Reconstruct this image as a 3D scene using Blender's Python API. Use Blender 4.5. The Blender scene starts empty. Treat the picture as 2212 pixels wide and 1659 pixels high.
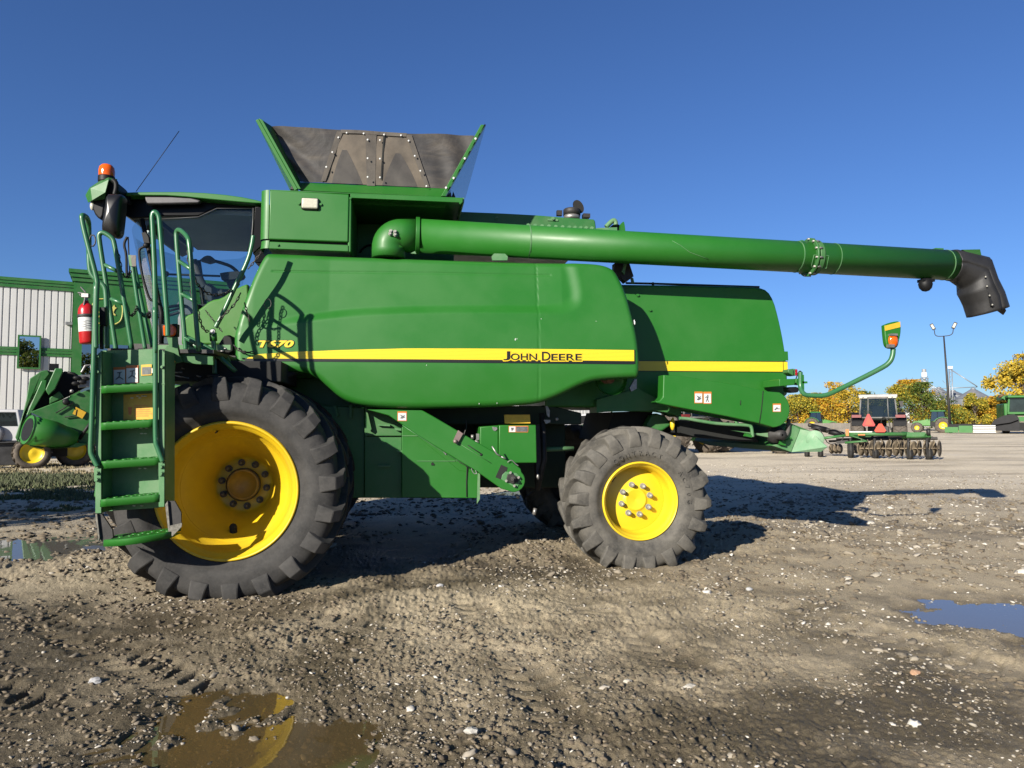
import bpy, bmesh, math, random
import numpy as np
from mathutils import Vector, Matrix, Quaternion
R = math.radians
sc = bpy.context.scene
COL = sc.collection
random.seed(7)
F = 1534.0; CU, CV = 1106.0, 829.5
CAMLOC = Vector((0, -6.1, 1.48)); YAW = R(8.7); PITCH = R(2.93)
_rot = Matrix.Rotation(-YAW, 3, 'Z') @ Matrix.Rotation(PITCH, 3, 'X')

def ray(u, v):
    return _rot @ Vector(((u-CU)/F, 1.0, (CV-v)/F))
def PY(u, v, Y):                                  # point seen at u,v standing on the plane y = Y
    d = ray(u, v); return CAMLOC + d*((Y-CAMLOC.y)/d.y)
G0 = .055                                         # level of the yard
def PZ(u, v, z=G0):
    d = ray(u, v); return CAMLOC + d*((z-CAMLOC.z)/d.z)
class Crop:
    def __init__(s, x0, y0, k): s.x0, s.y0, s.k = x0, y0, k
    def uv(s, x, y): return ((s.x0+x*s.k)/1.82278, (s.y0+y*s.k)/1.82278)
    def __call__(s, x, y, Y): return PY(*s.uv(x, y), Y)
    def L(s, pts, Y): return [s(x, y, Y) for x, y in pts]
c1 = Crop(250,600,.4823); c2 = Crop(0,1000,.7538); c3 = Crop(950,400,.4747); c4 = Crop(450,1400,.6028)
c5 = Crop(1250,1400,.4521); c6 = Crop(1900,750,.3617); c7 = Crop(2100,1400,.5424); c8 = Crop(3000,850,.4666)
c9 = Crop(2950,1400,.4892); c10 = Crop(3300,1500,.3309); c11 = Crop(0,1000,.5423); c12 = Crop(900,950,.7685)
c13 = Crop(600,1300,.18083); c14 = Crop(2200,1580,.27125); c15 = Crop(3080,1400,.18077); c16 = Crop(2750,1560,.27125)
U = Crop(0,0,1.82278)

# ------------------------------------------------------------------ materials
def nd(nt, t, **kw):
    n = nt.nodes.new(t)
    for k, v in kw.items(): setattr(n, k, v)
    return n
def base_mat(name):
    m = bpy.data.materials.new(name); m.use_nodes = True
    nt = m.node_tree; b = nt.nodes['Principled BSDF']
    return m, nt, b
def coords(nt, kind='Object'):
    return nd(nt, 'ShaderNodeTexCoord').outputs[kind]
def noise(nt, vec, scale, detail=4, rough=.55, dist=0):
    n = nd(nt, 'ShaderNodeTexNoise'); n.inputs['Scale'].default_value = scale
    n.inputs['Detail'].default_value = detail; n.inputs['Roughness'].default_value = rough
    n.inputs['Distortion'].default_value = dist
    nt.links.new(vec, n.inputs['Vector']); return n.outputs['Fac']
def ramp(nt, fac, stops):
    r = nd(nt, 'ShaderNodeValToRGB'); e = r.color_ramp.elements
    while len(e) < len(stops): e.new(.5)
    for i, (p, c) in enumerate(stops):
        e[i].position = p; e[i].color = (*c, 1) if len(c) == 3 else c
    nt.links.new(fac, r.inputs['Fac']); return r.outputs['Color']
def mapr(nt, fac, a, b, c, d):
    m = nd(nt, 'ShaderNodeMapRange'); nt.links.new(fac, m.inputs[0])
    for i, v in enumerate((a, b, c, d)): m.inputs[i+1].default_value = v
    return m.outputs[0]
def mixc(nt, fac, a, b, mode='MIX'):
    m = nd(nt, 'ShaderNodeMix', data_type='RGBA', blend_type=mode)
    for sock, v in ((m.inputs[0], fac), (m.inputs[6], a), (m.inputs[7], b)):
        if hasattr(v, 'links') or isinstance(v, bpy.types.NodeSocket): nt.links.new(v, sock)
        elif isinstance(v, (int, float)): sock.default_value = v
        else: sock.default_value = (*v, 1)
    return m.outputs[2]
def bump(nt, b, h, strength=.2, dist=.01):
    n = nd(nt, 'ShaderNodeBump'); n.inputs['Strength'].default_value = strength
    n.inputs['Distance'].default_value = dist
    nt.links.new(h, n.inputs['Height']); nt.links.new(n.outputs[0], b.inputs['Normal']); return n

ALB = .62
def alb(c): return tuple(x*ALB for x in c)
def paint(name, col, rough=.38, dust=.25, dustcol=(.28,.26,.2), coat=.25, metal=0, scale=1.0, wave=.0):
    col = alb(col); dustcol = alb(dustcol)
    m, nt, b = base_mat(name); v = coords(nt)
    n1 = noise(nt, v, 1.7*scale, 6, .62); n2 = noise(nt, v, 38*scale, 5, .7)
    f = mapr(nt, n1, .42, .75, 0, dust)
    f2 = mapr(nt, n2, .55, .8, 0, dust*.6)
    ad = nd(nt, 'ShaderNodeMath', operation='ADD'); nt.links.new(f, ad.inputs[0]); nt.links.new(f2, ad.inputs[1])
    c = mixc(nt, ad.outputs[0], col, dustcol)
    nt.links.new(c, b.inputs['Base Color'])
    nt.links.new(mapr(nt, n1, .3, .75, rough*.85, min(1, rough*1.35)), b.inputs['Roughness'])
    b.inputs['Metallic'].default_value = metal; b.inputs['Specular IOR Level'].default_value = .36
    b.inputs['Coat Weight'].default_value = coat; b.inputs['Coat Roughness'].default_value = .3
    n3 = noise(nt, v, 2.2, 2, .5)
    bump(nt, b, n3, wave if wave else .05, .02)
    return m
def plain(name, col, rough=.6, metal=0, var=.25, scale=8, bmp=.1):
    col = alb(col)
    m, nt, b = base_mat(name); v = coords(nt)
    n = noise(nt, v, scale, 5, .6)
    c = mixc(nt, mapr(nt, n, .3, .7, 0, 1), tuple(x*(1-var) for x in col), tuple(min(1, x*(1+var)) for x in col))
    nt.links.new(c, b.inputs['Base Color']); b.inputs['Roughness'].default_value = rough
    b.inputs['Metallic'].default_value = metal
    if bmp: bump(nt, b, noise(nt, v, scale*6, 4, .6), bmp, .004)
    return m
def rubber(name, col, dustc, amt):
    col = alb(col); dustc = alb(dustc)
    m, nt, b = base_mat(name); v = coords(nt)
    n1 = noise(nt, v, 5, 8, .7); n2 = noise(nt, v, 60, 4, .7)
    f = mapr(nt, n1, .32, .68, 0, amt)
    c = mixc(nt, f, col, dustc)
    c2 = mixc(nt, mapr(nt, n2, .5, .75, 0, amt*.6), c, dustc)
    nt.links.new(c2, b.inputs['Base Color']); b.inputs['Roughness'].default_value = .78
    b.inputs['Specular IOR Level'].default_value = .35
    bump(nt, b, n2, .25, .004); return m
def facing_fresnel(nt, f0, boost=0.0):
    lw = nd(nt, 'ShaderNodeLayerWeight'); lw.inputs['Blend'].default_value = .5
    pw = nd(nt, 'ShaderNodeMath', operation='POWER'); nt.links.new(lw.outputs['Facing'], pw.inputs[0]); pw.inputs[1].default_value = 5
    ma = nd(nt, 'ShaderNodeMath', operation='MULTIPLY_ADD'); nt.links.new(pw.outputs[0], ma.inputs[0]); ma.inputs[1].default_value = 1-f0; ma.inputs[2].default_value = f0+boost; ma.use_clamp = True
    return ma.outputs[0]
def glassy(name, tint, gloss_boost=0.0, transp=(1,1,1)):
    m = bpy.data.materials.new(name); m.use_nodes = True; nt = m.node_tree; nt.nodes.clear()
    o = nd(nt, 'ShaderNodeOutputMaterial'); t = nd(nt, 'ShaderNodeBsdfTransparent'); t.inputs[0].default_value = (*tint, 1)
    g = nd(nt, 'ShaderNodeBsdfGlossy'); g.inputs['Roughness'].default_value = .01
    mx = nd(nt, 'ShaderNodeMixShader'); nt.links.new(facing_fresnel(nt, .04, gloss_boost), mx.inputs[0])
    nt.links.new(t.outputs[0], mx.inputs[1]); nt.links.new(g.outputs[0], mx.inputs[2]); nt.links.new(mx.outputs[0], o.inputs[0])
    return m

GREEN = (.018,.160,.014)
M = {}
M['green'] = paint('green_paint', GREEN, .46, .11, (.09,.25,.08), coat=.12, wave=.05)
M['greenrough'] = paint('green_paint_worn', (.03,.165,.035), .5, .22, coat=.1, scale=2)
M['greendust'] = paint('green_paint_dusty', (.085,.24,.09), .55, .5, (.28,.38,.24), coat=.05, scale=3)
M['seal'] = plain('window_seal', (.05,.05,.052), .5)
M['palegreen'] = paint('green_paint_worn_sunlit', (.21,.40,.23), .5, .4, (.5,.55,.42), coat=.05, scale=5)  # pale worn green, lightened to put sunlight into the tailboard wing
M['cabblack'] = plain('cab_black', (.003,.003,.0035), .35, scale=4, bmp=0)
M['cabblack'].node_tree.nodes['Principled BSDF'].inputs['Specular IOR Level'].default_value = .15
M['mudtyre'] = rubber('muddy_tyre', (.05,.042,.034), (.16,.13,.1), 1)
M['greenrail'] = paint('rail_paint', (.03,.16,.06), .33, .12, coat=.3)
M['yellow'] = paint('yellow_paint', (.80,.53,.015), .42, .30, (.30,.19,.05), coat=.15, scale=2.2)
M['yellowbright'] = paint('yellow_paint_bright', (.88,.62,.02), .38, .05, (.4,.3,.1), coat=.3)
M['rubber'] = rubber('rubber_black', (.016,.016,.016), (.075,.071,.066), .8)
M['rubberdusty'] = rubber('rubber_dusty', (.05,.048,.043), (.17,.157,.132), 1)
M['blackplastic'] = plain('black_plastic', (.009,.009,.01), .55, scale=5, bmp=.03)
M['blackplastic'].node_tree.nodes['Principled BSDF'].inputs['Specular IOR Level'].default_value = .22
M['darkmetal'] = plain('dark_metal', (.03,.028,.026), .6, .2, .5, 14, .2)
M['blackgap'] = plain('black_cavity', (.008,.009,.008), .85)
M['steel'] = plain('steel', (.38,.37,.35), .45, .7, .3, 20)
M['zinc'] = plain('zinc_bolt', (.42,.41,.36), .5, .35, .3, 40)
M['rust'] = plain('rusty_steel', (.16,.08,.04), .8, .1, .5, 18, .3)
M['white'] = plain('white_decal', (.72,.72,.7), .5, 0, .08, 30, 0)
M['decalorange'] = plain('orange_decal', (.75,.2,.03), .5, 0, .1, 30, 0)
M['decalyellow'] = plain('yellow_decal', (.75,.45,.03), .5, 0, .12, 30, 0)
M['decalblack'] = plain('black_decal', (.01,.01,.01), .4, 0, .1, 30, 0)
M['decalink'] = plain('printed_ink', (.12,.13,.13), .5, 0, .4, 50, 0)
M['red'] = plain('extinguisher_red', (.5,.012,.015), .3, 0, .08, 10, 0)
M['redlamp'] = plain('red_lens', (.35,.01,.02), .15, 0, .1, 10, 0)
M['chain'] = plain('chain_steel', (.06,.055,.05), .55, .5, .4, 40)
M['liner'] = plain('headliner_grey', (.5,.51,.5), .8, 0, .1, 3)
M['seat'] = plain('seat_fabric', (.05,.05,.052), .8, 0, .2, 10)
M['glass'] = glassy('cab_glass', (.70,.80,.82), .0)
M['glassfront'] = glassy('windscreen_glass', (.66,.77,.8), .12)
M['amber'] = plain('amber_lens', (.85,.13,.006), .12, 0, .15, 14, .1)
M['lamp'] = plain('lamp_lens', (.62,.6,.48), .2, 0, .1, 60, .2)
def stripe_mat():
    m, nt, b = base_mat('yellow_stripe'); v = coords(nt)
    sx = nd(nt, 'ShaderNodeSeparateXYZ'); nt.links.new(v, sx.inputs[0])
    mm = nd(nt, 'ShaderNodeMath', operation='MULTIPLY'); mm.inputs[1].default_value = 76; nt.links.new(sx.outputs[2], mm.inputs[0])
    fr = nd(nt, 'ShaderNodeMath', operation='FRACT'); nt.links.new(mm.outputs[0], fr.inputs[0])
    c = ramp(nt, fr.outputs[0], [(0,(.34,.235,.01)),(.16,(.34,.235,.01)),(.24,(.58,.435,.016)),(1,(.58,.435,.016))])
    nt.links.new(c, b.inputs['Base Color']); b.inputs['Roughness'].default_value = .35; return m
M['stripe'] = stripe_mat()
def tarp_mat():
    m, nt, b = base_mat('tarp_fabric'); v = coords(nt)
    mp = nd(nt, 'ShaderNodeMapping'); mp.inputs['Scale'].default_value = (.55, 1, 1.6); nt.links.new(v, mp.inputs[0])
    n = noise(nt, mp.outputs[0], 3.2, 8, .68, .5)
    c = ramp(nt, n, [(.3,(.012,.0115,.011)),(.48,(.026,.023,.021)),(.6,(.045,.038,.031)),(.78,(.08,.066,.05))])
    nt.links.new(c, b.inputs['Base Color']); b.inputs['Roughness'].default_value = .5
    bump(nt, b, noise(nt, v, 3.5, 3, .45, .8), .22, .04); return m
M['tarp'] = tarp_mat()
M['tarpstrap'] = plain('tarp_strap', (.095,.08,.063), .6, 0, .3, 9, .1)
M['tarpcentre'] = plain('tarp_centre', (.125,.10,.072), .65, 0, .45, 4, .1)
M['tarpdark'] = plain('tarp_dark', (.06,.052,.045), .6, 0, .4, 6, .1)
M['sheenpanel'] = plain('cover_panel_sky_tint', (.035,.05,.08), .2, 0, .5, 3, .6)  # blue in the base colour stands for sky reflected in the cover

# ------------------------------------------------------------------ mesh helpers
class MB:
    def __init__(s): s.v = []; s.f = []; s.sm = []; s.mi = []; s.m = 0
    def add(s, vs, fs, smooth=False):
        o = len(s.v); s.v += [tuple(v) for v in vs]
        for f in fs: s.f.append([i+o for i in f]); s.sm.append(smooth); s.mi.append(s.m)
        return s
    def box(s, c, size, rot=None):
        c = Vector(c); h = Vector(size)/2; vs = []
        for x in (-1,1):
            for y in (-1,1):
                for z in (-1,1):
                    p = Vector((x*h.x, y*h.y, z*h.z)); p = rot @ p if rot is not None else p; vs.append(c+p)
        return s.add(vs, [(0,1,3,2),(4,6,7,5),(0,4,5,1),(2,3,7,6),(0,2,6,4),(1,5,7,3)])
    def bb(s, x0, x1, y0, y1, z0, z1): return s.box(((x0+x1)/2,(y0+y1)/2,(z0+z1)/2), (abs(x1-x0),abs(y1-y0),abs(z1-z0)))
    def prism(s, pts, dy, dirv=(0,1,0)):           # polygon of 3D points thickened along dirv
        pts = [Vector(p) for p in pts]; d = Vector(dirv)*dy; n = len(pts)
        vs = pts+[p+d for p in pts]
        fs = [list(range(n)), list(range(2*n-1, n-1, -1))]+[[i, i+n, (i+1)%n+n, (i+1)%n] for i in range(n)]
        return s.add(vs, fs)
    def tube(s, pts, r, n=10, caps=True, closed=False):
        pts = [Vector(p) for p in pts]; N = len(pts)
        rs = r if isinstance(r, (list, tuple)) else [r]*N
        tang = []
        for i in range(N):
            a = pts[(i-1)%N] if (closed or i > 0) else pts[i]; b = pts[(i+1)%N] if (closed or i < N-1) else pts[i]
            t = (b-a); tang.append(t.normalized() if t.length > 1e-9 else Vector((0,0,1)))
        up = Vector((0,0,1)) if abs(tang[0].z) < .9 else Vector((1,0,0))
        nx = tang[0].cross(up).normalized(); vs = []
        for i in range(N):
            t = tang[i]; nx = (nx - t*nx.dot(t)).normalized(); ny = t.cross(nx)
            k = 1.0
            if 0 < i < N-1:
                a = (pts[i]-pts[i-1]).normalized(); cs = max(.5, a.dot(t)); k = 1/cs
                k = min(k, 1.25)
            for j in range(n):
                an = 2*math.pi*j/n; vs.append(pts[i]+(nx*math.cos(an)+ny*math.sin(an))*rs[i]*k)
        fs = []
        for i in range(N if closed else N-1):
            i2 = (i+1)%N
            for j in range(n): fs.append((i*n+j, i*n+(j+1)%n, i2*n+(j+1)%n, i2*n+j))
        s.add(vs, fs, True)
        if caps and not closed:
            o = len(s.v)-len(vs)
            s.f.append([o+j for j in range(n)][::-1]); s.sm.append(False); s.mi.append(s.m)
            s.f.append([o+(N-1)*n+j for j in range(n)]); s.sm.append(False); s.mi.append(s.m)
        return s
    def lathe(s, prof, c=(0,0,0), n=64, axis='Y', sharp=False):  # prof: (radius, along axis)
        vs = []; fs = []; c = Vector(c); K = len(prof)
        for i in range(n):
            a = 2*math.pi*i/n; ca, sa = math.cos(a), math.sin(a)
            for r, y in prof:
                if axis == 'Y': vs.append(c+Vector((r*ca, y, r*sa)))
                elif axis == 'Z': vs.append(c+Vector((r*ca, r*sa, y)))
                else: vs.append(c+Vector((y, r*ca, r*sa)))
        for i in range(n):
            i2 = (i+1)%n
            for k in range(K-1): fs.append((i*K+k, i2*K+k, i2*K+k+1, i*K+k+1))
        s.add(vs, fs, not sharp); return s
    def grid(s, rows, smooth=True):
        n = len(rows[0]); vs = [p for r in rows for p in r]
        return s.add(vs, [(i*n+j, i*n+j+1, (i+1)*n+j+1, (i+1)*n+j) for i in range(len(rows)-1) for j in range(n-1)], smooth)
    def sphere(s, c, r, n=12, sc_=(1,1,1)):
        c = Vector(c); vs = []; fs = []
        for i in range(n//2+1):
            th = math.pi*i/(n//2)
            for j in range(n):
                a = 2*math.pi*j/n; vs.append(c+Vector((r*sc_[0]*math.sin(th)*math.cos(a), r*sc_[1]*math.sin(th)*math.sin(a), r*sc_[2]*math.cos(th))))
        for i in range(n//2):
            for j in range(n): fs.append((i*n+j, (i+1)*n+j, (i+1)*n+(j+1)%n, i*n+(j+1)%n))
        return s.add(vs, fs, True)
    def build(s, name, mat, parent=None, bevel=0, seg=2, fixn=True, merge=False):
        me = bpy.data.meshes.new(name); me.from_pydata(s.v, [], s.f)
        me.polygons.foreach_set('use_smooth', s.sm)
        mats = mat if isinstance(mat, (list, tuple)) else [mat]
        for mm in mats: me.materials.append(M[mm] if isinstance(mm, str) else mm)
        if len(mats) > 1: me.polygons.foreach_set('material_index', s.mi)
        me.update()
        if fixn or merge:
            b = bmesh.new(); b.from_mesh(me)
            if merge: bmesh.ops.remove_doubles(b, verts=b.verts, dist=1e-5)
            if fixn: bmesh.ops.recalc_face_normals(b, faces=b.faces)
            b.to_mesh(me); b.free()
        o = bpy.data.objects.new(name, me); COL.objects.link(o)
        if parent is not None: setpar(o, parent)
        if bevel:
            md = o.modifiers.new('bevel', 'BEVEL'); md.width = bevel; md.segments = seg; md.limit_method = 'ANGLE'; md.angle_limit = R(35)
            md.harden_normals = False
            for p in me.polygons: p.use_smooth = True
            try: me.set_sharp_from_angle(angle=R(40))
            except Exception: pass
            w = o.modifiers.new('wn', 'WEIGHTED_NORMAL'); w.keep_sharp = True
        return o
def worldmat(o):
    m = o.matrix_basis.copy(); p = o.parent
    while p is not None: m = p.matrix_basis @ m; p = p.parent
    return m
def setpar(o, p):                                  # meshes are written in world space: keep them there
    o.parent = p; o.matrix_parent_inverse = Matrix.Identity(4)
    o.matrix_basis = worldmat(p).inverted() @ o.matrix_basis
def tag(o, label=None, cat=None, group=None, kind=None):
    if label: o['label'] = label
    if cat: o['category'] = cat
    if group: o['group'] = group
    if kind: o['kind'] = kind
    return o
def empty(name, loc, rz=0):
    o = bpy.data.objects.new(name, None); COL.objects.link(o); o.empty_display_size = .3
    o.location = loc; o.rotation_euler = (0,0,rz); return o
def copy_tree(o, parent=None):
    c = o.copy(); COL.objects.link(c)
    if parent is not None: c.parent = parent
    for ch in [x for x in CH.get(o.name, [])]: copy_tree(ch, c)
    return c
CH = {}
def index_children():
    CH.clear()
    for o in bpy.data.objects:
        if o.parent: CH.setdefault(o.parent.name, []).append(o)
def smooth_path(pts, n=6, it=2, closed=False):     # corner cutting
    pts = [Vector(p) for p in pts]
    for _ in range(it):
        q = [] if closed else [pts[0]]
        rng = range(len(pts)) if closed else range(len(pts)-1)
        for i in rng:
            a, b = pts[i], pts[(i+1)%len(pts)]
            q += [a.lerp(b,.25), a.lerp(b,.75)]
        if not closed: q.append(pts[-1])
        pts = q
    return pts
def bolt(mb, p, r=.011, h=.01, d=(0,-1,0)):
    p = Vector(p); d = Vector(d).normalized()
    mb.tube([p, p+d*h*.4], r*1.5, 10); mb.tube([p+d*h*.4, p+d*h*1.4], r, 6)
def vnoise(x, y, seed=0):                          # value noise, vectorised, 0..1
    rs = np.random.RandomState(seed); T = rs.rand(256, 256)
    xi = np.floor(x).astype(int); yi = np.floor(y).astype(int); fx = x-xi; fy = y-yi
    fx = fx*fx*(3-2*fx); fy = fy*fy*(3-2*fy); a = xi & 255; b = yi & 255; a1 = (a+1) & 255; b1 = (b+1) & 255
    return (T[a,b]*(1-fx)+T[a1,b]*fx)*(1-fy)+(T[a,b1]*(1-fx)+T[a1,b1]*fx)*fy
def fbm(x, y, f, o=4, seed=0, g=.5):
    t = 0; a = 1; s = 0
    for i in range(o):
        t = t+a*vnoise(x*f+17.3*i, y*f+5.1*i, seed+i); s += a; a *= g; f *= 2.03
    return t/s
# ================================================================== COMBINE HARVESTER
combine = tag(empty('combine_harvester', (0, 2.2, 0)), 'huge green combine harvester with folded auger and open grain tank, filling the yard', 'combine harvester')
G = combine
def b(mb, name, mat, parent=None, **kw): return mb.build(name, mat, parent or G, **kw)

# ---- wheels
def tyre_mesh(Rc, rb, w, nl, lugh, rnd=False):
    """carcass + chevron lugs, axis along Y, outer face near y=0"""
    mb = MB(); h = Rc-rb; bul = .055 if not rnd else .045
    half = [(rb-.005,.04),(rb+.01,.012),(rb+.05,-.012),(rb+.3*h,-bul),(rb+.55*h,-bul*1.05),(rb+.78*h,-bul*.75),(rb+.92*h,-bul*.1),(rb+.975*h,.045),(Rc-.002,.13),(Rc,w/2)]
    prof = half+[(r, w-y) for r, y in half[-2::-1]]
    fine = [Vector((r,y,0)) for r, y in prof]; fine = [(p.x,p.y) for p in smooth_path(fine, it=2)]
    mb.lathe(fine, n=96)
    st = [(rb+.52*h,-bul*1.0, 0, .004, 0, .084), (rb+.66*h,-bul*.95, 8, .024, 0, .078), (rb+.84*h,-bul*.55, 35, .05, .0, .070),
          (rb+.95*h,.015, 62, lugh*1.18, .012, .062), (Rc-.008,.075, 82, lugh*1.08, .06, .056), (Rc-.002,.15, 90, lugh, .16, .046), (Rc,w/2+.02, 90, lugh, .33*.9/Rc*.9, .042)]
    if rnd: st = [(a, y, ph, hh*(1.1 if i > 2 else .8), th, hw*.96) for i, (a, y, ph, hh, th, hw) in enumerate(st)]
    for side in (0, 1):
        for k in range(nl):
            t0 = 2*math.pi*(k+.5*side)/nl; secs = []
            for r, y, ph, hh, th, hw in st:
                a = t0+th; p = R(ph); er = Vector((math.cos(a),0,math.sin(a))); et = Vector((-math.sin(a),0,math.cos(a)))
                yy = y if side == 0 else w-y; ey = Vector((0,-1,0)) if side == 0 else Vector((0,1,0))
                nrm = ey*math.cos(p)+er*math.sin(p); base = er*r+Vector((0,yy,0))-nrm*.012
                j = (hash((k, side, round(r,2))) % 7-3)*.0012
                tw = .68 if not rnd else .55
                if rnd: sec = [base-et*hw, base-et*hw*.80+nrm*(hh*.82+.012), base-et*hw*.62+nrm*(hh+.012+j), base+et*hw*.5+nrm*(hh+.012+j), base+et*hw*.72+nrm*(hh*.82+.012), base+et*hw]
                else: sec = [base-et*hw, base-et*hw*.8+nrm*(hh+.01+j), base+et*hw*.72+nrm*(hh+.012+j), base+et*hw*1.05]
                secs.append(sec)
            n = len(secs[0]); vs = [q for s_ in secs for q in s_]
            fs = [(i*n+j, i*n+j+1, (i+1)*n+j+1, (i+1)*n+j) for i in range(len(secs)-1) for j in range(n-1)]
            fs += [list(range(n)), list(range((len(secs)-1)*n, len(secs)*n))[::-1]]
            mb.add(vs, fs, False)
    return mb
def at_wheel(mb, name, mat, wheel, **kw):           # wheel-local mesh
    o = mb.build(name, mat, None, **kw); o.parent = wheel; return o
def wheel_empty(name, loc, ry=0):
    w = empty(name, (0,0,0)); w.parent = G; w.location = Vector(loc)-Vector(G.location); w.rotation_euler = (0, ry, 0); return w

XF = c4(736, 883, 0.0).x; ZF = .905
XR = c7(779.5, 1057, .63).x; ZR = c7(779.5, 1057, .63).z
fw = wheel_empty('front_wheel', (XF, 0, ZF), R(-4)); fw['label'] = 'outer front dual wheel with big yellow dished rim'
RF = .945
at_wheel(tyre_mesh(RF-.05, .556, .52, 20, .056), 'tyre', 'rubber', fw, bevel=.006, seg=1)
mb = MB()
mb.lathe([(.575,.03),(.566,-.004),(.556,-.012),(.546,-.004),(.541,.012),(.528,.03),(.508,.05),(.5,.075),(.497,.16),(.47,.2),(.455,.235),(.447,.25),(.44,.258)], n=96)
mb.lathe([(.441,.258),(.436,.272)], n=96)
mb.lathe([(.436,.272),(.425,.285),(.33,.43),(.265,.60),(.25,.635),(.236,.652),(.19,.655),(.12,.655)], n=96)
mb.lathe([(.575,.03),(.55,.45),(.57,.5)], n=64)
at_wheel(mb, 'rim', 'yellow', fw)
mb = MB(); mb.lathe([(.139,.655),(.139,.58),(.134,.572),(.118,.572),(.117,.585),(.0001,.582)], n=40)
hub = at_wheel(mb, 'hub_cap', paint('hub_paint', (.40,.24,.02), .6, .7, (.10,.07,.035), scale=4), fw)
mb = MB()
mb.lathe([(.143,.63),(.148,.625),(.148,.58),(.14,.573)], n=40)
for k in range(10):
    a = 2*math.pi*(k+.5)/10+R(4); p = (.197*math.cos(a), .655, .197*math.sin(a))
    mb.tube([p, (p[0],.635,p[2])], .031, 12); mb.tube([(p[0],.635,p[2]), (p[0],.603,p[2])], .023, 6); mb.sphere((p[0],.604,p[2]), .02, 8)
at_wheel(mb, 'wheel_nuts', plain('nut_metal', (.13,.12,.1), .6, .3, .4, 30), fw, merge=False)
mb = MB(); a = R(-97)
for d in (-.02, 0, .02, .04): mb.sphere((.385*math.cos(a)+.0, .347, .385*math.sin(a)+d), .034, 10, (1,.5,1.1))
at_wheel(mb, 'hand_hole', 'blackgap', fw)
mb = MB(); a = R(98); mb.tube([(.50*math.cos(a), .1, .5*math.sin(a)), (.485*math.cos(a), .02, .485*math.sin(a))], .006, 8)
at_wheel(mb, 'valve_stem', 'darkmetal', fw)
fw2 = wheel_empty('front_wheel', (XF, .665, ZF), R(5)); fw2['label'] = 'inner front dual wheel behind the outer one'
tm = [o for o in bpy.data.objects if o.name.startswith('tyre') and o.parent == fw][0]
def cp(o, par): 
    c = o.copy(); COL.objects.link(c); c.parent = par; return c
cp(tm, fw2)
mb = MB(); mb.lathe([(.575,.03),(.556,-.012),(.54,.02),(.5,.08),(.5,.42),(.575,.5)], n=64); mb.lathe([(.5,.1),(.46,.02),(.3,.0),(.05,.0)], n=64)
inrim = at_wheel(mb, 'rim', 'yellow', fw2)
for yy, nm in ((4.4-.52, 'far outer'), (4.4-.665-.52, 'far inner')):
    w = wheel_empty('front_wheel', (XF, yy, ZF), R(9)); w['label'] = nm+' front dual wheel in the shade under the machine'
    cp(tm, w); cp(inrim, w)
# rear wheel
rw = wheel_empty('rear_wheel', (XR, .63, ZR), R(3)); rw['label'] = 'dusty grey rear steering wheel with yellow rim'
RR = .728; REARTYRE = at_wheel(tyre_mesh(RR-.048, .372, .50, 18, .050, True), 'tyre', 'rubberdusty', rw, bevel=.008, seg=2)
mb = MB()
mb.lathe([(.39,.03),(.383,-.004),(.375,-.012),(.367,-.004),(.362,.02),(.352,.035),(.338,.05),(.333,.07),(.33,.14),(.318,.17),(.312,.2)], n=80)
mb.lathe([(.318,.205),(.30,.198),(.21,.178),(.14,.165),(.118,.16),(.11,.15),(.102,.145),(.095,.147),(.03,.15),(.012,.156),(.0001,.157)], n=80)
mb.lathe([(.39,.03),(.37,.3),(.39,.47)], n=64)
at_wheel(mb, 'rim', 'yellowbright', rw)
mb = MB()
for k in range(8):
    a = 2*math.pi*k/8+R(18); p = (.152*math.cos(a), .17, .152*math.sin(a))
    mb.tube([p, (p[0],.155,p[2])], .029, 12); mb.tube([(p[0],.155,p[2]), (p[0],.105,p[2])], .0215, 6); mb.sphere((p[0],.107,p[2]), .019, 8)
at_wheel(mb, 'wheel_nuts', 'zinc', rw)
mb = MB(); mb.box((-.26, .13, .2), (.035,.05,.06), Matrix.Rotation(R(35),3,'Y')); at_wheel(mb, 'rim_tag', 'decalblack', rw)
# moulded lettering on the sidewall
def ring_text(s, r, a0, size, step):
    mbt = MB()
    for i, ch in enumerate(s):
        if ch == ' ': continue
        cu = bpy.data.curves.new('t', 'FONT'); cu.body = ch; cu.size = size; cu.extrude = .0012; cu.align_x = 'CENTER'; cu.resolution_u = 2
        ob = bpy.data.objects.new('t', cu); me = ob.to_mesh(); a = a0-step*i
        vs = []
        for v in me.vertices:
            x, y, z = v.co; rr = r+y
            vs.append(Vector((rr*math.cos(a)+x*math.sin(a), z, rr*math.sin(a)-x*math.cos(a))))
        mbt.add([(p.x, -.0535-p.y, p.z) for p in vs], [tuple(f.vertices) for f in me.polygons])
        ob.to_mesh_clear(); bpy.data.objects.remove(ob); bpy.data.curves.remove(cu)
    return mbt
mbt = ring_text('CONTRACT', .455, R(128), .062, R(8.2)); mbt.v += []; 
at_wheel(mbt, 'sidewall_lettering', 'rubberdusty', rw)
at_wheel(ring_text('AC70G', .455, R(38), .066, R(9)), 'sidewall_lettering', 'rubberdusty', rw)
w = wheel_empty('rear_wheel', (XR, 4.4-.63-.5, ZR)); w['label'] = 'far rear wheel in the shade under the machine'
cp(REARTYRE, w); mb = MB(); mb.lathe([(.39,.03),(.36,.1),(.33,.2),(.05,.2)], n=48); at_wheel(mb, 'rim', 'darkmetal', w)  # yellow rim coloured dark for the shade there and for grime

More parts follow.
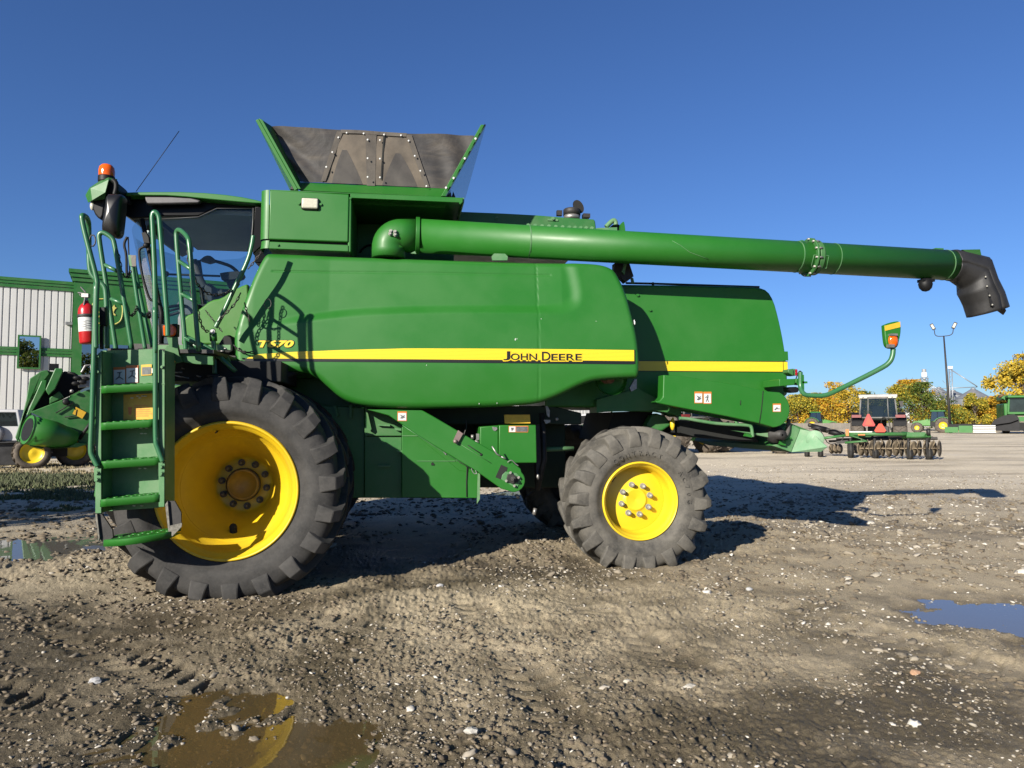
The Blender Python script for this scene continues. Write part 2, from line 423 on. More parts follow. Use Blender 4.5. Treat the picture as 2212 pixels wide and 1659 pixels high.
# ---- side panel
YP = .62
def uvL(pts): return [c12.uv(*p) for p in pts]
def XZ(pts, Y=YP):
    out = []
    for p in pts:
        q = c12(p[0], p[1], Y); out.append((q.x, q.z))
    return out
def resample(pts, n, sm=2):
    P3 = [Vector((x, 0, z)) for x, z in pts]
    P3 = smooth_path(P3, it=sm) if sm else P3
    A = np.array([(p.x, p.z) for p in P3]); d = np.r_[0, np.cumsum(np.hypot(*np.diff(A, axis=0).T))]
    t = np.linspace(0, d[-1], n); return np.c_[np.interp(t, d, A[:,0]), np.interp(t, d, A[:,1])]
topc = [(182,42),(215,40),(600,55),(1000,70),(1400,84),(1800,95),(1900,100),(1955,112),(1990,132)]
rgtc = [(1990,132),(2012,162),(2050,250),(2085,400),(2104,500),(2112,600),(2112,675),(2100,698)]
botc = [(30,645),(60,652),(200,660),(330,666),(400,676),(455,700),(505,745),(560,795),(620,828),(700,846),(850,855),(1000,857),(1300,851),(1500,840),(1590,830),(1650,812),(1720,782),(1800,742),(1860,718),(1930,706),(2100,698)]
lftc = [(182,42),(160,62),(120,150),(78,262),(45,370),(22,455),(20,520),(24,590),(30,645)]
NT, NS = 330, 150
T_, B_, L_, R_ = resample(XZ(topc), NT), resample(XZ(botc), NT), resample(XZ(lftc), NS), resample(XZ(rgtc), NS)
s = np.linspace(0,1,NT)[None,:,None]; t = np.linspace(0,1,NS)[:,None,None]
GXZ = (1-t)*T_[None]+t*B_[None]+(1-s)*L_[:,None]+s*R_[:,None]-((1-s)*(1-t)*T_[0]+s*(1-t)*T_[-1]+(1-s)*t*B_[0]+s*t*B_[-1])
loop = np.r_[T_, R_, B_[::-1], L_[::-1]]
def dist_poly(P, poly):
    sh = P.shape[:-1]; Q = P.reshape(-1, 2); best = np.full(len(Q), 1e9)
    for a, c in zip(poly[:-1], poly[1:]):
        ab = c-a; L2 = (ab**2).sum()
        if L2 < 1e-12: continue
        tt = np.clip(((Q-a)@ab)/L2, 0, 1); d = np.hypot(*(Q-a-tt[:,None]*ab).T); best = np.minimum(best, d)
    return best.reshape(sh)
crease = resample(XZ([(-60,465),(22,456),(150,432),(330,398),(560,366),(800,350),(1100,343),(1400,342),(1640,345),(1730,338),(1782,310),(1790,260),(1780,190),(1768,130),(1755,85),(1748,20)]), 160)
groove = np.array(XZ([(215,140),(600,143),(1100,150),(1660,161)]))
seam = np.array(XZ([(1588,60),(1590,300),(1592,880)]))
XSEAM = seam[0][0]
ZTOP, ZMID, ZBOT = T_[:,1].max(), XZ([(1000,600)])[0][1], B_[:,1].min()
def inside_poly(P, poly):
    x, y = P[...,0], P[...,1]; c = np.zeros(x.shape, bool); j = len(poly)-1
    for i in range(len(poly)):
        xi, yi = poly[i]; xj, yj = poly[j]
        c ^= ((yi > y) != (yj > y)) & (x < (xj-xi)*(y-yi)/(yj-yi+1e-12)+xi); j = i
    return c
creg = np.r_[crease, [[crease[-1,0],9],[-9,9],[-9,crease[0,1]]]]
def relief(P, edge=True):
    z = P[...,1]; x = P[...,0]
    up = np.clip((z-ZMID)/(ZTOP-ZMID), 0, 1); dn = np.clip((ZMID-.07-z)/(ZMID-ZBOT), 0, 1)
    y = .10*up**1.7+.055*dn**1.4+.02*((x-1.0)/2.4)**2
    d = dist_poly(P, crease)*np.where(inside_poly(P, creg), 1, -1)
    xf = np.clip((x+1.6)/.9, .25, 1)
    tt_ = np.clip(.5+d/(.10+.05*np.clip((x-XSEAM)/.25, 0, 1)), 0, 1); y = y+(.050-.022*np.clip((x-XSEAM)/.25, 0, 1))*xf*tt_*tt_*(3-2*tt_)
    dg = dist_poly(P, groove); y = y+.007*np.exp(-(dg/.006)**2)
    if edge:
        de = dist_poly(P, loop[::2]); r = .06
        y = y+r*(1-np.sqrt(np.clip(1-(1-np.clip(de/r,0,1))**2, 0, 1)))
        ds = dist_poly(P, seam); y = y+.005*np.exp(-(ds/.005)**2)
    return y
YG = YP+relief(GXZ)
mb = MB(); mb.grid([[(GXZ[i,j,0], YG[i,j], GXZ[i,j,1]) for j in range(NT)] for i in range(NS)])
rim = [(p[0], YP+.06+0.0, p[1]) for p in loop]
bd = [(GXZ[0,j,0], YG[0,j], GXZ[0,j,1]) for j in range(NT)]+[(GXZ[i,-1,0], YG[i,-1], GXZ[i,-1,1]) for i in range(1,NS)]+[(GXZ[-1,j,0], YG[-1,j], GXZ[-1,j,1]) for j in range(NT-2,-1,-1)]+[(GXZ[i,0,0], YG[i,0], GXZ[i,0,1]) for i in range(NS-2,0,-1)]
o_ = len(mb.v); n_ = len(bd)
mb.add(bd+[(x, y+.10, z) for x, y, z in bd], [(i, (i+1)%n_, (i+1)%n_+n_, i+n_) for i in range(n_)], True)
side = b(mb, 'side_panel', 'green', merge=True)
def on_panel(X, Z, off): return float(YP+relief(np.array([[X,Z]]), False)[0])-off
def strip(top, bot, name, mat, off, n=160, m=6, par=None):
    tp, bt = resample(XZ(top), n, 0), resample(XZ(bot), n, 0); rows = []
    for i in range(m):
        f = i/(m-1); P = tp*(1-f)+bt*f; Y = YP+relief(P, False)-off
        rows.append([(P[k,0], Y[k], P[k,1]) for k in range(n)])
    mb = MB(); mb.grid(rows); return b(mb, name, mat, par or side, fixn=False)
strip([(68,603),(95,597),(1400,608),(2083,612),(2083,612)], [(68,606),(90,613),(1400,624),(2080,630),(2084,626)], 'stripe_border', 'decalblack', .004)
strip([(2078,556),(2084,556)], [(2078,628),(2084,628)], 'stripe_border', 'decalblack', .0045, 4)
strip([(92,598),(120,588),(150,578),(330,566),(600,556),(900,549),(1200,549),(1590,552),(2078,557)], [(92,600),(120,600),(150,600),(330,601),(600,603),(900,605),(1200,607),(1590,609),(2078,614)], 'yellow_stripe', 'stripe', .007)
def text_panel(parts, name, mat, off, par, x_of=None, place=None, ext=.0):
    """parts: list of (string, crop x0, crop baseline y, crop cap height, crop width)"""
    mb = MB()
    for st, x0, yb, ch, wd, shear in parts:
        cu = bpy.data.curves.new('t', 'FONT'); cu.body = st; cu.size = 1; cu.offset = ext; cu.resolution_u = 4; cu.shear = shear
        ob = bpy.data.objects.new('t', cu); me = ob.to_mesh()
        xs = [v.co.x for v in me.vertices]; ys = [v.co.y for v in me.vertices]; y_0, y_1 = min(ys), max(ys)
        x_0, x_1 = min(xs), max(xs); H = .69
        vs = []
        for v in me.vertices:
            cx = x0+(v.co.x-x_0)/(x_1-x_0)*wd; cy = yb-(v.co.y-y_0)/(y_1-y_0)*ch
            q = c12(cx, cy, YP); vs.append((q.x, (on_panel(q.x, q.z, off) if place is None else place), q.z))
        mb.add(vs, [tuple(f.vertices) for f in me.polygons])
        ob.to_mesh_clear(); bpy.data.objects.remove(ob); bpy.data.curves.remove(cu)
    return b(mb, name, mat, par, fixn=False)
JD = [('J',1406,610,46,36,0),('OHN',1444,609,34,135,0),('D',1604,612,46,44,0),('EERE',1652,611,34,156,0)]
text_panel([(a,x-5,y+6,h+12,w+10,k) for a,x,y,h,w,k in JD], 'maker_lettering_outline', 'yellowbright', .009, side, ext=.045)
text_panel(JD, 'maker_lettering', 'decalblack', .0125, side, ext=.012)
T6 = [('T670',150,544,38,184,.25)]
text_panel([(a,x-3,y+3,h+6,w+6,k) for a,x,y,h,w,k in T6], 'model_lettering_outline', 'decalblack', .005, side, ext=.065)
text_panel(T6, 'model_lettering', 'yellowbright', .0085, side, ext=.045)
mb = MB()
for x, y, r in ((2088,415,5),(2086,405,3.4),(1470,503,3.2),(1478,500,1.6),(1604,396,1.5),(1286,832,1.8),(1378,829,1.6),(1886,408,1.2),(1014,635,1.6)):
    q = c12(x, y, YP); mb.sphere((q.x, on_panel(q.x,q.z,.0)-(-.016 if x > 2050 else .001), q.z), r*.0027, 6, (.7,.35,1.5))
b(mb, 'paint_chips', 'white', side)
# body behind the panel
BOT1 = .77
mb = MB(); mb.bb(-1.22, 1.75, 1.25, 3.5, 1.9, 2.85); mb.bb(-1.7, -.1, 1.35, 3.1, 1.55, 2.05); mb.bb(1.5, 3.15, 1.35, 3.15, 1.62, 2.6)
b(mb, 'chassis_body', 'green', bevel=.02)

# ---- grain tank
YT = .74
def P3(cr, pts, Y): return [cr(x, y, Y) for x, y in pts]
mb = MB(); mb.prism(P3(c3, [(236,730),(896,766),(888,1166),(226,1142)], YT), .95)
tank = b(mb, 'grain_tank', 'green', bevel=.012)
mb = MB(); mb.prism(P3(c3, [(226,1160),(888,1190),(888,1244),(222,1220)], YT+.004), .9); b(mb, 'lower_tank_trim', 'green', tank, bevel=.006)
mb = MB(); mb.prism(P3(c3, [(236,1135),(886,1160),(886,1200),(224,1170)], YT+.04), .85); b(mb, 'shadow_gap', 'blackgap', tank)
for y0, y1, tp in ((733,1138,1),(1152,1216,0)):            # rounded front corner
    rows = []
    pa, pb_ = c3(235,y0,YT), c3(226,y1,YT)
    for i in range(9):
        a = math.pi/2*i/8; rr = .085
        rows.append([(p.x-rr*math.sin(a)-.002, YT+rr*(1-math.cos(a)), p.z) for p in (pa, pb_)])
    rows.append([(r[0], r[1]+.85, r[2]) for r in rows[-1]])
    mb = MB(); mb.grid(rows); b(mb, 'tank_corner', 'green', tank)
q0 = c3(195,735,YT); q1 = c3(1820,900,YT); zc = c3(480,690,.97).z
mb = MB(); mb.bb(-.05+c3(888,900,YT).x, q1.x, 1.66, 3.6, 2.7, c3(900,770,YT).z-.02)
mb.bb(c3(888,900,YT).x-.003, c3(888,900,YT).x+.03, YT+.012, 1.66, c3(888,1246,YT).z, c3(900,770,YT).z-.03)
b(mb, 'tank_wall', 'green', tank, bevel=.01)
# overhang roof above the auger
mb = MB(); mb.prism(P3(c3, [(905,764),(1838,800),(1836,838),(904,798)], YT), .02); mb.prism(P3(c3, [(905,764),(1838,800),(1838,806),(905,770)], YT+.02), 1.0)
b(mb, 'overhang', 'green', tank, bevel=.006)
mb = MB(); mb.prism(P3(c3, [(1838,795),(1848,800),(1848,838),(1838,842)], YT+.02), .9); b(mb, 'overhang_end', 'greendust', tank)
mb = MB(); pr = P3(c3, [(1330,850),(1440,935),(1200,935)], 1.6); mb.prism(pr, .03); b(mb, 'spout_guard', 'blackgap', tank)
# pipes in the cavity
mb = MB(); mb.tube(smooth_path([c3(985,1250,1.45), c3(1000,1225,1.4), c3(1040,1195,1.3), c3(1090,1190,1.25), c3(1110,1215,1.2)]), .012); b(mb, 'hydraulic_hose', 'blackplastic', tank)
# tank curb (green sill under the fabric)
zt = c3(480,668,1.05).z
A0, A1 = c3(480,667,1.0), c3(1715,716,1.0); B0, B1 = c3(478,735,.80), c3(1700,792,.80)
mb = MB(); mb.grid([[A0,A1],[B0,B1]], False)
mb.prism([Vector((A0.x,1.0,A0.z)),Vector((A1.x,1.0,A1.z)),Vector((B1.x,1.0,B1.z-.05)),Vector((B0.x,1.0,B0.z-.05))], 2.2)
mb.prism([c3(236,730,YT+.001), c3(1838,798,YT+.001), c3(1838,804,YT+.001), c3(236,736,YT+.001)], 2.6)
b(mb, 'tank_curb', 'green', tank)
# folding covers (front, rear) and fabric sides
def plate(pts, th, name, mat, par, **kw):
    pts = [Vector(p) for p in pts]; n = (pts[1]-pts[0]).cross(pts[2]-pts[0]).normalized()
    mb = MB(); mb.prism(pts, th, n); return b(mb, name, mat, par, **kw)
YC = .78; YD = 3.45
fb, ft = c3(470,725,YC), c3(145,140,YC)
plate([fb, ft, Vector((ft.x,YD,ft.z)), Vector((fb.x,YD,fb.z))], .035, 'front_tank_cover', 'green', tank, bevel=.006)
rb_, rt = c3(1700,785,YC), c3(2030,192,YC)
plate([rb_, rt, Vector((rt.x,YD,rt.z)), Vector((rb_.x,YD,rb_.z))], .016, 'rear_tank_cover', 'sheenpanel', tank)
mb = MB(); d_ = (rt-rb_).normalized()
mb.prism([rb_, rt, rt-Vector((.05,0,.0)), rb_-Vector((.05,0,.0))], .03); b(mb, 'rear_cover_rim', 'green', tank, bevel=.004)
mb = MB(); mb.prism([fb+Vector((0,-.004,0)), ft+Vector((0,-.004,0)), ft+Vector((.035,-.004,-.01)), fb+Vector((.03,-.004,0))], .03); b(mb, 'front_cover_rim', 'green', tank, bevel=.004)
def fab(u_, v_):                                           # u along, v up
    bl, br = c3(482,664,.98), c3(1712,722,.98); tl, tr = c3(245,205,.92), c3(1955,288,.92)
    p = (bl*(1-u_)+br*u_)*(1-v_)+(tl*(1-u_)+tr*u_)*v_
    p = p+Vector((0, .012*math.sin(u_*9+v_*3)*v_+.003*math.sin(u_*31+v_*11), 0))
    e = max(0, abs(u_-.5)-.33)/.17
    p += Vector((0, .022*e*math.sin(v_*9+u_*34)*(.3+v_)*(1-v_*.5), .004*math.sin(u_*17)*v_))
    return p
mb = MB(); mb.grid([[fab(i/90, j/30) for i in range(91)] for j in range(31)]); fabric = b(mb, 'tank_fabric', 'tarp', tank)
mb = MB(); mb.grid([[Vector((fab(i/20,j/6).x, 5.0-fab(i/20,j/6).y-.6, fab(i/20,j/6).z)) for i in range(21)] for j in range(7)]); b(mb, 'tank_fabric', 'tarp', tank)
mb = MB(); mb.prism([ft, fb, c3(480,664,.98), c3(245,205,.92)], .01, (1,0,0)); b(mb, 'inner_flange', 'green', tank)
def strap(a, c, w, off=.01):
    rows = []
    for i in range(13):
        f = i/12; off_ = Vector((0,-off-.002,0))
        rows.append([fab(a[0]-w/2, a[1]).lerp(fab(c[0]-w/2, c[1]), f)+off_, fab(a[0]+w/2, a[1]).lerp(fab(c[0]+w/2, c[1]), f)+off_])
    mb = MB(); mb.grid(rows, False); return mb
def patch(q4, off, name, mat):
    (a0, a1), (b0, b1) = q4; rows = []
    for i in range(17):
        t_ = i/16; rows.append([fab((a0[0]*(1-s_/16)+a1[0]*s_/16)*(1-t_)+(b0[0]*(1-s_/16)+b1[0]*s_/16)*t_, (a0[1]*(1-t_)+b0[1]*t_))+Vector((0,-off,0)) for s_ in range(17)])
    mb = MB(); mb.grid(rows); return b(mb, name, mat, fabric)
patch((((.165,.0),(.855,.0)),((.33,.97),(.655,.97))), .004, 'centre_patch', 'tarpcentre')
patch((((.215,.0),(.42,.0)),((.32,.62),(.345,.62))), .006, 'dark_triangle', 'tarpdark'); patch((((.55,.0),(.79,.0)),((.61,.62),(.635,.62))), .006, 'dark_triangle', 'tarpdark')
for a, c, w in (((.475,-.02),(.475,.93),.055), ((.16,.02),(.325,.96),.03), ((.86,.0),(.66,.97),.03), ((.54,.1),(.54,.93),.008)): b(strap(a, c, w, .012 if w > .01 else .014), 'fabric_strap', 'tarpstrap' if w > .01 else 'blackgap', fabric)
mb = MB(); mb.grid([[fab(.33+.32*i/10, v_)+Vector((0,-.016,0)) for i in range(11)] for v_ in (.93,.995)], False); b(mb, 'fabric_strap', 'tarpstrap', fabric)
mb = MB(); 
for x, y in ((876,266),(1017,272),(1186,281),(1326,287),(808,305),(758,427),(708,549),(1050,323),(1152,327),(1050,477),(1152,481),(1050,632),(1152,635),(1389,332),(1440,457),(1486,581),(1536,707)):
    q = c3(x, y, .93); mb.sphere(q+Vector((0,-.022,0)), .010, 8, (1,.4,1))
for x, y in ((1945,308),(1855,472),(1763,635),(1700,715)): q = c3(x, y, YC-.005); mb.sphere(q, .013, 8, (1,.5,1))
b(mb, 'fabric_studs', 'white', fabric)
# small black brackets under covers
mb = MB()
mb.prism(P3(c3, [(405,725),(424,683),(446,728)], YC+.05), .2); mb.prism(P3(c3, [(1705,785),(1738,750),(1745,790)], YC+.05), .2); mb.prism(P3(c3, [(1757,745),(1776,790),(1745,792)], YC+.2), .2)
b(mb, 'cover_hinges', 'darkmetal', tank)
# work lamp on the tank
mb = MB(); mb.bb(c3(498,850,YT).x, c3(648,850,YT).x, YT-.03, YT+.02, c3(570,902,YT).z, c3(570,802,YT).z); lamp = b(mb, 'work_lamp', 'darkmetal', tank, bevel=.02)
mb = MB(); mb.bb(c3(503,850,YT).x, c3(641,850,YT).x, YT-.036, YT, c3(570,894,YT).z, c3(570,808,YT).z); b(mb, 'lens', 'lamp', lamp, bevel=.014)
mb = MB()
for x, y in ((480,847),(660,855)): bolt(mb, c3(x,y,YT), .012, .012)
for x, y in ((305,1190),(907,803),(1818,842)): bolt(mb, c3(x,y,YT), .009, .008)
b(mb, 'mounting_bolts', 'green', tank)

# ---- engine deck behind the auger
YE = 1.6
mb = MB(); mb.prism(P3(c6, [(-260,228),(235,248),(600,268),(1000,300),(1212,312),(1228,330),(1243,470),(-260,470)], YE), 1.7)
deck = b(mb, 'engine_deck', 'greenrough', bevel=.03)
mb = MB()
for x, y in ((497,382),(573,385),(647,390),(722,393),(797,398),(871,401),(944,404),(1006,407),(1068,408),(1127,411),(1190,414)): bolt(mb, c6(x,y,.89), .014, .016)
mb.tube([c6(497,392,.89), c6(1200,422,.89)], .006)
b(mb, 'bolt_row', 'greendust')
mb = MB(); bolt(mb, c6(765,312,YE), .016, .02); bolt(mb, c6(157,298,YE), .012, .012); mb.box(c6(765,322,YE), (.12,.02,.02)); b(mb, 'deck_bolts', 'greendust', deck)
mb = MB(); p = c6(972,292,YE+.25); mb.tube([p-Vector((0,0,.03)), p+Vector((0,0,.02))], .095, 20); cap = b(mb, 'exhaust_collar', 'steel', deck)
mb = MB(); mb.tube([p+Vector((0,0,.02)), p+Vector((0,0,.085)), p+Vector((0,0,.095))], [.10,.10,.09], 20); mb.box(p+Vector((.17,0,.02)), (.08,.08,.045)); mb.box(p+Vector((-.15,0,.04)), (.06,.05,.06)); b(mb, 'exhaust_clamp', 'darkmetal', deck)
mb = MB(); a_, c_ = c6(1080,245,YE+.25), c6(1000,112,YE+.25); mid = (a_+c_)/2; ax = (c_-a_); rot = ax.to_track_quat('Z','Y').to_matrix()
vs = [mid+rot@Vector((.045*math.cos(k)*1, .13*math.sin(k)*0+.12*math.cos(k)*0, 0)) for k in ()]
axn = ax.normalized(); pp = axn.cross(Vector((0,1,0)))
ring = [mid+pp*.045*math.cos(2*math.pi*k/24)+Vector((0,.03*math.cos(2*math.pi*k/24),0))+axn*ax.length/2*math.sin(2*math.pi*k/24) for k in range(24)]
mb.prism(ring, .012, (.3,-1,0)); b(mb, 'rain_flap', 'blackplastic', deck)
mb = MB(); mb.tube(smooth_path(P3(c6, [(1345,398),(1395,345),(1430,322),(1448,340),(1450,375)], 1.7)), .028, 8); mb.prism(P3(c6, [(1240,408),(1465,400),(1465,445),(1243,432)], 1.5), .3); b(mb, 'engine_bracket', 'greendust', deck)
mb = MB(); mb.prism(P3(c6, [(1390,395),(1430,362),(1500,365),(1500,445),(1390,430)], 1.75), .3); b(mb, 'air_filter_box', 'blackplastic', deck, bevel=.02)
mb = MB(); mb.prism(smooth_path(P3(c6, [(1500,450),(1505,370),(1530,335),(1545,350),(1557,450)], 1.6), it=1), .06); b(mb, 'fin_plate', 'green', deck)

# ---- unloading auger
YA = .89; RA = .166
e0 = c3(1222,1260,YA); k1 = c3(1222,1110,YA); s1 = c3(1455,1113,YA)
au0 = Vector((s1.x, YA, s1.z)); au1 = U(2058, 573.5, YA)
ar = Vector(((au1-au0).x,0,(au1-au0).z)).normalized(); upv = Vector((-ar.z,0,ar.x))
auger = b(MB().tube([au0, au1], RA, 48), 'unloading_auger', 'green')
el = [e0-Vector((0,0,.5))]; R0 = .125; c_0 = Vector((e0.x+R0, YA, k1.z-R0)); el = [Vector((e0.x, YA, e0.z-.05)), Vector((e0.x, YA, e0.z+.03))]
for i in range(1, 11):
    a = math.pi-math.pi/2*i/10; el.append(c_0+Vector((R0*math.cos(a), 0, R0*math.sin(a))))
el.append(au0)
b(MB().tube(el, RA*.98, 40), 'elbow', 'green', auger)
mb = MB()
def ringat(p, r, w, prof=None):
    n = 48; vs = []; rows = []
    side_ = ar.cross(upv)
    for q, rr in ((-w/2, RA), (-w/2, r), (w/2, r), (w/2, RA)):
        rows.append([p+ar*q+(upv*math.cos(2*math.pi*k/n)+side_*math.sin(2*math.pi*k/n))*rr for k in range(n+1)])
    mb.grid(rows, False)
tA = (au1-au0).length
def apt(u, v): 
    q = U(u, v, YA); return au0+ar*((q-au0).dot(ar))
ringat(apt(902,513), RA+.016, .04); b(mb, 'flange', 'green', auger, bevel=.004)
mb = MB(); ringat(apt(1141,520), RA+.003, .012); ringat(apt(1720,556), RA+.003, .01); ringat(apt(1799,560), RA+.003, .008); ringat(apt(2040,572), RA+.003, .01); b(mb, 'weld_seam', 'greendust', auger)
mb = MB(); pc = apt(1746,558); ringat(pc, RA+.04, .022); ringat(pc+ar*.06, RA+.022, .05)
clamp = b(mb, 'joint_flange', 'greenrough', auger, bevel=.004)
mb = MB()
for k in range(12):
    a = 2*math.pi*k/12+.2; sd = ar.cross(upv); p = pc+(upv*math.cos(a)+sd*math.sin(a))*(RA+.028)
    mb.tube([p-ar*.03, p+ar*.05], .011, 6)
b(mb, 'flange_bolts', 'zinc', clamp)
def on_auger(cr, x, y, off=0.0):                           # point on the tube skin facing the camera
    d = ray(*cr.uv(x, y)); o = CAMLOC; a = ar; w0 = o-au0
    dd = d-a*d.dot(a); ww = w0-a*w0.dot(a); A = dd.dot(dd); B = 2*dd.dot(ww); C = ww.dot(ww)-(RA+off)**2
    D = max(0, B*B-4*A*C); return o+d*((-B-math.sqrt(D))/(2*A))
mb = MB()
pts = [(440,330),(565,337),(545,442),(415,432)]
L_ = []
for i in range(4):
    a, c = pts[i], pts[(i+1)%4]
    for f in range(6): L_.append(on_auger(c8, a[0]+(c[0]-a[0])*f/6, a[1]+(c[1]-a[1])*f/6, .002))
mb.tube(L_, .0035, 6, closed=True); b(mb, 'inspection_plate', 'greendust', auger)
mb = MB(); pl_ = P3(c3, [(1226,1062),(1290,1066),(1298,1075),(1300,1118),(1290,1126),(1232,1108),(1215,1090)], YA-RA-.012); mb.prism(pl_, .02)
pt = b(mb, 'elbow_plate', 'green', auger, bevel=.004)
mb = MB()
for x, y in ((1240,1074),(1275,1080),(1234,1096),(1276,1104)): bolt(mb, c3(x,y,YA-RA-.012), .012, .014)
b(mb, 'plate_bolts', 'zinc', pt)
mb = MB(); L_ = [on_auger(U, x, y, .002) for x, y in ((1452,520),(1470,530),(1490,545),(1520,556),(1530,560))]; mb.tube(L_, .0025, 6); b(mb, 'scratch', 'greendust', auger)
# spout: rubber boot
SP = [((1,0,0), .0), ]
ca = apt(2058,573); n = 28; sd = ar.cross(upv); rows = []
tip = c8(1905,815,YA); tipdir = (c8(1905,815,YA)-c8(1700,430,YA)).normalized()
secs = [(ca-ar*.03, ar, RA+.006, RA+.006), (ca+ar*.03, ar, RA+.012, RA+.012),
        (c8(1790,480,YA), (ar-upv*.75).normalized(), .225, .20), (c8(1820,600,YA), (ar*.55-upv).normalized(), .205, .22), (c8(1870,700,YA), (ar*.45-upv).normalized(), .20, .22), (c8(1908,812,YA), (ar*.32-upv).normalized(), .215, .2)]
for i, (p, dv, ra_, rb2) in enumerate(secs):
    dv = Vector(dv).normalized(); q1_ = sd; q2 = dv.cross(sd).normalized()
    if q2.dot(upv+ar) < 0: q2 = -q2
    rows.append([p+q1_*math.cos(2*math.pi*k/n)*rb2*(1+.03*math.sin(k*2.2+i))+q2*math.sin(2*math.pi*k/n)*ra_*(1+.02*math.sin(k*1.7+i*2)) for k in range(n+1)])
fr = []
for i in range(len(rows)-1):
    for f in range(5):
        t_ = f/5; fr.append([rows[i][k].lerp(rows[i+1][k], t_) for k in range(n+1)])
fr.append(rows[-1])
spm = plain('boot_rubber', (.016,.0155,.016), .6, 0, .35, 6, .3)
mb = MB(); mb.grid(fr); sp = b(mb, 'spout_boot', spm, auger, merge=True)
sd_m = sp.modifiers.new('s', 'SOLIDIFY'); sd_m.thickness = .01
mb = MB()
fl = [c8(1880,425,YA-.12), c8(1900,440,YA-.14), c8(2062,800,YA-.16), c8(2040,835,YA-.10), c8(1935,760,YA-.2), c8(1875,500,YA-.19)]
mb.prism(fl, .012); b(mb, 'boot_flap', spm, sp)
mb = MB()
for x, y in ((1888,515),(1900,594),(1922,672),(1945,750)): mb.sphere(c8(x,y,YA-.215), .011, 8)
b(mb, 'boot_studs', 'zinc', sp)
mb = MB(); mb.prism([c8(1650,300,YA-.05), c8(1690,285,YA-.1), c8(1842,282,YA-.12), c8(1862,376,YA-.06), c8(1830,372,YA-.04), c8(1800,330,YA)], .1, (0,1,0)); b(mb, 'spout_shield', 'greenrough', auger)
mb = MB(); mb.sphere(c8(1380,578,YA), .075, 12, (1,.9,1.1)); mb.box(c8(1385,548,YA), (.14,.1,.03)); b(mb, 'auger_work_lamp', 'blackplastic', auger)
mb = MB(); mb.box(c8(1483,292,YA), (.1,.06,.04)); mb.prism(P3(c8, [(260,218),(310,210),(340,203),(375,215),(400,238)], YA), .06); b(mb, 'auger_lugs', 'greenrough', auger)
mb = MB(); mb.prism(P3(c6, [(100,715),(125,686),(245,688),(275,718),(270,760),(110,760)], .78), .03); mb.prism(P3(c3, [(1405,1258),(1440,1240),(1452,1262)], .76), .03); b(mb, 'auger_rest', 'greendust')
mb = MB(); mb.prism(P3(c6, [(1440,790),(1600,795),(1645,935),(1560,1000),(1440,870)], 1.12), .1); b(mb, 'auger_cradle', 'darkmetal')
mb = MB(); mb.prism(P3(c6, [(1547,795),(1572,795),(1545,915),(1520,880)], 1.05), .03); mb.prism(P3(c6, [(1620,950),(1640,950),(1655,1010),(1632,1005)], 1.2), .04); b(mb, 'cradle_strut', 'greendust')
# ---- rear hood
YH = 1.30
hood_o = smooth_path([U(u,v,YH) for u,v in ((1330,613),(1480,615),(1600,617),(1640,619),(1660,626),(1673,648),(1683,685),(1691,722),(1697,757),(1700,780),(1702,806),(1700,860),(1680,880),(1340,880))], it=1)
cx_ = sum(p.x for p in hood_o)/len(hood_o); cz_ = sum(p.z for p in hood_o)/len(hood_o)
mb = MB(); n = len(hood_o); rows = []
for k in range(7):                                         # rounded outer edge
    a = math.pi/2*k/6; rr = .06; f = rr*(1-math.sin(a)); 
    rows.append([Vector((p.x+(cx_-p.x)*f/1.3, YH+rr*(1-math.cos(a)), p.z+(cz_-p.z)*f/1.0)) for p in hood_o+[hood_o[0]]])
rows.append([Vector((p.x, YH+2.3, p.z)) for p in hood_o+[hood_o[0]]])
mb.grid(rows); mb.add([p for p in rows[0][:-1]], [list(range(n))]); hood = b(mb, 'rear_hood', 'green')
hood.data.materials[0] = M['green']
try: hood.data.set_sharp_from_angle(angle=R(50))
except Exception: pass
def flatstrip(cr, pts, Y, name, mat, par, th=.003):
    mb = MB(); mb.prism(P3(cr, pts, Y), th); return b(mb, name, mat, par)
flatstrip(c7, [(700,35),(1846,42),(1848,122),(700,114)], YH-.004, 'hood_stripe_border', 'decalblack', hood)
flatstrip(c7, [(700,40),(1812,46),(1814,117),(700,109)], YH-.008, 'hood_stripe', 'stripe', hood)
flatstrip(c7, [(1817,46),(1845,46),(1847,117),(1819,117)], YH-.008, 'hood_stripe', 'stripe', hood)
flatstrip(c7, [(1816,-30),(1848,-30),(1851,36),(1816,36)], YH-.006, 'rear_hood_latch_plate', 'green', hood)
mb = MB()
for x, y in ((1688,1142),(1823,1304)): bolt(mb, c6(x,y,YH), .014, .014)
b(mb, 'hood_bolts', 'green', hood)
mb = MB(); mb.tube([c6(1560,1008,YH+.1), c6(1850,1014,YH+.1), U(1640,620,YH+.1)], .012, 8); mb.sphere(c6(1855,1016,YH+.1), .02, 8); b(mb, 'hood_top_bead', 'darkmetal', hood)
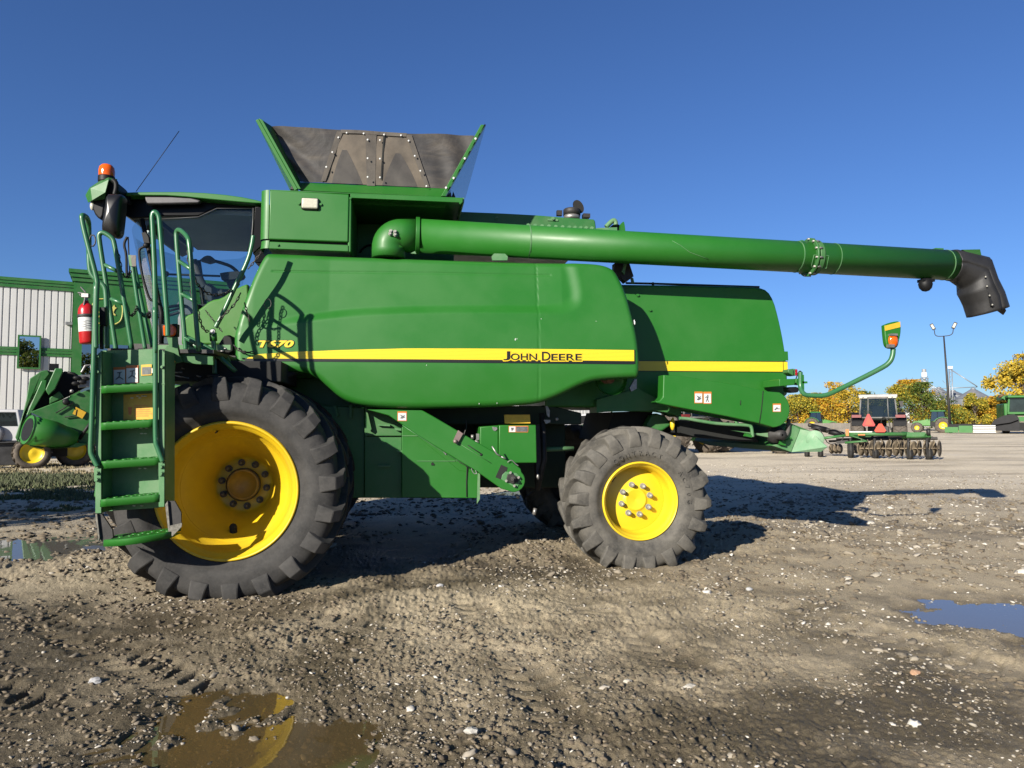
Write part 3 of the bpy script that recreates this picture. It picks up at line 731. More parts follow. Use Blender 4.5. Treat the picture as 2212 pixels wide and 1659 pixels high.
# lower hood wall below the stripe
# ---- straw chopper housing / side shield
YS = .86
arm = P3(c7, [(945,140),(1100,152),(1500,215),(1680,258)], YS)
c_e = c7(1740,388,YS); re_ = (c7(1864,388,YS)-c_e).length
for k in range(13):
    a = R(65-155*k/12); arm.append(c_e+Vector((re_*math.cos(a),0,re_*math.sin(a))))
arm += P3(c7, [(1640,492),(1400,440),(1100,385),(900,345),(885,335),(918,325),(940,300)], YS)
mb = MB(); mb.prism(arm, .16); shield = b(mb, 'chopper_shield', 'green', bevel=.022, seg=3)
mb = MB(); mb.tube([c7(1668,256,YS-.004), c7(1662,330,YS-.004), c7(1655,400,YS-.004), c7(1641,490,YS-.004)], .004, 6); b(mb, 'shield_seam', 'blackgap', shield)
mb = MB(); mb.tube([c7(1505,325,YS-.003), c7(1504,360,YS-.003)], .004, 6); b(mb, 'shield_slot', 'blackgap', shield)
def decal(cr, x0, y0, x1, y1, Y, par, kind='warn', skew=0):
    mb = MB(); mb.prism(P3(cr, [(x0,y0),(x1,y0+skew),(x1,y1+skew),(x0,y1)], Y-.003), .002); d = b(mb, 'warning_decal', 'decalorange', par)
    w_, h_ = x1-x0, y1-y0; f = lambda a, c: cr(x0+a*w_, y0+c*h_+skew*a, Y-.0055)
    mb = MB(); mb.prism([f(.06,.16), f(.94,.16), f(.94,.94), f(.06,.94)], .001); b(mb, 'decal_face', 'white', d)
    mb = MB()
    if kind == 'warn': 
        for pts in ([(.2,.3),(.6,.45),(.8,.35),(.7,.5),(.85,.6),(.5,.75),(.25,.7),(.45,.55)],): mb.prism([f(*p)+Vector((0,-.002,0)) for p in pts], .001)
    elif kind == 'man':
        for pts in ([(.45,.25),(.6,.25),(.6,.35),(.45,.35)],[(.4,.38),(.65,.38),(.55,.6),(.7,.85),(.6,.85),(.48,.65),(.35,.85),(.28,.82),(.42,.58)],[(.2,.45),(.4,.38),(.42,.44),(.25,.52)]): mb.prism([f(*p)+Vector((0,-.002,0)) for p in pts], .001)
    elif kind == 'hand': 
        for pts in ([(.15,.75),(.5,.4),(.6,.5),(.3,.8)],[(.5,.55),(.85,.6),(.85,.68),(.5,.66)]): mb.prism([f(*p)+Vector((0,-.002,0)) for p in pts], .001)
    else:
        for k in range(5): mb.prism([f(.12,.26+.13*k)+Vector((0,-.002,0)), f(.5+.38*((k*37)%5)/5,.26+.13*k)+Vector((0,-.002,0)), f(.5+.38*((k*37)%5)/5,.31+.13*k)+Vector((0,-.002,0)), f(.12,.31+.13*k)+Vector((0,-.002,0))], .001)
    b(mb, 'decal_symbol', 'decalink', d); return d
decal(c7, 1170,262,1229,346, YS, shield, 'warn'); decal(c7, 1235,263,1293,350, YS, shield, 'man'); decal(c7, 1739,349,1797,409, YS, shield, 'hand')
# wall under the hood, hidden parts
mb = MB(); mb.prism(P3(c7, [(500,120),(1840,120),(1840,280),(1600,500),(1060,400),(880,410),(500,400)], YH+.06), .05); b(mb, 'chopper_wall', 'green')
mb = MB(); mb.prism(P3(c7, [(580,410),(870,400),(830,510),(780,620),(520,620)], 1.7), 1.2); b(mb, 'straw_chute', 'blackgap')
mb = MB(); mb.lathe([(.16,0),(.16,.06),(.13,.08),(.05,.09)], c7(560,175,.92)-Vector((0,.05,0)), 40); b(mb, 'drive_pulley', 'green')
mb = MB(); mb.tube([c7(560,175,.85), c7(560,175,1.3)], .04, 16); mb.prism(P3(c7, [(490,180),(590,178),(560,200),(520,205)], .88), .02); b(mb, 'pulley_shaft', 'rust')
mb = MB(); mb.prism(P3(c7, [(735,170),(752,172),(750,240),(712,262),(700,235)], .95), .03); b(mb, 'belt_guard', 'steel')
mb = MB(); mb.prism(P3(c7, [(460,320),(760,240),(930,330),(1080,395),(1060,445),(990,415),(880,398),(600,405),(460,415)], 1.25), .3); b(mb, 'hopper_bottom', 'greenrough')
# rear axle and steering bits
mb = MB(); mb.tube([Vector((XR,1.0,ZR)), Vector((XR,3.4,ZR))], .11, 16); mb.box((XR,2.2,ZR+.15), (.35,1.6,.3)); b(mb, 'rear_axle', 'darkmetal')
mb = MB(); mb.prism(P3(c7, [(815,512),(860,430),(900,420),(960,440),(985,470),(1010,500),(935,550),(890,550)], 1.5), .15); b(mb, 'axle_bracket', 'greenrough', bevel=.02)
mb = MB(); mb.sphere(c7(1010,500,1.35), .035, 10, (.8,.8,1.9)); mb.tube([c7(1014,450,1.35), c7(1012,480,1.35)], .01); b(mb, 'yellow_plumb', 'yellowbright')
mb = MB(); mb.tube(smooth_path(P3(c7, [(1060,455),(1120,458),(1180,470),(1340,497),(1570,505),(1585,520),(1592,590)], .95)), .018, 10); b(mb, 'support_tube', 'greendust')
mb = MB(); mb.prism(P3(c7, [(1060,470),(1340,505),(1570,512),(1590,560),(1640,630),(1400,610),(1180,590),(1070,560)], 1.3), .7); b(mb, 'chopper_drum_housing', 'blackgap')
# tailboard (straw spreader)
mb = MB(); mb.prism(P3(c16, [(480,495),(1100,615),(1180,680),(1080,720),(1350,812),(1480,480),(1340,395),(1250,460),(1180,520),(900,540)], 1.02), .05)
tail = b(mb, 'tailboard', 'greendust', bevel=.006)
pw = [(1480,480,1.02),(1640,510,.86),(1760,640,.74),(1872,735,.66),(1780,806,.76),(1350,812,1.01)]
mb = MB(); mb.prism([c16(x, y, Y_) for x, y, Y_ in pw], .02, (.68,.73,0)); side_wing = b(mb, 'tailboard_wing', 'palegreen', tail)
mb = MB(); tmp = MB().lathe([(.001,-.012),(.04,-.012),(.045,-.006),(.085,-.005),(.09,.004)], (0,0,0), 28); rot = Matrix.Rotation(R(-35),3,'Z'); cc_ = c16(1690,620,.82); mb.add([rot@Vector(q)+cc_ for q in tmp.v], tmp.f, True); b(mb, 'tailboard_hub', 'palegreen', side_wing)
mb = MB(); mb.prism([c16(1340,395,1.07), c16(1080,720,1.07), c16(1350,812,1.07), c16(1780,806,1.07), c16(1872,735,1.07), c16(1640,510,1.07)], 2.1, (0,1,0)); b(mb, 'tailboard_deck', 'greenrough', tail)
mb = MB(); mb.tube(smooth_path(P3(c16, [(1312,330),(1305,440),(1300,520),(1260,590),(1200,640)], .99)), .022, 10); b(mb, 'tailboard_hose', plain('dusty_hose', (.1,.09,.08), .8), tail)
mb = MB(); mb.lathe([(.01,-.1),(.05,-.1),(.05,0),(.09,.01),(.09,.1)], c16(1150,560,.98), 24); b(mb, 'spreader_motor', 'darkmetal', tail)
mb = MB(); mb.prism(P3(c16, [(1180,640),(1270,660),(1270,720),(1180,700)], .97), .05); mb.prism(P3(c16, [(700,540),(770,560),(780,600),(680,580)], .93), .05); mb.prism(P3(c16, [(1260,640),(1350,600),(1362,612),(1270,655)], .98), .02); b(mb, 'tailboard_brackets', 'green', tail)
# rear bracket, tail light and marker arm
mb = MB(); mb.prism(P3(c15, [(-60,515),(275,505),(275,640),(-60,670)], .92), .35); mb.prism(P3(c15, [(300,500),(415,500),(415,650),(290,640)], 1.0), .04); br = b(mb, 'rear_bracket', 'green', bevel=.006)
mb = MB(); mb.prism(P3(c15, [(130,300),(250,283),(250,445),(130,370)], .95), .12); mb.prism(P3(c15, [(245,283),(290,292),(290,440),(245,445)], .97), .1); tl = b(mb, 'tail_light', 'greenrough', br, bevel=.008)
mb = MB(); mb.prism(P3(c15, [(290,292),(338,300),(338,432),(290,440)], .97), .1); b(mb, 'red_lens', 'redlamp', tl, bevel=.006)
mb = MB(); mb.prism(smooth_path(P3(c15, [(150,685),(350,680),(365,760),(330,810),(200,800),(150,750)], .97), it=1), .12); b(mb, 'rear_work_lamp', 'blackplastic', br)
mb = MB(); mb.tube(smooth_path(P3(c15, [(300,500),(325,440),(345,380),(380,335),(410,345),(425,400),(428,520),(430,660)], .93)), .006, 6); b(mb, 'lamp_wire', 'blackplastic', br)
# marker arm comes towards the camera as it goes back
q = lambda cr, x, y, Y: cr(x, y, Y)
path = [c15(395,360,.9), c15(395,500,.9), c15(392,690,.9), c15(430,790,.86), c15(500,860,.82), c15(620,870,.72), c9(610,325,.55), c9(690,290,.45), c9(1080,95,.08), c9(1135,50,.04), c9(1155,0,.03), c8(1108,1120,.03)]
mb = MB(); mb.tube(smooth_path(path), .024, 14); marm = b(mb, 'marker_arm', 'greenrail')
mb = MB(); mb.box(c15(455,585,.9), (.07,.05,.02)); mb.box(c15(430,585,.9), (.02,.05,.16)); b(mb, 'arm_latch', 'green', marm)
mb = MB(); mb.prism(smooth_path(P3(c8, [(1033,922),(1100,895),(1165,886),(1176,930),(1172,1000),(1160,1050),(1150,1100),(1125,1120),(1075,1118),(1050,1090),(1040,1010)], .02), it=1), .05); head = b(mb, 'marker_head', 'green', marm, bevel=.008)
mb = MB(); mb.prism(P3(c8, [(1036,928),(1168,893),(1169,938),(1040,970)], .017), .004); b(mb, 'reflective_band', 'decalyellow', head)
mb = MB(); mb.sphere(c8(1107,1052,.015), .068, 16, (.72,.4,1)); b(mb, 'amber_lens', 'amber', head)
mb = MB(); mb.box(c8(1107,1003,.0), (.07,.04,.02)); mb.box(c8(1085,1098,.0), (.06,.04,.03)); b(mb, 'lens_clips', 'steel', head)

# ---- underside panels between the wheels
Y2 = 1.02
mb = MB(); mb.prism(P3(c5, [(-60,430),(410,455),(410,1240),(-60,1240)], Y2+.1), .05); mb.prism(P3(c5, [(410,455),(735,470),(735,700),(410,700)], Y2+.04), .06); mb.prism(P3(c5, [(410,702),(735,702),(735,1240),(410,1240)], Y2+.07), .06)
under = b(mb, 'lower_side_panel', 'greenrough', bevel=.006)
mb = MB(); mb.prism(P3(c5, [(525,602),(632,602),(632,616),(525,610)], Y2-.005), .045); mb.prism(P3(c5, [(675,630),(730,638),(730,655),(680,650)], Y2-.01), .05); mb.prism(P3(c5, [(528,958),(634,958),(634,968),(528,968)], Y2+.03), .04); mb.prism(P3(c5, [(690,828),(735,828),(735,845),(695,842)], Y2), .05); b(mb, 'panel_handles', 'greendust', under)
mb = MB(); mb.prism(P3(c5, [(412,440),(425,440),(470,640),(455,660)], Y2-.02), .05); mb.prism(P3(c5, [(135,440),(160,440),(185,520),(165,530)], Y2+.05), .05); mb.prism(P3(c5, [(276,430),(300,430),(300,545),(276,540)], Y2+.05), .05); b(mb, 'panel_ribs', 'greenrough', under)
mb = MB(); mb.prism(P3(c5, [(735,590),(1240,1000),(1405,1015),(1390,1242),(735,1236)], Y2-.02), .12); mb.prism(P3(c5, [(735,560),(1000,560),(1400,900),(1400,1015),(735,1015)], Y2-.018), .1); mp = b(mb, 'lower_access_panel', 'green', bevel=.006)
mb = MB(); mb.prism(P3(c5, [(735,696),(880,696),(885,701),(735,701)], Y2-.026), .01); mb.prism(P3(c5, [(865,916),(1200,916),(1200,921),(865,921)], Y2-.026), .01); mb.prism(P3(c5, [(1398,1015),(1416,1020),(1414,1250),(1390,1290)], Y2-.09), .03); b(mb, 'panel_folds', 'greendust', mp)
mb = MB(); mb.tube(P3(c5, [(1240,930),(1290,955),(1304,975),(1298,1100),(1300,1230)], Y2-.026), .006, 6); mb.prism(P3(c5, [(990,938),(1003,928),(1018,948),(1015,955),(990,955)], Y2-.03), .02); b(mb, 'panel_gap', 'blackgap', mp)
# elevator (tailings) diagonal
Y3 = .74
ev = P3(c5, [(430,470),(900,470),(1010,530),(1400,760),(1700,930),(1770,985)], Y3)
cc = c5(1712,1090,Y3); rr_ = (c5(1810,1090,Y3)-cc).length
for k in range(10):
    a = R(48-165*k/9); ev.append(cc+Vector((rr_*math.cos(a),0,rr_*math.sin(a))))
ev += P3(c5, [(1600,1160),(1410,1025),(880,700),(620,522)], Y3)
mb = MB(); mb.prism(ev, .2); elev = b(mb, 'elevator_housing', 'green', bevel=.008)
mb = MB(); mb.tube(P3(c5, [(740,608),(880,700),(1110,850),(1350,990)], Y3-.006), .006, 6); mb.tube(P3(c5, [(1240,770),(1400,870),(1515,938)], Y3-.003), .003, 6); mb.prism(P3(c5, [(1205,900),(1225,912),(1210,925)], Y3-.01), .01); b(mb, 'elevator_seam', 'greenrough', elev)
mb = MB(); mb.tube(P3(c5, [(1310,780),(1420,852)], Y3-.006), .005, 6); mb.sphere(c5(1425,862,Y3), .014, 8); mb.prism(P3(c5, [(1550,1060),(1600,950),(1655,975),(1645,1010),(1600,1080)], Y3-.004), .02); b(mb, 'elevator_openings', 'blackgap', elev)
mb = MB(); mb.prism(P3(c5, [(1225,650),(1268,680),(1215,775),(1180,745)], Y3-.03), .02); mb.sphere(c5(1200,748,Y3-.04), .02, 10); b(mb, 'latch_plate', plain('bare_plate', (.3,.22,.2), .5, .4), elev)
mb = MB()
for pts in ([(1520,790),(1560,855),(1600,880)], [(1600,880),(1640,900)]): mb.tube(P3(c5, pts, Y3-.02), .008, 8)
mb.tube(smooth_path(P3(c5, [(1655,930),(1690,905),(1720,940),(1750,960)], Y3-.02)), .005, 6)
mb.tube(smooth_path(P3(c5, [(1100,840),(1120,870),(1118,850)], Y3-.02)), .004, 6); mb.tube(smooth_path(P3(c5, [(1340,985),(1360,1030),(1390,1030),(1375,1000)], Y3-.02)), .005, 6)
b(mb, 'adjusting_bolts', 'steel', elev)
mb = MB(); mb.prism(P3(c5, [(1640,1010),(1735,1025),(1775,1065),(1772,1090),(1735,1160),(1660,1115),(1600,1078),(1610,1040)], Y3-.008), .01); bp = b(mb, 'bearing_plate', 'greendust', elev, bevel=.003)
mb = MB(); mb.prism(P3(c5, [(1655,1035),(1700,1030),(1758,1065),(1750,1100),(1700,1120),(1645,1095)], Y3-.025), .02); mb.tube([c5(1705,1075,Y3-.02), c5(1705,1075,Y3-.065)], .026, 16); mb.tube([c5(1705,1075,Y3-.02), c5(1705,1075,Y3-.1)], .012, 12); b(mb, 'bearing', 'darkmetal', bp, bevel=.004)
mb = MB()
for x, y in ((1682,1020),(1752,1062),(1645,1092),(1715,1135)): bolt(mb, c5(x,y,Y3-.026), .009, .009)
b(mb, 'bearing_bolts', 'zinc', bp)
decal(c5, 697,487,778,570, Y3, elev, 'warn')
# battery box
mb = MB(); mb.prism(P3(c5, [(1415,620),(1576,608),(1576,930),(1415,935)], .90), .4); mb.prism(P3(c5, [(1580,606),(1905,604),(1912,935),(1580,938)], .88), .45); bat = b(mb, 'battery_box', 'green', bevel=.01)
mb = MB(); mb.prism(P3(c5, [(1627,515),(1850,515),(1855,590),(1632,590)], .99), .03); b(mb, 'caution_plate', 'decalyellow', bat)
mb = MB(); mb.prism(P3(c5, [(1666,612),(1836,612),(1834,668),(1666,668)], .876), .003); d = b(mb, 'warning_decal', 'decalorange', bat)
mb = MB(); mb.prism(P3(c5, [(1670,618),(1724,618),(1724,665),(1670,665)], .873), .002); b(mb, 'decal_face', 'white', d)
mb = MB(); mb.prism(P3(c5, [(1730,618),(1830,618),(1830,663),(1730,663)], .873), .002); mb.prism(P3(c5, [(1685,628),(1710,628),(1705,650),(1690,655)], .871), .001); b(mb, 'decal_symbol', 'decalink', d)
mb = MB(); mb.prism(P3(c5, [(1520,620),(1560,625),(1568,640),(1548,658),(1530,650)], .89), .02); mb.prism(P3(c5, [(1383,680),(1408,680),(1408,735),(1383,735)], .95), .03); mb.tube(P3(c5, [(1370,745),(1405,765)], .95), .02, 8); mb.tube(P3(c5, [(1350,690),(1350,725)], .95), .016, 8); b(mb, 'box_latch', 'steel', bat)
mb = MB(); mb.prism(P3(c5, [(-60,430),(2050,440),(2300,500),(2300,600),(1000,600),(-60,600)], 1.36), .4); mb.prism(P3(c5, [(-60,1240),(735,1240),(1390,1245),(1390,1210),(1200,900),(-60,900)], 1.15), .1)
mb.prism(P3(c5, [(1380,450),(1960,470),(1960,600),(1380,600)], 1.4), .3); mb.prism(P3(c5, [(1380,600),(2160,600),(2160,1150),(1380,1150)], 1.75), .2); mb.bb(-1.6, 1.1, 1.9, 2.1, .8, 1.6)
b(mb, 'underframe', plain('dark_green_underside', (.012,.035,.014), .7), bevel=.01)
mb = MB(); mb.prism(P3(c5, [(1905,1020),(1905,600),(1945,600),(1950,1170),(1910,1170)], 1.2), .1); mb.tube(P3(c5, [(1955,500),(1975,900),(1915,1170)], 1.2), .03, 8); mb.tube(smooth_path(P3(c5, [(1290,560),(1300,620),(1275,690)], 1.1)), .008, 6); b(mb, 'frame_leg', 'darkmetal')
mb = MB(); mb.prism(P3(c5, [(1985,440),(2005,440),(2025,480),(2020,540),(2000,520)], 1.15), .03); mb.prism(P3(c5, [(1970,560),(2030,560),(2028,580),(1990,595)], 1.15), .03); mb.sphere(c5(2085,553,1.15), .02, 8); mb.sphere(c5(1920,1055,1.15), .03, 8, (.6,.6,1.2)); mb.tube(P3(c5, [(1898,1330),(1885,1385)], 1.15), .02, 8); mb.tube(P3(c5, [(1730,1215),(1755,1238)], 1.1), .016, 8); b(mb, 'loose_fittings', 'steel')
mb = MB(); mb.tube(P3(c5, [(1900,820),(2230,808)], 1.3), .025, 8); b(mb, 'tie_rod', 'greendust')
mb = MB(); mb.tube([Vector((XF,1.25,ZF)), Vector((XF,3.2,ZF))], .17, 20); mb.box((XF,2.2,ZF), (.5,2.0,.5)); b(mb, 'front_axle', 'darkmetal')

# ---- cab
YB = 1.25; YB2 = 3.15
ztop = c1(1000,350,YB).z; 
roofp = smooth_path(P3(c1, [(395,330),(640,322),(1060,322),(1400,352),(1632,400),(1640,420),(1300,392),(900,352),(660,350),(450,350)], YB-.05), it=1)
mb = MB(); mb.prism(roofp, YB2-YB+.15); cab = b(mb, 'cab_roof', 'green', bevel=.01)
mb = MB(); mb.prism(P3(c1, [(405,352),(660,354),(930,360),(1300,395),(1640,425),(1640,458),(1250,450),(1100,520),(820,520),(560,540),(470,500),(420,420)], YB+.08), .06)
mb.prism(P3(c1, [(405,352),(660,354),(660,490),(545,540),(480,500),(420,420)], YB+.12), YB2-YB-.2)
mb.prism(P3(c1, [(1560,440),(1640,440),(1625,760),(1545,830),(1540,700)], YB), .1)
mb.prism(P3(c1, [(1560,440),(1660,440),(1660,900),(1560,900)], YB+.4), YB2-YB-.4)
b(mb, 'cab_frame', 'cabblack', cab, bevel=.01)
mb = MB(); mb.prism(P3(c1, [(662,358),(880,360),(1040,368),(1120,392),(1100,412),(880,418),(672,420)], YB-.03), .06); b(mb, 'roof_side_vent', plain('grey_plastic', (.085,.08,.085), .5), cab, bevel=.012)
zl = c1(1000,430,YB).z
mb = MB(); mb.bb(c1(560,500,YB).x+.1, c1(1600,500,YB).x, YB+.22, YB2-.04, zl-.02, zl+.03); b(mb, 'headliner', 'liner', cab)
FZ = c1(740,1565,YB).z
mb = MB(); gl = P3(c1, [(790,545),(1100,525),(1250,455),(1550,460),(1535,700),(1480,1000),(1380,1560),(800,1565),(680,760),(655,560)], YB+.02); mb.add(gl, [list(range(len(gl)))]); b(mb, 'side_window', 'glass', cab, fixn=False)
mb = MB(); gl = [Vector((p.x, YB2-.03, p.z)) for p in gl]; mb.add(gl, [list(range(len(gl)))]); b(mb, 'far_side_window', 'glass', cab, fixn=False)
tpL, btL = c1(655,540,YB+.03), c1(800,1562,YB+.03); rows = []
for j in range(15):
    f = j/14; base = tpL.lerp(btL, f); rows.append([Vector((base.x-.36*math.sin(math.pi*i/16)**.8*(1-.25*f), YB+.03+(YB2-YB-.06)*i/16, base.z)) for i in range(17)])
mb = MB(); mb.grid(rows); b(mb, 'windscreen', 'glassfront', cab, fixn=False)
mb = MB(); mb.tube(P3(c1, [(640,545),(690,760),(760,1130),(800,1310),(800,1565)], YB+.02), .022, 8); b(mb, 'front_pillar', 'blackplastic', cab)
mb = MB(); mb.tube(P3(c1, [(1550,455),(1545,600),(1535,720),(1490,950)], YB-.005), .007, 8); mb.tube(P3(c1, [(790,545),(1100,527),(1250,457),(1548,458)], YB-.002), .004, 6); b(mb, 'window_seal', 'seal', cab)
mb = MB()
for x in (c1(655,560,YB2).x,): pass
mb.tube([Vector((tpL.x,YB2,tpL.z)), Vector((btL.x,YB2,btL.z))], .035, 8); mb.tube([Vector((c1(1560,500,YB).x,YB2,tpL.z)), Vector((c1(1480,1000,YB).x,YB2,FZ))], .05, 8); mb.bb(btL.x, c1(1560,500,YB).x, YB2-.05, YB2+.02, FZ-.1, FZ+.05); b(mb, 'far_pillars', 'blackplastic', cab)
# interior
mb = MB(); mb.prism(smooth_path(P3(c1, [(1150,1200),(1145,1070),(1215,1065),(1220,1230)], 2.0), it=1), .5); mb.prism(smooth_path(P3(c1, [(1250,1110),(1400,1130),(1380,1170),(1260,1160)], 1.9), it=1), .55); mb.prism(smooth_path(P3(c1, [(1060,1240),(1260,1230),(1300,1300),(1060,1310)], 2.0), it=1), .5); b(mb, 'operator_seat', 'seat', cab, bevel=.03)
mb = MB(); mb.prism(smooth_path(P3(c1, [(1275,985),(1330,975),(1450,965),(1470,1010),(1400,1040),(1290,1040)], 1.5), it=1), .14); mb.prism(smooth_path(P3(c1, [(1320,1040),(1440,1050),(1400,1110),(1350,1110)], 1.55), it=1), .08); mb.tube(P3(c1, [(840,995),(1000,1000),(1280,1010)], 1.45), .012, 8); mb.sphere(c1(840,992,1.45), .03, 8); b(mb, 'armrest_console', 'blackplastic', cab, bevel=.01)
mb = MB(); mb.tube(P3(c1, [(780,1265),(800,1560)], 1.9), .04, 10)
ctr = c1(845,1292,1.7); rg = [ctr+Vector((.19*math.cos(a), .19*math.sin(a), .06*math.cos(a)-.01)) for a in [2*math.pi*k/28 for k in range(28)]]
mb.tube(rg, .016, 8, closed=True); mb.tube([rg[0], rg[14]], .012, 6); mb.tube([ctr, c1(800,1420,1.9)], .03, 8); b(mb, 'steering_wheel', 'blackplastic', cab)
mb = MB(); mb.tube(smooth_path(P3(c1, [(1060,880),(1110,1030),(1150,1100)], 3.0)), .045, 8); mb.tube(smooth_path(P3(c1, [(1210,880),(1300,905),(1370,930),(1420,975)], 2.8)), .02, 8); mb.prism(smooth_path(P3(c1, [(1110,880),(1160,840),(1210,845),(1235,885),(1180,900)], 2.7), it=1), .1); b(mb, 'corner_display', 'seat', cab)
mb = MB(); mb.prism(smooth_path(P3(c1, [(925,1240),(960,1190),(1020,1180),(1060,1230),(1060,1310),(1000,1330),(940,1300)], 1.7), it=1), .25); mb.prism(P3(c1, [(800,1560),(960,1560),(960,1450),(860,1430)], 1.5), .5); b(mb, 'control_column', plain('grey_console', (.13,.13,.135), .6), cab)
mb = MB(); mb.bb(c1(700,1560,1.3).x-.15, c1(1550,1560,1.3).x, YB-.02, YB2, FZ-.12, FZ-.0); b(mb, 'cab_floor', 'darkmetal', cab)
mb = MB(); mb.prism(P3(c1, [(675,635),(735,640),(770,700),(700,718)], 1.6), .02); b(mb, 'paper_notice', 'white', cab)
# green shroud beside the seat
sh = smooth_path(P3(c1, [(960,1570),(965,1380),(1000,1330),(1060,1310),(1120,1270),(1200,1205),(1290,1190),(1370,1130),(1480,1075),(1520,1075),(1500,1570)], YB-.12), it=1)
mb = MB(); mb.prism(sh, .1); b(mb, 'cab_side_shroud', paint('shroud_green', (.05,.2,.02), .4, .2), cab, bevel=.02)
mb = MB(); mb.prism(P3(c1, [(935,1350),(960,1290),(985,1500),(975,1575),(935,1575)], YB-.08), .05); b(mb, 'grey_post', plain('grey_post', (.2,.21,.22), .6), cab)
# door handle loop + wiper
mb = MB(); mb.tube(smooth_path(P3(c1, [(690,765),(640,775),(612,800),(640,1000),(690,1170),(710,1205),(745,1215)], YB-.05)), .012, 8); b(mb, 'grab_handle', 'blackplastic', cab)
mb = MB(); mb.prism(P3(c1, [(637,655),(672,655),(692,690),(700,740),(655,735)], YB-.08), .06); mb.sphere(c1(675,760,YB-.06), .03, 8); mb.tube(smooth_path(P3(c1, [(520,690),(490,750),(515,830),(515,1010),(530,1020)], YB-.1)), .012, 6); mb.tube(P3(c1, [(528,690),(540,1000)], YB-.1), .006, 6); b(mb, 'mirror_bracket', 'blackplastic', cab)
# light pod at the roof corner with beacon
mb = MB(); mb.prism(smooth_path(P3(c1, [(200,350),(225,300),(300,235),(360,215),(435,228),(442,330),(380,345),(345,370),(320,560),(260,520),(230,450),(215,400)], .98), it=1), .28)
pod = b(mb, 'roof_light_pod', 'blackplastic', cab, bevel=.03)
mb = MB()
pv = [c1(190,352,1.05), c1(222,296,1.02), c1(300,238,1.0), c1(370,215,.98), c1(437,228,1.05), c1(240,385,.90), c1(335,325,.90), c1(372,232,.92), c1(212,408,1.0), c1(330,372,.95), c1(230,300,.93)]
mb.add(pv, [(10,5,6,7),(1,10,7,3),(1,2,3),(0,1,10),(0,10,5),(0,5,8),(5,8,9,6),(7,6,9),(3,7,4)]); shell = b(mb, 'pod_shell', 'greenrough', pod); sdm = shell.modifiers.new('s','SOLIDIFY'); sdm.thickness = .012
mb = MB(); mb.sphere(c1(236,438,.99), .035, 14, (.6,.6,1.2)); b(mb, 'headlamp', 'lamp', pod)
mb = MB(); mb.tube(smooth_path(P3(c1, [(400,225),(430,245),(432,290),(418,345)], .8)), .022, 8); b(mb, 'mirror_arm', 'blackplastic', pod)
p = c1(352,205,1.05); mb = MB(); mb.tube([p+Vector((0,0,-.05)), p+Vector((0,0,.01))], .073, 24); bc = b(mb, 'beacon_base', 'blackplastic', pod, bevel=.008)
mb = MB(); mb.lathe([(.069,.01),(.07,.06),(.064,.095),(.046,.118),(.022,.128),(.0001,.13)], p, 32, 'Z'); b(mb, 'amber_dome', 'amber', bc)
mb = MB(); mp_ = smooth_path(P3(c1, [(365,332),(475,332),(485,365),(466,560),(448,700),(322,662),(306,640),(322,530),(352,350)], .70), it=2); cm_ = sum(mp_, Vector())/len(mp_)
rings = [[Vector((cm_.x+(p.x-cm_.x)*f, .70+yo, cm_.z+(p.z-cm_.z)*f)) for p in mp_+[mp_[0]]] for f, yo in ((.97,.12),(1,.06),(.985,.025),(.94,.0),(.85,-.022),(.7,-.04),(.5,-.053),(.25,-.06),(.01,-.062))]
mb.grid(rings); b(mb, 'side_mirror', plain('mirror_plastic', (.014,.0135,.0135), .33, 0, .2, 4, 0), cab, merge=True)
mb = MB(); mb.tube([c1(592,320,1.9), c1(820,0,1.9), U(387,283,1.9)], .0035, 6); b(mb, 'radio_antenna', 'blackplastic', cab)
mb = MB(); mb.prism(P3(c1, [(448,348),(535,349),(535,380),(545,400),(540,420),(470,400)], YB-.02), .05); b(mb, 'visor_edge', 'blackplastic', cab)
# ---- ladder
YL = -.40
mb = MB(); mb.prism(P3(c2, [(500,560),(512,520),(530,505),(530,1355),(497,1355)], YL), .03)
mb.prism(P3(c2, [(524,505),(530,505),(530,1355),(524,1355)], YL), .2)
ladder = b(mb, 'ladder_stile', 'greendust', bevel=.005); ladder['label'] = 'left upright of the boarding ladder'
mb = MB(); mb.prism(P3(c2, [(828,500),(850,500),(862,520),(860,1322),(828,1322)], YL), .02)
mb.prism(P3(c2, [(856,500),(862,520),(860,1322),(854,1322)], YL), .24)
b(mb, 'ladder_stile', 'greendust', bevel=.005)
mb = MB()
for x, y in ((513,537),(513,616),(847,591)): bolt(mb, c2(x,y,YL), .010, .012)
mb.prism(P3(c2, [(490,1118),(528,1118),(524,1188),(492,1188)], YL-.012), .012); mb.prism(P3(c2, [(828,1090),(860,1090),(858,1160),(828,1160)], YL-.012), .012)
mb.prism(P3(c2, [(497,700),(530,700),(530,704),(497,704)], YL-.004), .004); mb.prism(P3(c2, [(828,677),(862,677),(862,681),(828,681)], YL-.004), .004)
for x, y in ((507,1143),(507,1177),(843,1111),(843,1146)): bolt(mb, c2(x,y,YL-.012), .012, .014)
b(mb, 'ladder_brackets', 'greendust', ladder)
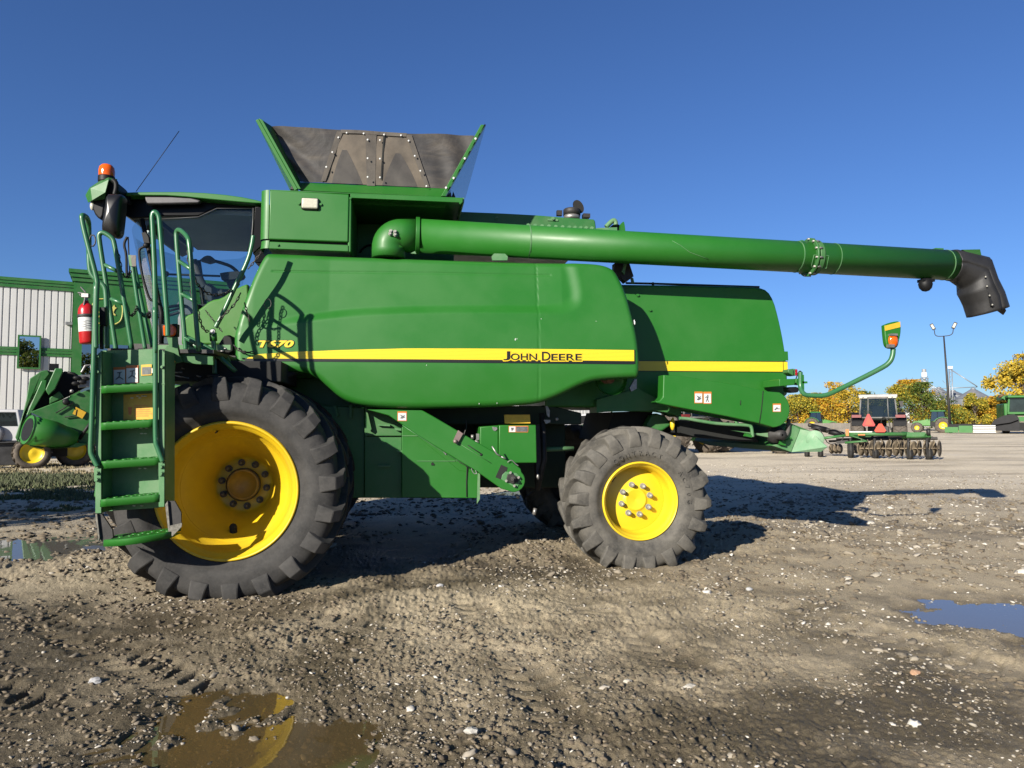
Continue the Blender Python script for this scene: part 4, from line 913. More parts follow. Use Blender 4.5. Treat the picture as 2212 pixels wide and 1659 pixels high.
def step(pts_front, depth, hh, name='ladder_step', holes=True, bow=.0):
    """front edge points (left,right) top; tread goes back"""
    (x0, y0), (x1, y1) = pts_front; a_, c_ = c2(x0,y0,YL+.0), c2(x1,y1,YL+.0)
    n = 10; top = []; 
    for i in range(n+1):
        f = i/n; p = a_.lerp(c_, f); p.y -= bow*math.sin(math.pi*f); top.append(p)
    mb = MB(); rows = [[p-Vector((0,0,hh)) for p in top], top, [Vector((p.x, YL+depth, p.z+.002)) for p in top], [Vector((p.x, YL+depth, p.z-.03)) for p in top]]
    mb.grid(rows, False); mb.grid([[p+Vector((0,.012,0)) for p in rows[0]], [p+Vector((0,.012,-.006)) for p in top]], False)
    m_ = len(top); mb.add([top[0], top[0]-Vector((0,0,hh)), Vector((top[0].x,YL+depth,top[0].z-hh))], [(0,1,2)]); mb.add([top[-1], top[-1]-Vector((0,0,hh)), Vector((top[-1].x,YL+depth,top[-1].z-hh))], [(0,1,2)])
    # raised grip teeth
    for i in range(7):
        for j in range(2):
            p = top[0].lerp(top[-1], (i+.5)/7); r_ = .02
            mb.lathe([(r_,0),(r_*.8,.006),(r_*.55,.006),(r_*.5,.0)], (p.x, YL+.05+j*.08, p.z+.001), 10, 'Z')
    s_ = b(mb, name, 'green', bevel=.003, seg=1); sm = s_.modifiers.new('t','SOLIDIFY'); sm.thickness = .004; sm.offset = 1
    return s_
for pf in (((530,692),(828,676)), ((530,884),(800,868)), ((526,1086),(836,1066)), ((526,1285),(832,1258))):
    step(pf, .2, .052)
step(((543,1497),(893,1452)), .24, .045, 'bottom_step', bow=.09)
mb = MB(); mb.prism(P3(c2, [(500,1356),(530,1356),(586,1440),(590,1480),(540,1515),(518,1480),(500,1410)], YL+.02), .02); mb.prism(P3(c2, [(868,1290),(912,1290),(945,1350),(946,1405),(900,1470),(885,1440)], YL+.02), .02); b(mb, 'rubber_strap', 'darkmetal')
mb = MB(); mb.prism(P3(c2, [(885,1420),(950,1405),(948,1425),(900,1475),(890,1470)], YL+.0), .01); mb.prism(P3(c2, [(497,1360),(506,1358),(520,1480),(515,1500)], YL), .02); mb.prism(P3(c2, [(862,1310),(875,1290),(888,1440),(890,1470),(882,1470)], YL), .02); b(mb, 'strap_edge', plain('frayed_rubber', (.2,.19,.16), .9, 0, .5, 40, .5))
mb = MB(); mb.prism(P3(c2, [(536,505),(835,495),(835,1325),(536,1345)], YL+.20), .012); back = b(mb, 'ladder_back_panel', 'greendust')
mb = MB()
for yy, xs in ((742,(720,745,760)),(752,(690,730)),(910,(690,735,765)),(1105,(700,740)),(1120,(730,760)),(1315,(700,740)),(938,(740,760))):
    for x in xs: mb.sphere(c2(x, yy, YL+.16), .007, 6, (2,1,.7))
b(mb, 'grip_holes', 'white', back)
mb = MB(); mb.prism(P3(c2, [(645,735),(806,728),(806,864),(645,866)], YL+.195), .004); b(mb, 'ladder_notice', 'decalyellow', back)
mb = MB()
for k in range(6): mb.prism(P3(c2, [(700,790+k*11),(700+70+((k*31)%25),789+k*11),(700+70+((k*31)%25),792+k*11),(700,793+k*11)], YL+.193), .002)
mb.prism(P3(c2, [(668,800),(690,800),(685,840),(672,840)], YL+.193), .002); b(mb, 'notice_print', 'decalorange', back)
def lab(x0,y0,x1,y1,m='white',bd='decalorange',mark=True):
    Yb = YL+.193
    mb = MB(); mb.prism(P3(c2, [(x0,y0),(x1,y0-2),(x1,y1-2),(x0,y1)], Yb), .003); d = b(mb, 'safety_label', bd, back)
    mb = MB(); mb.prism(P3(c2, [(x0+2,y0+14),(x1-2,y0+12),(x1-2,y1-4),(x0+2,y1-2)], Yb-.002), .001); b(mb, 'label_face', m, d)
    if mark:
        mb = MB(); w_, h_ = x1-x0, y1-y0
        for pts in ([(.3,.3),(.7,.25),(.72,.3),(.32,.36)],[(.45,.3),(.6,.3),(.55,.55),(.85,.7),(.82,.75),(.5,.62),(.2,.75),(.18,.7),(.45,.52)]): mb.prism(P3(c2, [(x0+a*w_, y0+c*h_) for a, c in pts], Yb-.004), .001)
        b(mb, 'label_pictogram', 'decalink', d)
lab(592,592,655,680); lab(658,583,722,674); 
mb = MB(); mb.prism(P3(c2, [(737,579),(792,576),(792,633),(737,636)], YL+.193), .003); d = b(mb, 'safety_label', 'decalyellow', back)
mb = MB(); mb.prism(P3(c2, [(742,592),(788,590),(788,628),(742,630)], YL+.191), .001); mb.m = 0; b(mb, 'label_face', 'decalink', d)
mb = MB(); mb.prism(P3(c2, [(792,597),(806,596),(806,622),(792,622)], YL+.191), .001); b(mb, 'label_face', 'white', back)
# handrails
def rail(cr, pts, Y, r=.0185, name='handrail', mat='greenrail', it=2):
    L_ = [cr(p[0], p[1], p[2] if len(p) > 2 else Y) for p in pts]
    mb = MB(); mb.tube(smooth_path(L_, it=it), r, 12); return b(mb, name, mat)
YR = -.42
rail(c1, [(265,1600,YR),(262,1400,YR),(272,1090,YR),(278,1050,YR),(190,720,YR),(152,560,YR),(150,505,YR),(195,530,-.3),(208,600,-.2),(207,900,-.2),(225,1010,-.2),(330,1080,-.2),(350,1150,-.2),(356,1600,-.2)], YR)
rail(c2, [(502,150),(486,700),(478,920),(473,1030),(480,1055),(510,1110)], YR)
rail(c1, [(750,1640),(750,1080),(728,600),(722,510),(745,480),(778,515),(785,580),(826,1100),(850,1400),(852,1500)], YR)
rail(c2, [(810,280),(812,700),(812,985),(822,1010),(850,1085)], YR)
Y0_ = -.0
r2 = rail(c1, [(430,1620),(368,1200),(292,720),(290,665),(325,650),(395,695),(418,740),(560,1610)], -.02)
mb = MB(); mb.tube(P3(c1, [(335,918),(468,985)], -.02), .016, 10); mb.tube(P3(c1, [(385,1195),(515,1248)], -.02), .016, 10); b(mb, 'rail_rung', 'greenrail')
rail(c1, [(1000,1625),(962,1200),(920,700,0),(922,640,0),(950,628,-.03),(1012,685,-.13),(1030,740,-.16),(1104,1625,-.16)], .0)
mb = MB(); mb.tube([c1(940,885,0), c1(1055,965,-.16)], .016, 10); mb.tube([c1(965,1155,0), c1(1080,1218,-.16)], .016, 10); mb.tube([c1(995,1515,0), c1(1100,1570,-.16)], .016, 10); b(mb, 'rail_rung', 'greenrail')
rail(c1, [(668,1610),(610,1250),(555,870)], .25, .017); rail(c1, [(725,1590),(640,1250),(575,900)], .32, .017)
mb = MB(); mb.tube(P3(c1, [(590,1060),(615,1110)], .28), .014, 8); mb.tube(P3(c1, [(630,1310),(665,1340)], .28), .014, 8); b(mb, 'rail_rung', 'greenrail')
mb = MB(); mb.prism(P3(c1, [(545,838),(590,840),(592,930),(560,930)], .22), .01); b(mb, 'rail_reflector', plain('grey_reflector', (.13,.11,.1), .4))
mb = MB(); mb.prism(P3(c1, [(528,838),(548,836),(560,930),(540,925)], .22), .03); b(mb, 'reflector_bracket', 'greendust')
rail(c1, [(1550,680),(1538,760),(1505,890),(1395,1110),(1300,1320),(1240,1430)], .45, .02)
rail(c13, [(1325,150),(1330,260),(1345,420),(1360,960)], .3, .021)
mb = MB(); mb.tube(P3(c13, [(1320,60),(1332,235)], .3), .03, 14); mb.sphere(c13(1310,20,.27), .026, 12); b(mb, 'rail_socket', 'green')
mb = MB(); mb.sphere(c13(1310,25,.245), .017, 12); mb.tube([c13(1310,25,.27), c13(1310,25,.235)], .02, 14); b(mb, 'pivot_bolt', 'white')
mb = MB(); mb.sphere(c13(1335,1000,.3), .05, 10, (1.2,1,.5)); b(mb, 'rail_foot', 'darkmetal')
# chains
def chain(pts, lr=.015, wire=.0045, sag=0, name='safety_chain'):
    P_ = smooth_path(pts, it=3); L_ = [0]
    for a, c in zip(P_[:-1], P_[1:]): L_.append(L_[-1]+(c-a).length)
    step_ = lr*2.25; n = int(L_[-1]/step_); mb = MB(); j = 0
    for i in range(n):
        d = (i+.5)*step_
        while L_[j+1] < d: j += 1
        p = P_[j].lerp(P_[j+1], (d-L_[j])/(L_[j+1]-L_[j])); t_ = (P_[j+1]-P_[j]).normalized()
        s_ = t_.cross(Vector((0,1,0))); s_ = s_.normalized() if s_.length > .1 else Vector((1,0,0)); s2 = t_.cross(s_)
        w_ = s_ if i % 2 else s2
        w_ = (w_+ (s2 if i % 2 else s_)*.35).normalized()
        mb.tube([p+t_*lr*1.35*math.cos(2*math.pi*k/8)+w_*lr*.62*math.sin(2*math.pi*k/8) for k in range(8)], wire, 4, closed=True)
    return b(mb, name, 'chain')
chain([c1(1645,780,.95), c1(1590,850,.9), c1(1500,960,.9)], .017, .0052)
chain([c1(1055,990,.0), c1(1090,1080,.1), c1(1180,1160,.25), c1(1290,1170,.35), c1(1400,1110,.45)], .017, .0052)
chain([c1(1445,1150,.45), c1(1400,1240,.42), c1(1310,1330,.4), c1(1240,1400,.32)], .017, .0052)
chain([c1(1045,1190,.0), c1(1090,1250,.02), c1(1115,1380,.1), c1(1150,1460,.2), c1(1200,1460,.28)], .017, .0052)
chain([c1(440,800,-.02), c1(465,900,-.02), c1(480,1000,.0), c1(525,1030,.1), c1(550,960,.2)], .015, .005)
chain([c1(505,1190,-.02), c1(520,1290,.0), c1(550,1345,.1), c1(590,1300,.2), c1(605,1240,.25)], .015, .005)
chain([c1(1030,760,.0), c1(1010,850,.0), c1(1040,970,.0), c1(1045,1200,.0)], .015, .005)
chain([c1(1480,1230,.56), c1(1500,1320,.58), c1(1520,1380,.59)], .015, .005)
chain([c13(1775,330,.6), c13(1850,420,.6), c13(1950,470,.58), c13(2100,490,.58), c13(2250,480,.58)], .015, .005)
chain([c1(1160,1290,.9), c1(1215,1360,.9), c1(1300,1470,.8)], .012, .0034)
mb = MB(); ctr = c1(1668,1235,.56); mb.tube([ctr+Vector((.03*math.cos(a),0,.045*math.sin(a))) for a in [k*.628 for k in range(10)]], .004, 5, closed=True); ctr = c1(237,720,-.25); mb.tube([ctr+Vector((.022*math.cos(a),0,.045*math.sin(a))) for a in [k*.628 for k in range(10)]], .005, 5, closed=True); b(mb, 'snap_ring', 'chain')
# amber side marker
mb = MB(); mb.prism(P3(c1, [(797,1400),(928,1398),(925,1500),(802,1500)], -.3), .07); ml = b(mb, 'marker_lamp', 'blackplastic', bevel=.006)
mb = MB(); mb.prism(smooth_path(P3(c1, [(808,1412),(900,1408),(915,1440),(912,1490),(860,1505),(815,1495)], -.32), it=1), .03); b(mb, 'amber_lens', 'amber', ml, bevel=.008)
rail(c1, [(905,1500,-.28),(935,1560,-.28),(950,1659,-.26)], -.28, .006, 'lamp_cable', 'blackplastic')
mb = MB(); mb.prism(P3(c13, [(310,150),(540,150),(560,400),(360,350)], -.3), .02); b(mb, 'lamp_bracket', 'greenrough')
# platform
ZP = c13(1300,320,.45).z
mb = MB(); mb.bb(c2(530,505,YL).x-.05, -1.5, -.16, 1.3, ZP-.13, ZP-.10); plat = b(mb, 'platform_deck', 'darkmetal')
mb = MB(); mb.prism(P3(c13, [(0,325),(1700,318),(1700,430),(0,440)], .62), .03); b(mb, 'platform_toe_board', 'greendust', plat)
mb = MB(); mb.prism(P3(c13, [(270,400),(300,345),(380,345),(560,410),(640,690),(480,720),(440,1000),(290,1180),(262,1180)], -.17), .04); mb.prism(P3(c13, [(600,480),(950,510),(1330,560),(1330,760),(950,740),(640,690)], -.12), .03); mb.prism(P3(c13, [(1390,570),(1640,790),(1810,900),(1800,840),(1640,570),(1540,560)], .3), .03)
b(mb, 'platform_side_plate', 'greenrough', plat, bevel=.004)
mb = MB(); mb.tube(P3(c13, [(740,150),(1300,440),(1660,760),(1810,900)], .12), .02, 8); mb.tube(P3(c13, [(740,260),(980,360),(1330,520)], .05), .02, 8); b(mb, 'platform_braces', 'greenrail', plat)
mb = MB(); mb.prism(P3(c13, [(340,650),(370,640),(470,650),(505,680),(480,715),(380,720)], -.176), .004); b(mb, 'reflector', 'decalyellow', plat)
mb = MB()
for (x0,y0,x1,y1,Yq) in ((470,920,650,915,.1),(640,825,700,845,.2),(1040,560,1150,565,.2),(1040,520,1110,535,.3),(800,460,880,465,.1),(1560,395,1620,405,.5),(1480,455,1560,455,.5),(480,985,800,1050,.3),(960,990,1060,1020,.3)): mb.tube(P3(c13, [(x0,y0),(x1,y1)], Yq), .006, 6)
b(mb, 'hydraulic_pipes', 'steel', plat)
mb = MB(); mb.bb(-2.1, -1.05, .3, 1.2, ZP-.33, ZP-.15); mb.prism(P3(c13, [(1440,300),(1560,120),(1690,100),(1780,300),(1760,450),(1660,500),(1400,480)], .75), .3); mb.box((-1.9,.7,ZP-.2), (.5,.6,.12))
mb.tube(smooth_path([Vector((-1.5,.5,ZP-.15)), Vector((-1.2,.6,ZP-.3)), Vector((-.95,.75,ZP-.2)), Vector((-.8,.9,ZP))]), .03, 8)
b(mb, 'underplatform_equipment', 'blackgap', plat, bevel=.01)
# feeder house / header plate ahead of the tyre
fz_ = c13(600,1195,1.5).z; mb = MB(); mb.prism([Vector((x_, 1.5, z_)) for x_, z_ in ((-1.6,fz_),(-2.45,fz_),(-2.95,1.45),(-3.02,.72),(-2.7,.68),(-1.6,.95))], 1.4); mb.bb(-2.2, -1.6, 1.46, 1.5, 1.15, 1.35); mb.tube([Vector((-2.75,1.44,1.0)), Vector((-2.75,1.56,1.0))], .14, 20); mb.tube([Vector((-1.95,1.44,1.5)), Vector((-1.95,1.56,1.5))], .10, 20)
mb2 = MB(); mb2.bb(-2.9, -2.45, 2.9, 4.3, .8, 1.8); b(mb2, 'shade_blocker', 'greenrough', bevel=.05)  # added box on the far side, keeps sun off the ground beyond
mb2 = MB(); mb2.prism([Vector((-2.96,1.6,1.38)), Vector((-2.96,2.8,1.38)), Vector((-3.03,2.8,.8)), Vector((-3.03,1.6,.8))], .02, (-1,0,0)); b(mb2, 'feeder_mouth', 'blackgap'); b(mb, 'feeder_house', 'greenrough', bevel=.02)

# ---- fire extinguisher (its own thing)
fe = tag(empty('fire_extinguisher', c11(630,650,-.36)), 'red fire extinguisher with white label strapped to the left ladder handrail', 'fire extinguisher')
pt, pb2 = c11(628,395,-.36), c11(640,640,-.36); ax = (pt-pb2).normalized(); L0 = (pt-pb2).length
def lathe_ax(prof, o, ax, n=28):
    q = ax.to_track_quat('Z','Y').to_matrix(); mb = MB(); K = len(prof); vs = []
    for i in range(n):
        a = 2*math.pi*i/n
        for r, y in prof: vs.append(o+q@Vector((r*math.cos(a), r*math.sin(a), y)))
    mb.add(vs, [(i*K+k, ((i+1)%n)*K+k, ((i+1)%n)*K+k+1, i*K+k+1) for i in range(n) for k in range(K-1)], True); return mb
rc = .058
body = lathe_ax([(.001,-.012),(rc*.9,-.012),(rc,0),(rc,L0*.88),(rc*.93,L0*.99),(rc*.7,L0*1.09),(rc*.35,L0*1.16),(rc*.3,L0*1.22)], pb2, ax).build('cylinder', 'red', fe)
lathe_ax([(rc+.001,L0*.30),(rc+.001,L0*.72)], pb2, ax).build('paper_label', 'white', fe)
mb = MB()
for k in range(8): 
    a = -1.9+(k%2)*.5; z_ = L0*(.36+.035*k); q = pb2+ax*z_; mb.tube([q+Vector((math.cos(a+j*.12)*rc*1.03, math.sin(a+j*.12)*rc*1.03, 0)) for j in range(6)], .0018, 4)
mb.build('label_print', 'decalink', fe)
lathe_ax([(rc+.004,L0*.72),(rc+.007,L0*.73),(rc+.007,L0*.80),(rc+.004,L0*.81)], pb2, ax).build('strap', 'darkmetal', fe)
tp = pb2+ax*L0*1.22
mb = MB(); mb.tube([tp, tp+ax*.05], .014, 10); mb.box(tp+ax*.04, (.05,.04,.03)); mb.tube([tp+ax*.05+Vector((.02,0,0)), tp+ax*.06+Vector((-.05,-.01,.0))], .007, 8); mb.tube([tp+ax*.065, tp+ax*.085+Vector((-.03,-.01,.02))], .006, 8); mb.tube([tp+ax*.02, tp+Vector((-.045,-.01,.045))], .005, 8); mb.tube([tp+ax*.03+Vector((.0,-.01,0)), tp-ax*.04+Vector((0,-.045,0))], .006, 8)
mb.build('valve_handle', 'steel', fe, bevel=.002)
mb = MB(); mb.prism(P3(c11, [(718,385),(762,385),(768,520),(720,520)], -.3), .05); mb.prism(P3(c11, [(720,520),(745,520),(745,690),(720,690)], -.28), .03); mb.build('mounting_bracket', 'blackplastic', fe, bevel=.006)
index_children()
# ================================================================== GROUND
def gh(x, y):
    """height of the yard"""
    d = np.hypot(x, y+6.1); near = np.clip(1.5-d/16, .12, 1)
    h = (fbm(x, y, .35, 3, 3)-.5)*.07*np.clip(d/6, .5, 1)
    h = h+(fbm(x, y, 2.2, 4, 11)-.5)*.055*near
    rough = np.clip((fbm(x, y, .5, 3, 29)-.42)*5, .12, 1)*near
    h = h+(np.abs(fbm(x, y, 8, 4, 40, .62)-.5))*.06*rough
    h = h+(np.abs(fbm(x, y, 22, 3, 45, .6)-.5))*.035*rough+(vnoise(x*41, y*41, 5)**3)*.018*rough
    h = h+(fbm(x, y, 60, 3, 61, .7)-.5)*.02*np.clip(near*.5+rough*.6, 0, 1)
    # churned mud to the lower left, tyre ruts
    for P0, P1, w, dep in TRK:
        c, s_ = (P1.x-P0.x), (P1.y-P0.y); ln = math.hypot(c, s_); c /= ln; s_ /= ln
        L = (x-P0.x)*c+(y-P0.y)*s_; T = -(x-P0.x)*s_+(y-P0.y)*c
        m = np.exp(-(T/w)**6)*np.clip((L+.2)/.3, 0, 1)*np.clip((ln+.3-L)/.3, 0, 1)*np.clip(fbm(x, y, 1.7, 2, 70)*3.2-.95, .1, 1)
        ph = (L/.15+np.abs(T)*3.2+.15*fbm(x, y, 6, 2, 88)) % 1.0
        h = h*(1-m*.8)-m*dep*(.3+1.5*np.clip(1-np.abs(ph-.5)/.2, 0, 1)**.5*np.clip(np.abs(T)/.03, 0, 1))+.35*dep*np.exp(-((np.abs(T)-w*1.05)/.04)**2)*m**.3
    for (px, py, rx, ry, dep) in PUD:
        q = ((x-px)/rx)**2+((y-py)/ry)**2; h = h*(1-.25*np.exp(-q*.6))-dep*np.exp(-q**1.3)+(fbm(x, y, 4.5, 3, 205)-.5)*.075*np.exp(-(q*.55)**2)
    h = h+G0
    # firm ground under the wheels
    for wx, wy, rr in ((XF,.3,.9),(XF,.95,.9),(XR,.9,.6),(XF,3.6,.9),(XR,3.5,.6)):
        q = ((x-wx)**2+(y-wy)**2)/rr**2; k = np.exp(-q*q); h = h*(1-k)+(G0-.005)*k
    return h
TRK = [(PZ(1010,1290), PZ(1290,1659), .17, .026), (PZ(60,1330), PZ(760,1640), .18, .03), (PZ(-100,1480), PZ(420,1659), .18, .034), (PZ(1250,1300), PZ(1560,1480), .16, .014), (PZ(200,1240), PZ(1100,1420), .2, .012), (PZ(1500,1250), PZ(2250,1480), .2, .012)]
WL = G0-.030
pa, pb3, pc3 = PZ(640, 1610), PZ(72, 1183), PZ(2190, 1340)
pa2 = PZ(520, 1520); pa4 = PZ(430, 1630)
PUD = [(pa.x, pa.y, .52, .40, .060), (pa2.x-.05, pa2.y, .38, .26, .045), (pa4.x, pa4.y, .34, .22, .045), (pb3.x-.1, pb3.y, .95, .8, .06), (pc3.x+.15, pc3.y, .70, .85, .078)]
rs_ = [.5]
while rs_[-1] < 1500:
    r_ = rs_[-1]; rs_.append(r_+min(max(.012, r_*r_/1150 if r_ > 2.2 else .05), max(.35, r_*.035)))
rs_ = np.array(rs_)
th = np.concatenate([np.linspace(R(-58), R(46), 1250), np.linspace(R(46), R(302), 90)[1:-1]])   # clockwise from +Y
RRg, TH = np.meshgrid(rs_, th, indexing='ij')
GX = RRg*np.sin(TH-YAW*-1*1.0); GY = -6.1+RRg*np.cos(TH-YAW*-1*1.0)
GZ = gh(GX, GY)
nr, ntt = GX.shape
me = bpy.data.meshes.new('ground'); nv = nr*ntt
me.vertices.add(nv+1); co = np.stack([GX, GY, GZ], -1).reshape(-1,3); co = np.r_[co, [[0,-6.1,0]]]
me.vertices.foreach_set('co', co.ravel())
i_ = np.arange(nr-1)[:,None]; j_ = np.arange(ntt)[None,:]; j2 = (j_+1) % ntt
quads = np.stack([i_*ntt+j_, (i_+1)*ntt+j_, (i_+1)*ntt+j2, i_*ntt+j2], -1).reshape(-1,4)
jj = np.arange(ntt); tris = np.stack([np.full(ntt, nv), jj, (jj+1) % ntt], -1)
nq = len(quads); nt3 = len(tris)
me.loops.add(nq*4+nt3*3); me.loops.foreach_set('vertex_index', np.r_[quads.ravel(), tris.ravel()].astype(np.int32))
me.polygons.add(nq+nt3); me.polygons.foreach_set('loop_start', np.r_[np.arange(nq)*4, nq*4+np.arange(nt3)*3].astype(np.int32))
try: me.polygons.foreach_set('loop_total', np.r_[np.full(nq,4), np.full(nt3,3)].astype(np.int32))
except Exception: pass
me.update(calc_edges=True); me.validate()
me.polygons.foreach_set('use_smooth', np.ones(nq+nt3, bool))
ground = bpy.data.objects.new('ground', me); COL.objects.link(ground); ground['kind'] = 'structure'
m, nt, bs = base_mat('yard_dirt'); v = coords(nt)
big = noise(nt, v, .28, 4, .55); mid = noise(nt, v, 1.6, 6, .6); fine = noise(nt, v, 26, 5, .65); grit = noise(nt, v, 130, 3, .7)
dry = mixc(nt, fine, (.219,.177,.113), (.405,.340,.235)); wet = mixc(nt, fine, (.047,.036,.022), (.117,.095,.058))
geo = nd(nt, 'ShaderNodeNewGeometry'); sp = nd(nt, 'ShaderNodeSeparateXYZ'); nt.links.new(v, sp.inputs[0])
ml = nd(nt, 'ShaderNodeMath', operation='MULTIPLY_ADD'); nt.links.new(sp.outputs[1], ml.inputs[0]); ml.inputs[1].default_value = .03; ml.inputs[2].default_value = -.01
ml.use_clamp = False
yb_ = mapr(nt, sp.outputs[1], -1.9, .4, -.06, .09); xb_ = mapr(nt, sp.outputs[0], .6, 3.0, -.01, .07); ay = nd(nt, 'ShaderNodeMath', operation='ADD'); nt.links.new(yb_, ay.inputs[0]); nt.links.new(xb_, ay.inputs[1])
cl = ay
s1_ = nd(nt, 'ShaderNodeMath', operation='ADD'); nt.links.new(big, s1_.inputs[0]); nt.links.new(cl.outputs[0], s1_.inputs[1])
s2_ = nd(nt, 'ShaderNodeMath', operation='MULTIPLY_ADD'); nt.links.new(mid, s2_.inputs[0]); s2_.inputs[1].default_value = .55; nt.links.new(s1_.outputs[0], s2_.inputs[2])
fac = mapr(nt, s2_.outputs[0], .735, .91, 0, 1)
# low ground stays damp
fz = mapr(nt, sp.outputs[2], .015, .055, .0, 1.0)
mm = nd(nt, 'ShaderNodeMath', operation='MULTIPLY'); nt.links.new(fac, mm.inputs[0]); nt.links.new(fz, mm.inputs[1])
c = mixc(nt, mm.outputs[0], wet, dry)
vo = nd(nt, 'ShaderNodeTexVoronoi'); vo.inputs['Scale'].default_value = 34; nt.links.new(v, vo.inputs['Vector'])
vf = mapr(nt, vo.outputs['Distance'], .12, .26, 1, 0)
vr = nd(nt, 'ShaderNodeSeparateColor'); nt.links.new(vo.outputs['Color'], vr.inputs[0])
vs_ = mapr(nt, vr.outputs[0], .78, .86, 0, 1); m3 = nd(nt, 'ShaderNodeMath', operation='MULTIPLY'); nt.links.new(vf, m3.inputs[0]); nt.links.new(vs_, m3.inputs[1])
peb = mixc(nt, vr.outputs[1], (.162,.146,.121), (.340,.308,.251))
m4 = nd(nt, 'ShaderNodeMath', operation='MULTIPLY'); nt.links.new(m3.outputs[0], m4.inputs[0]); m4.inputs[1].default_value = .8
c = mixc(nt, m4.outputs[0], c, peb)
far = mixc(nt, noise(nt, v, 5, 6, .75), (.389,.336,.243), (.713,.616,.454))
mpf = nd(nt, 'ShaderNodeMapping'); mpf.inputs['Scale'].default_value = (.16, .45, 1); nt.links.new(v, mpf.inputs[0])
far = mixc(nt, mapr(nt, noise(nt, mpf.outputs[0], 1.0, 5, .62), .48, .66, 0, .62), far, (.15,.12,.085))
ff = mapr(nt, sp.outputs[1], 2.0, 9, 0, .9); c = mixc(nt, ff, c, far)
nt.links.new(c, bs.inputs['Base Color'])
nt.links.new(mapr(nt, mm.outputs[0], 0, 1, .62, .95), bs.inputs['Roughness']); bs.inputs['Specular IOR Level'].default_value = .3
bump(nt, bs, noise(nt, v, 55, 6, .75), .9, .014)
me.materials.append(m)
# water
def water(name, p, r, mat, z=WL):
    mb = MB(); c_ = Vector((p.x, p.y, z)); n = 40
    mb.add([c_+Vector((r[0]*math.cos(2*math.pi*k/n), r[1]*math.sin(2*math.pi*k/n), 0)) for k in range(n)], [list(range(n))])
    o = mb.build(name, mat); o['kind'] = 'structure'; return o
def water_mat(name, col, tr, ior, dif):
    m = bpy.data.materials.new(name); m.use_nodes = True; nt = m.node_tree; nt.nodes.clear()
    o = nd(nt, 'ShaderNodeOutputMaterial'); t = nd(nt, 'ShaderNodeBsdfTransparent'); t.inputs[0].default_value = (*tr, 1)
    d = nd(nt, 'ShaderNodeBsdfDiffuse'); d.inputs[0].default_value = (*col, 1)
    g = nd(nt, 'ShaderNodeBsdfGlossy'); g.inputs['Roughness'].default_value = .012; g.inputs[0].default_value = (.9,.92,.95,1)
    v = coords(nt); bn = nd(nt, 'ShaderNodeBump'); bn.inputs['Strength'].default_value = .05; bn.inputs['Distance'].default_value = .01
    nt.links.new(noise(nt, v, 6, 3, .5), bn.inputs['Height']); nt.links.new(bn.outputs[0], g.inputs['Normal'])
    a = nd(nt, 'ShaderNodeMixShader'); a.inputs[0].default_value = dif; nt.links.new(t.outputs[0], a.inputs[1]); nt.links.new(d.outputs[0], a.inputs[2])
    mx = nd(nt, 'ShaderNodeMixShader'); nt.links.new(facing_fresnel(nt, ior), mx.inputs[0]); nt.links.new(a.outputs[0], mx.inputs[1]); nt.links.new(g.outputs[0], mx.inputs[2])
    nt.links.new(mx.outputs[0], o.inputs[0]); return m
wm = water_mat('muddy_water', (.115,.085,.04), (.72,.6,.4), .05, .55)
wc = water_mat('clear_water', (.15,.14,.12), (.5,.47,.42), .05, .75)
water('puddle', (pa+pa2)/2-Vector((.1,.05,0)), (.86,.62), wm); water('puddle', pb3, (1.7,1.5), wc); water('puddle', pc3, (1.4,1.5), wc)

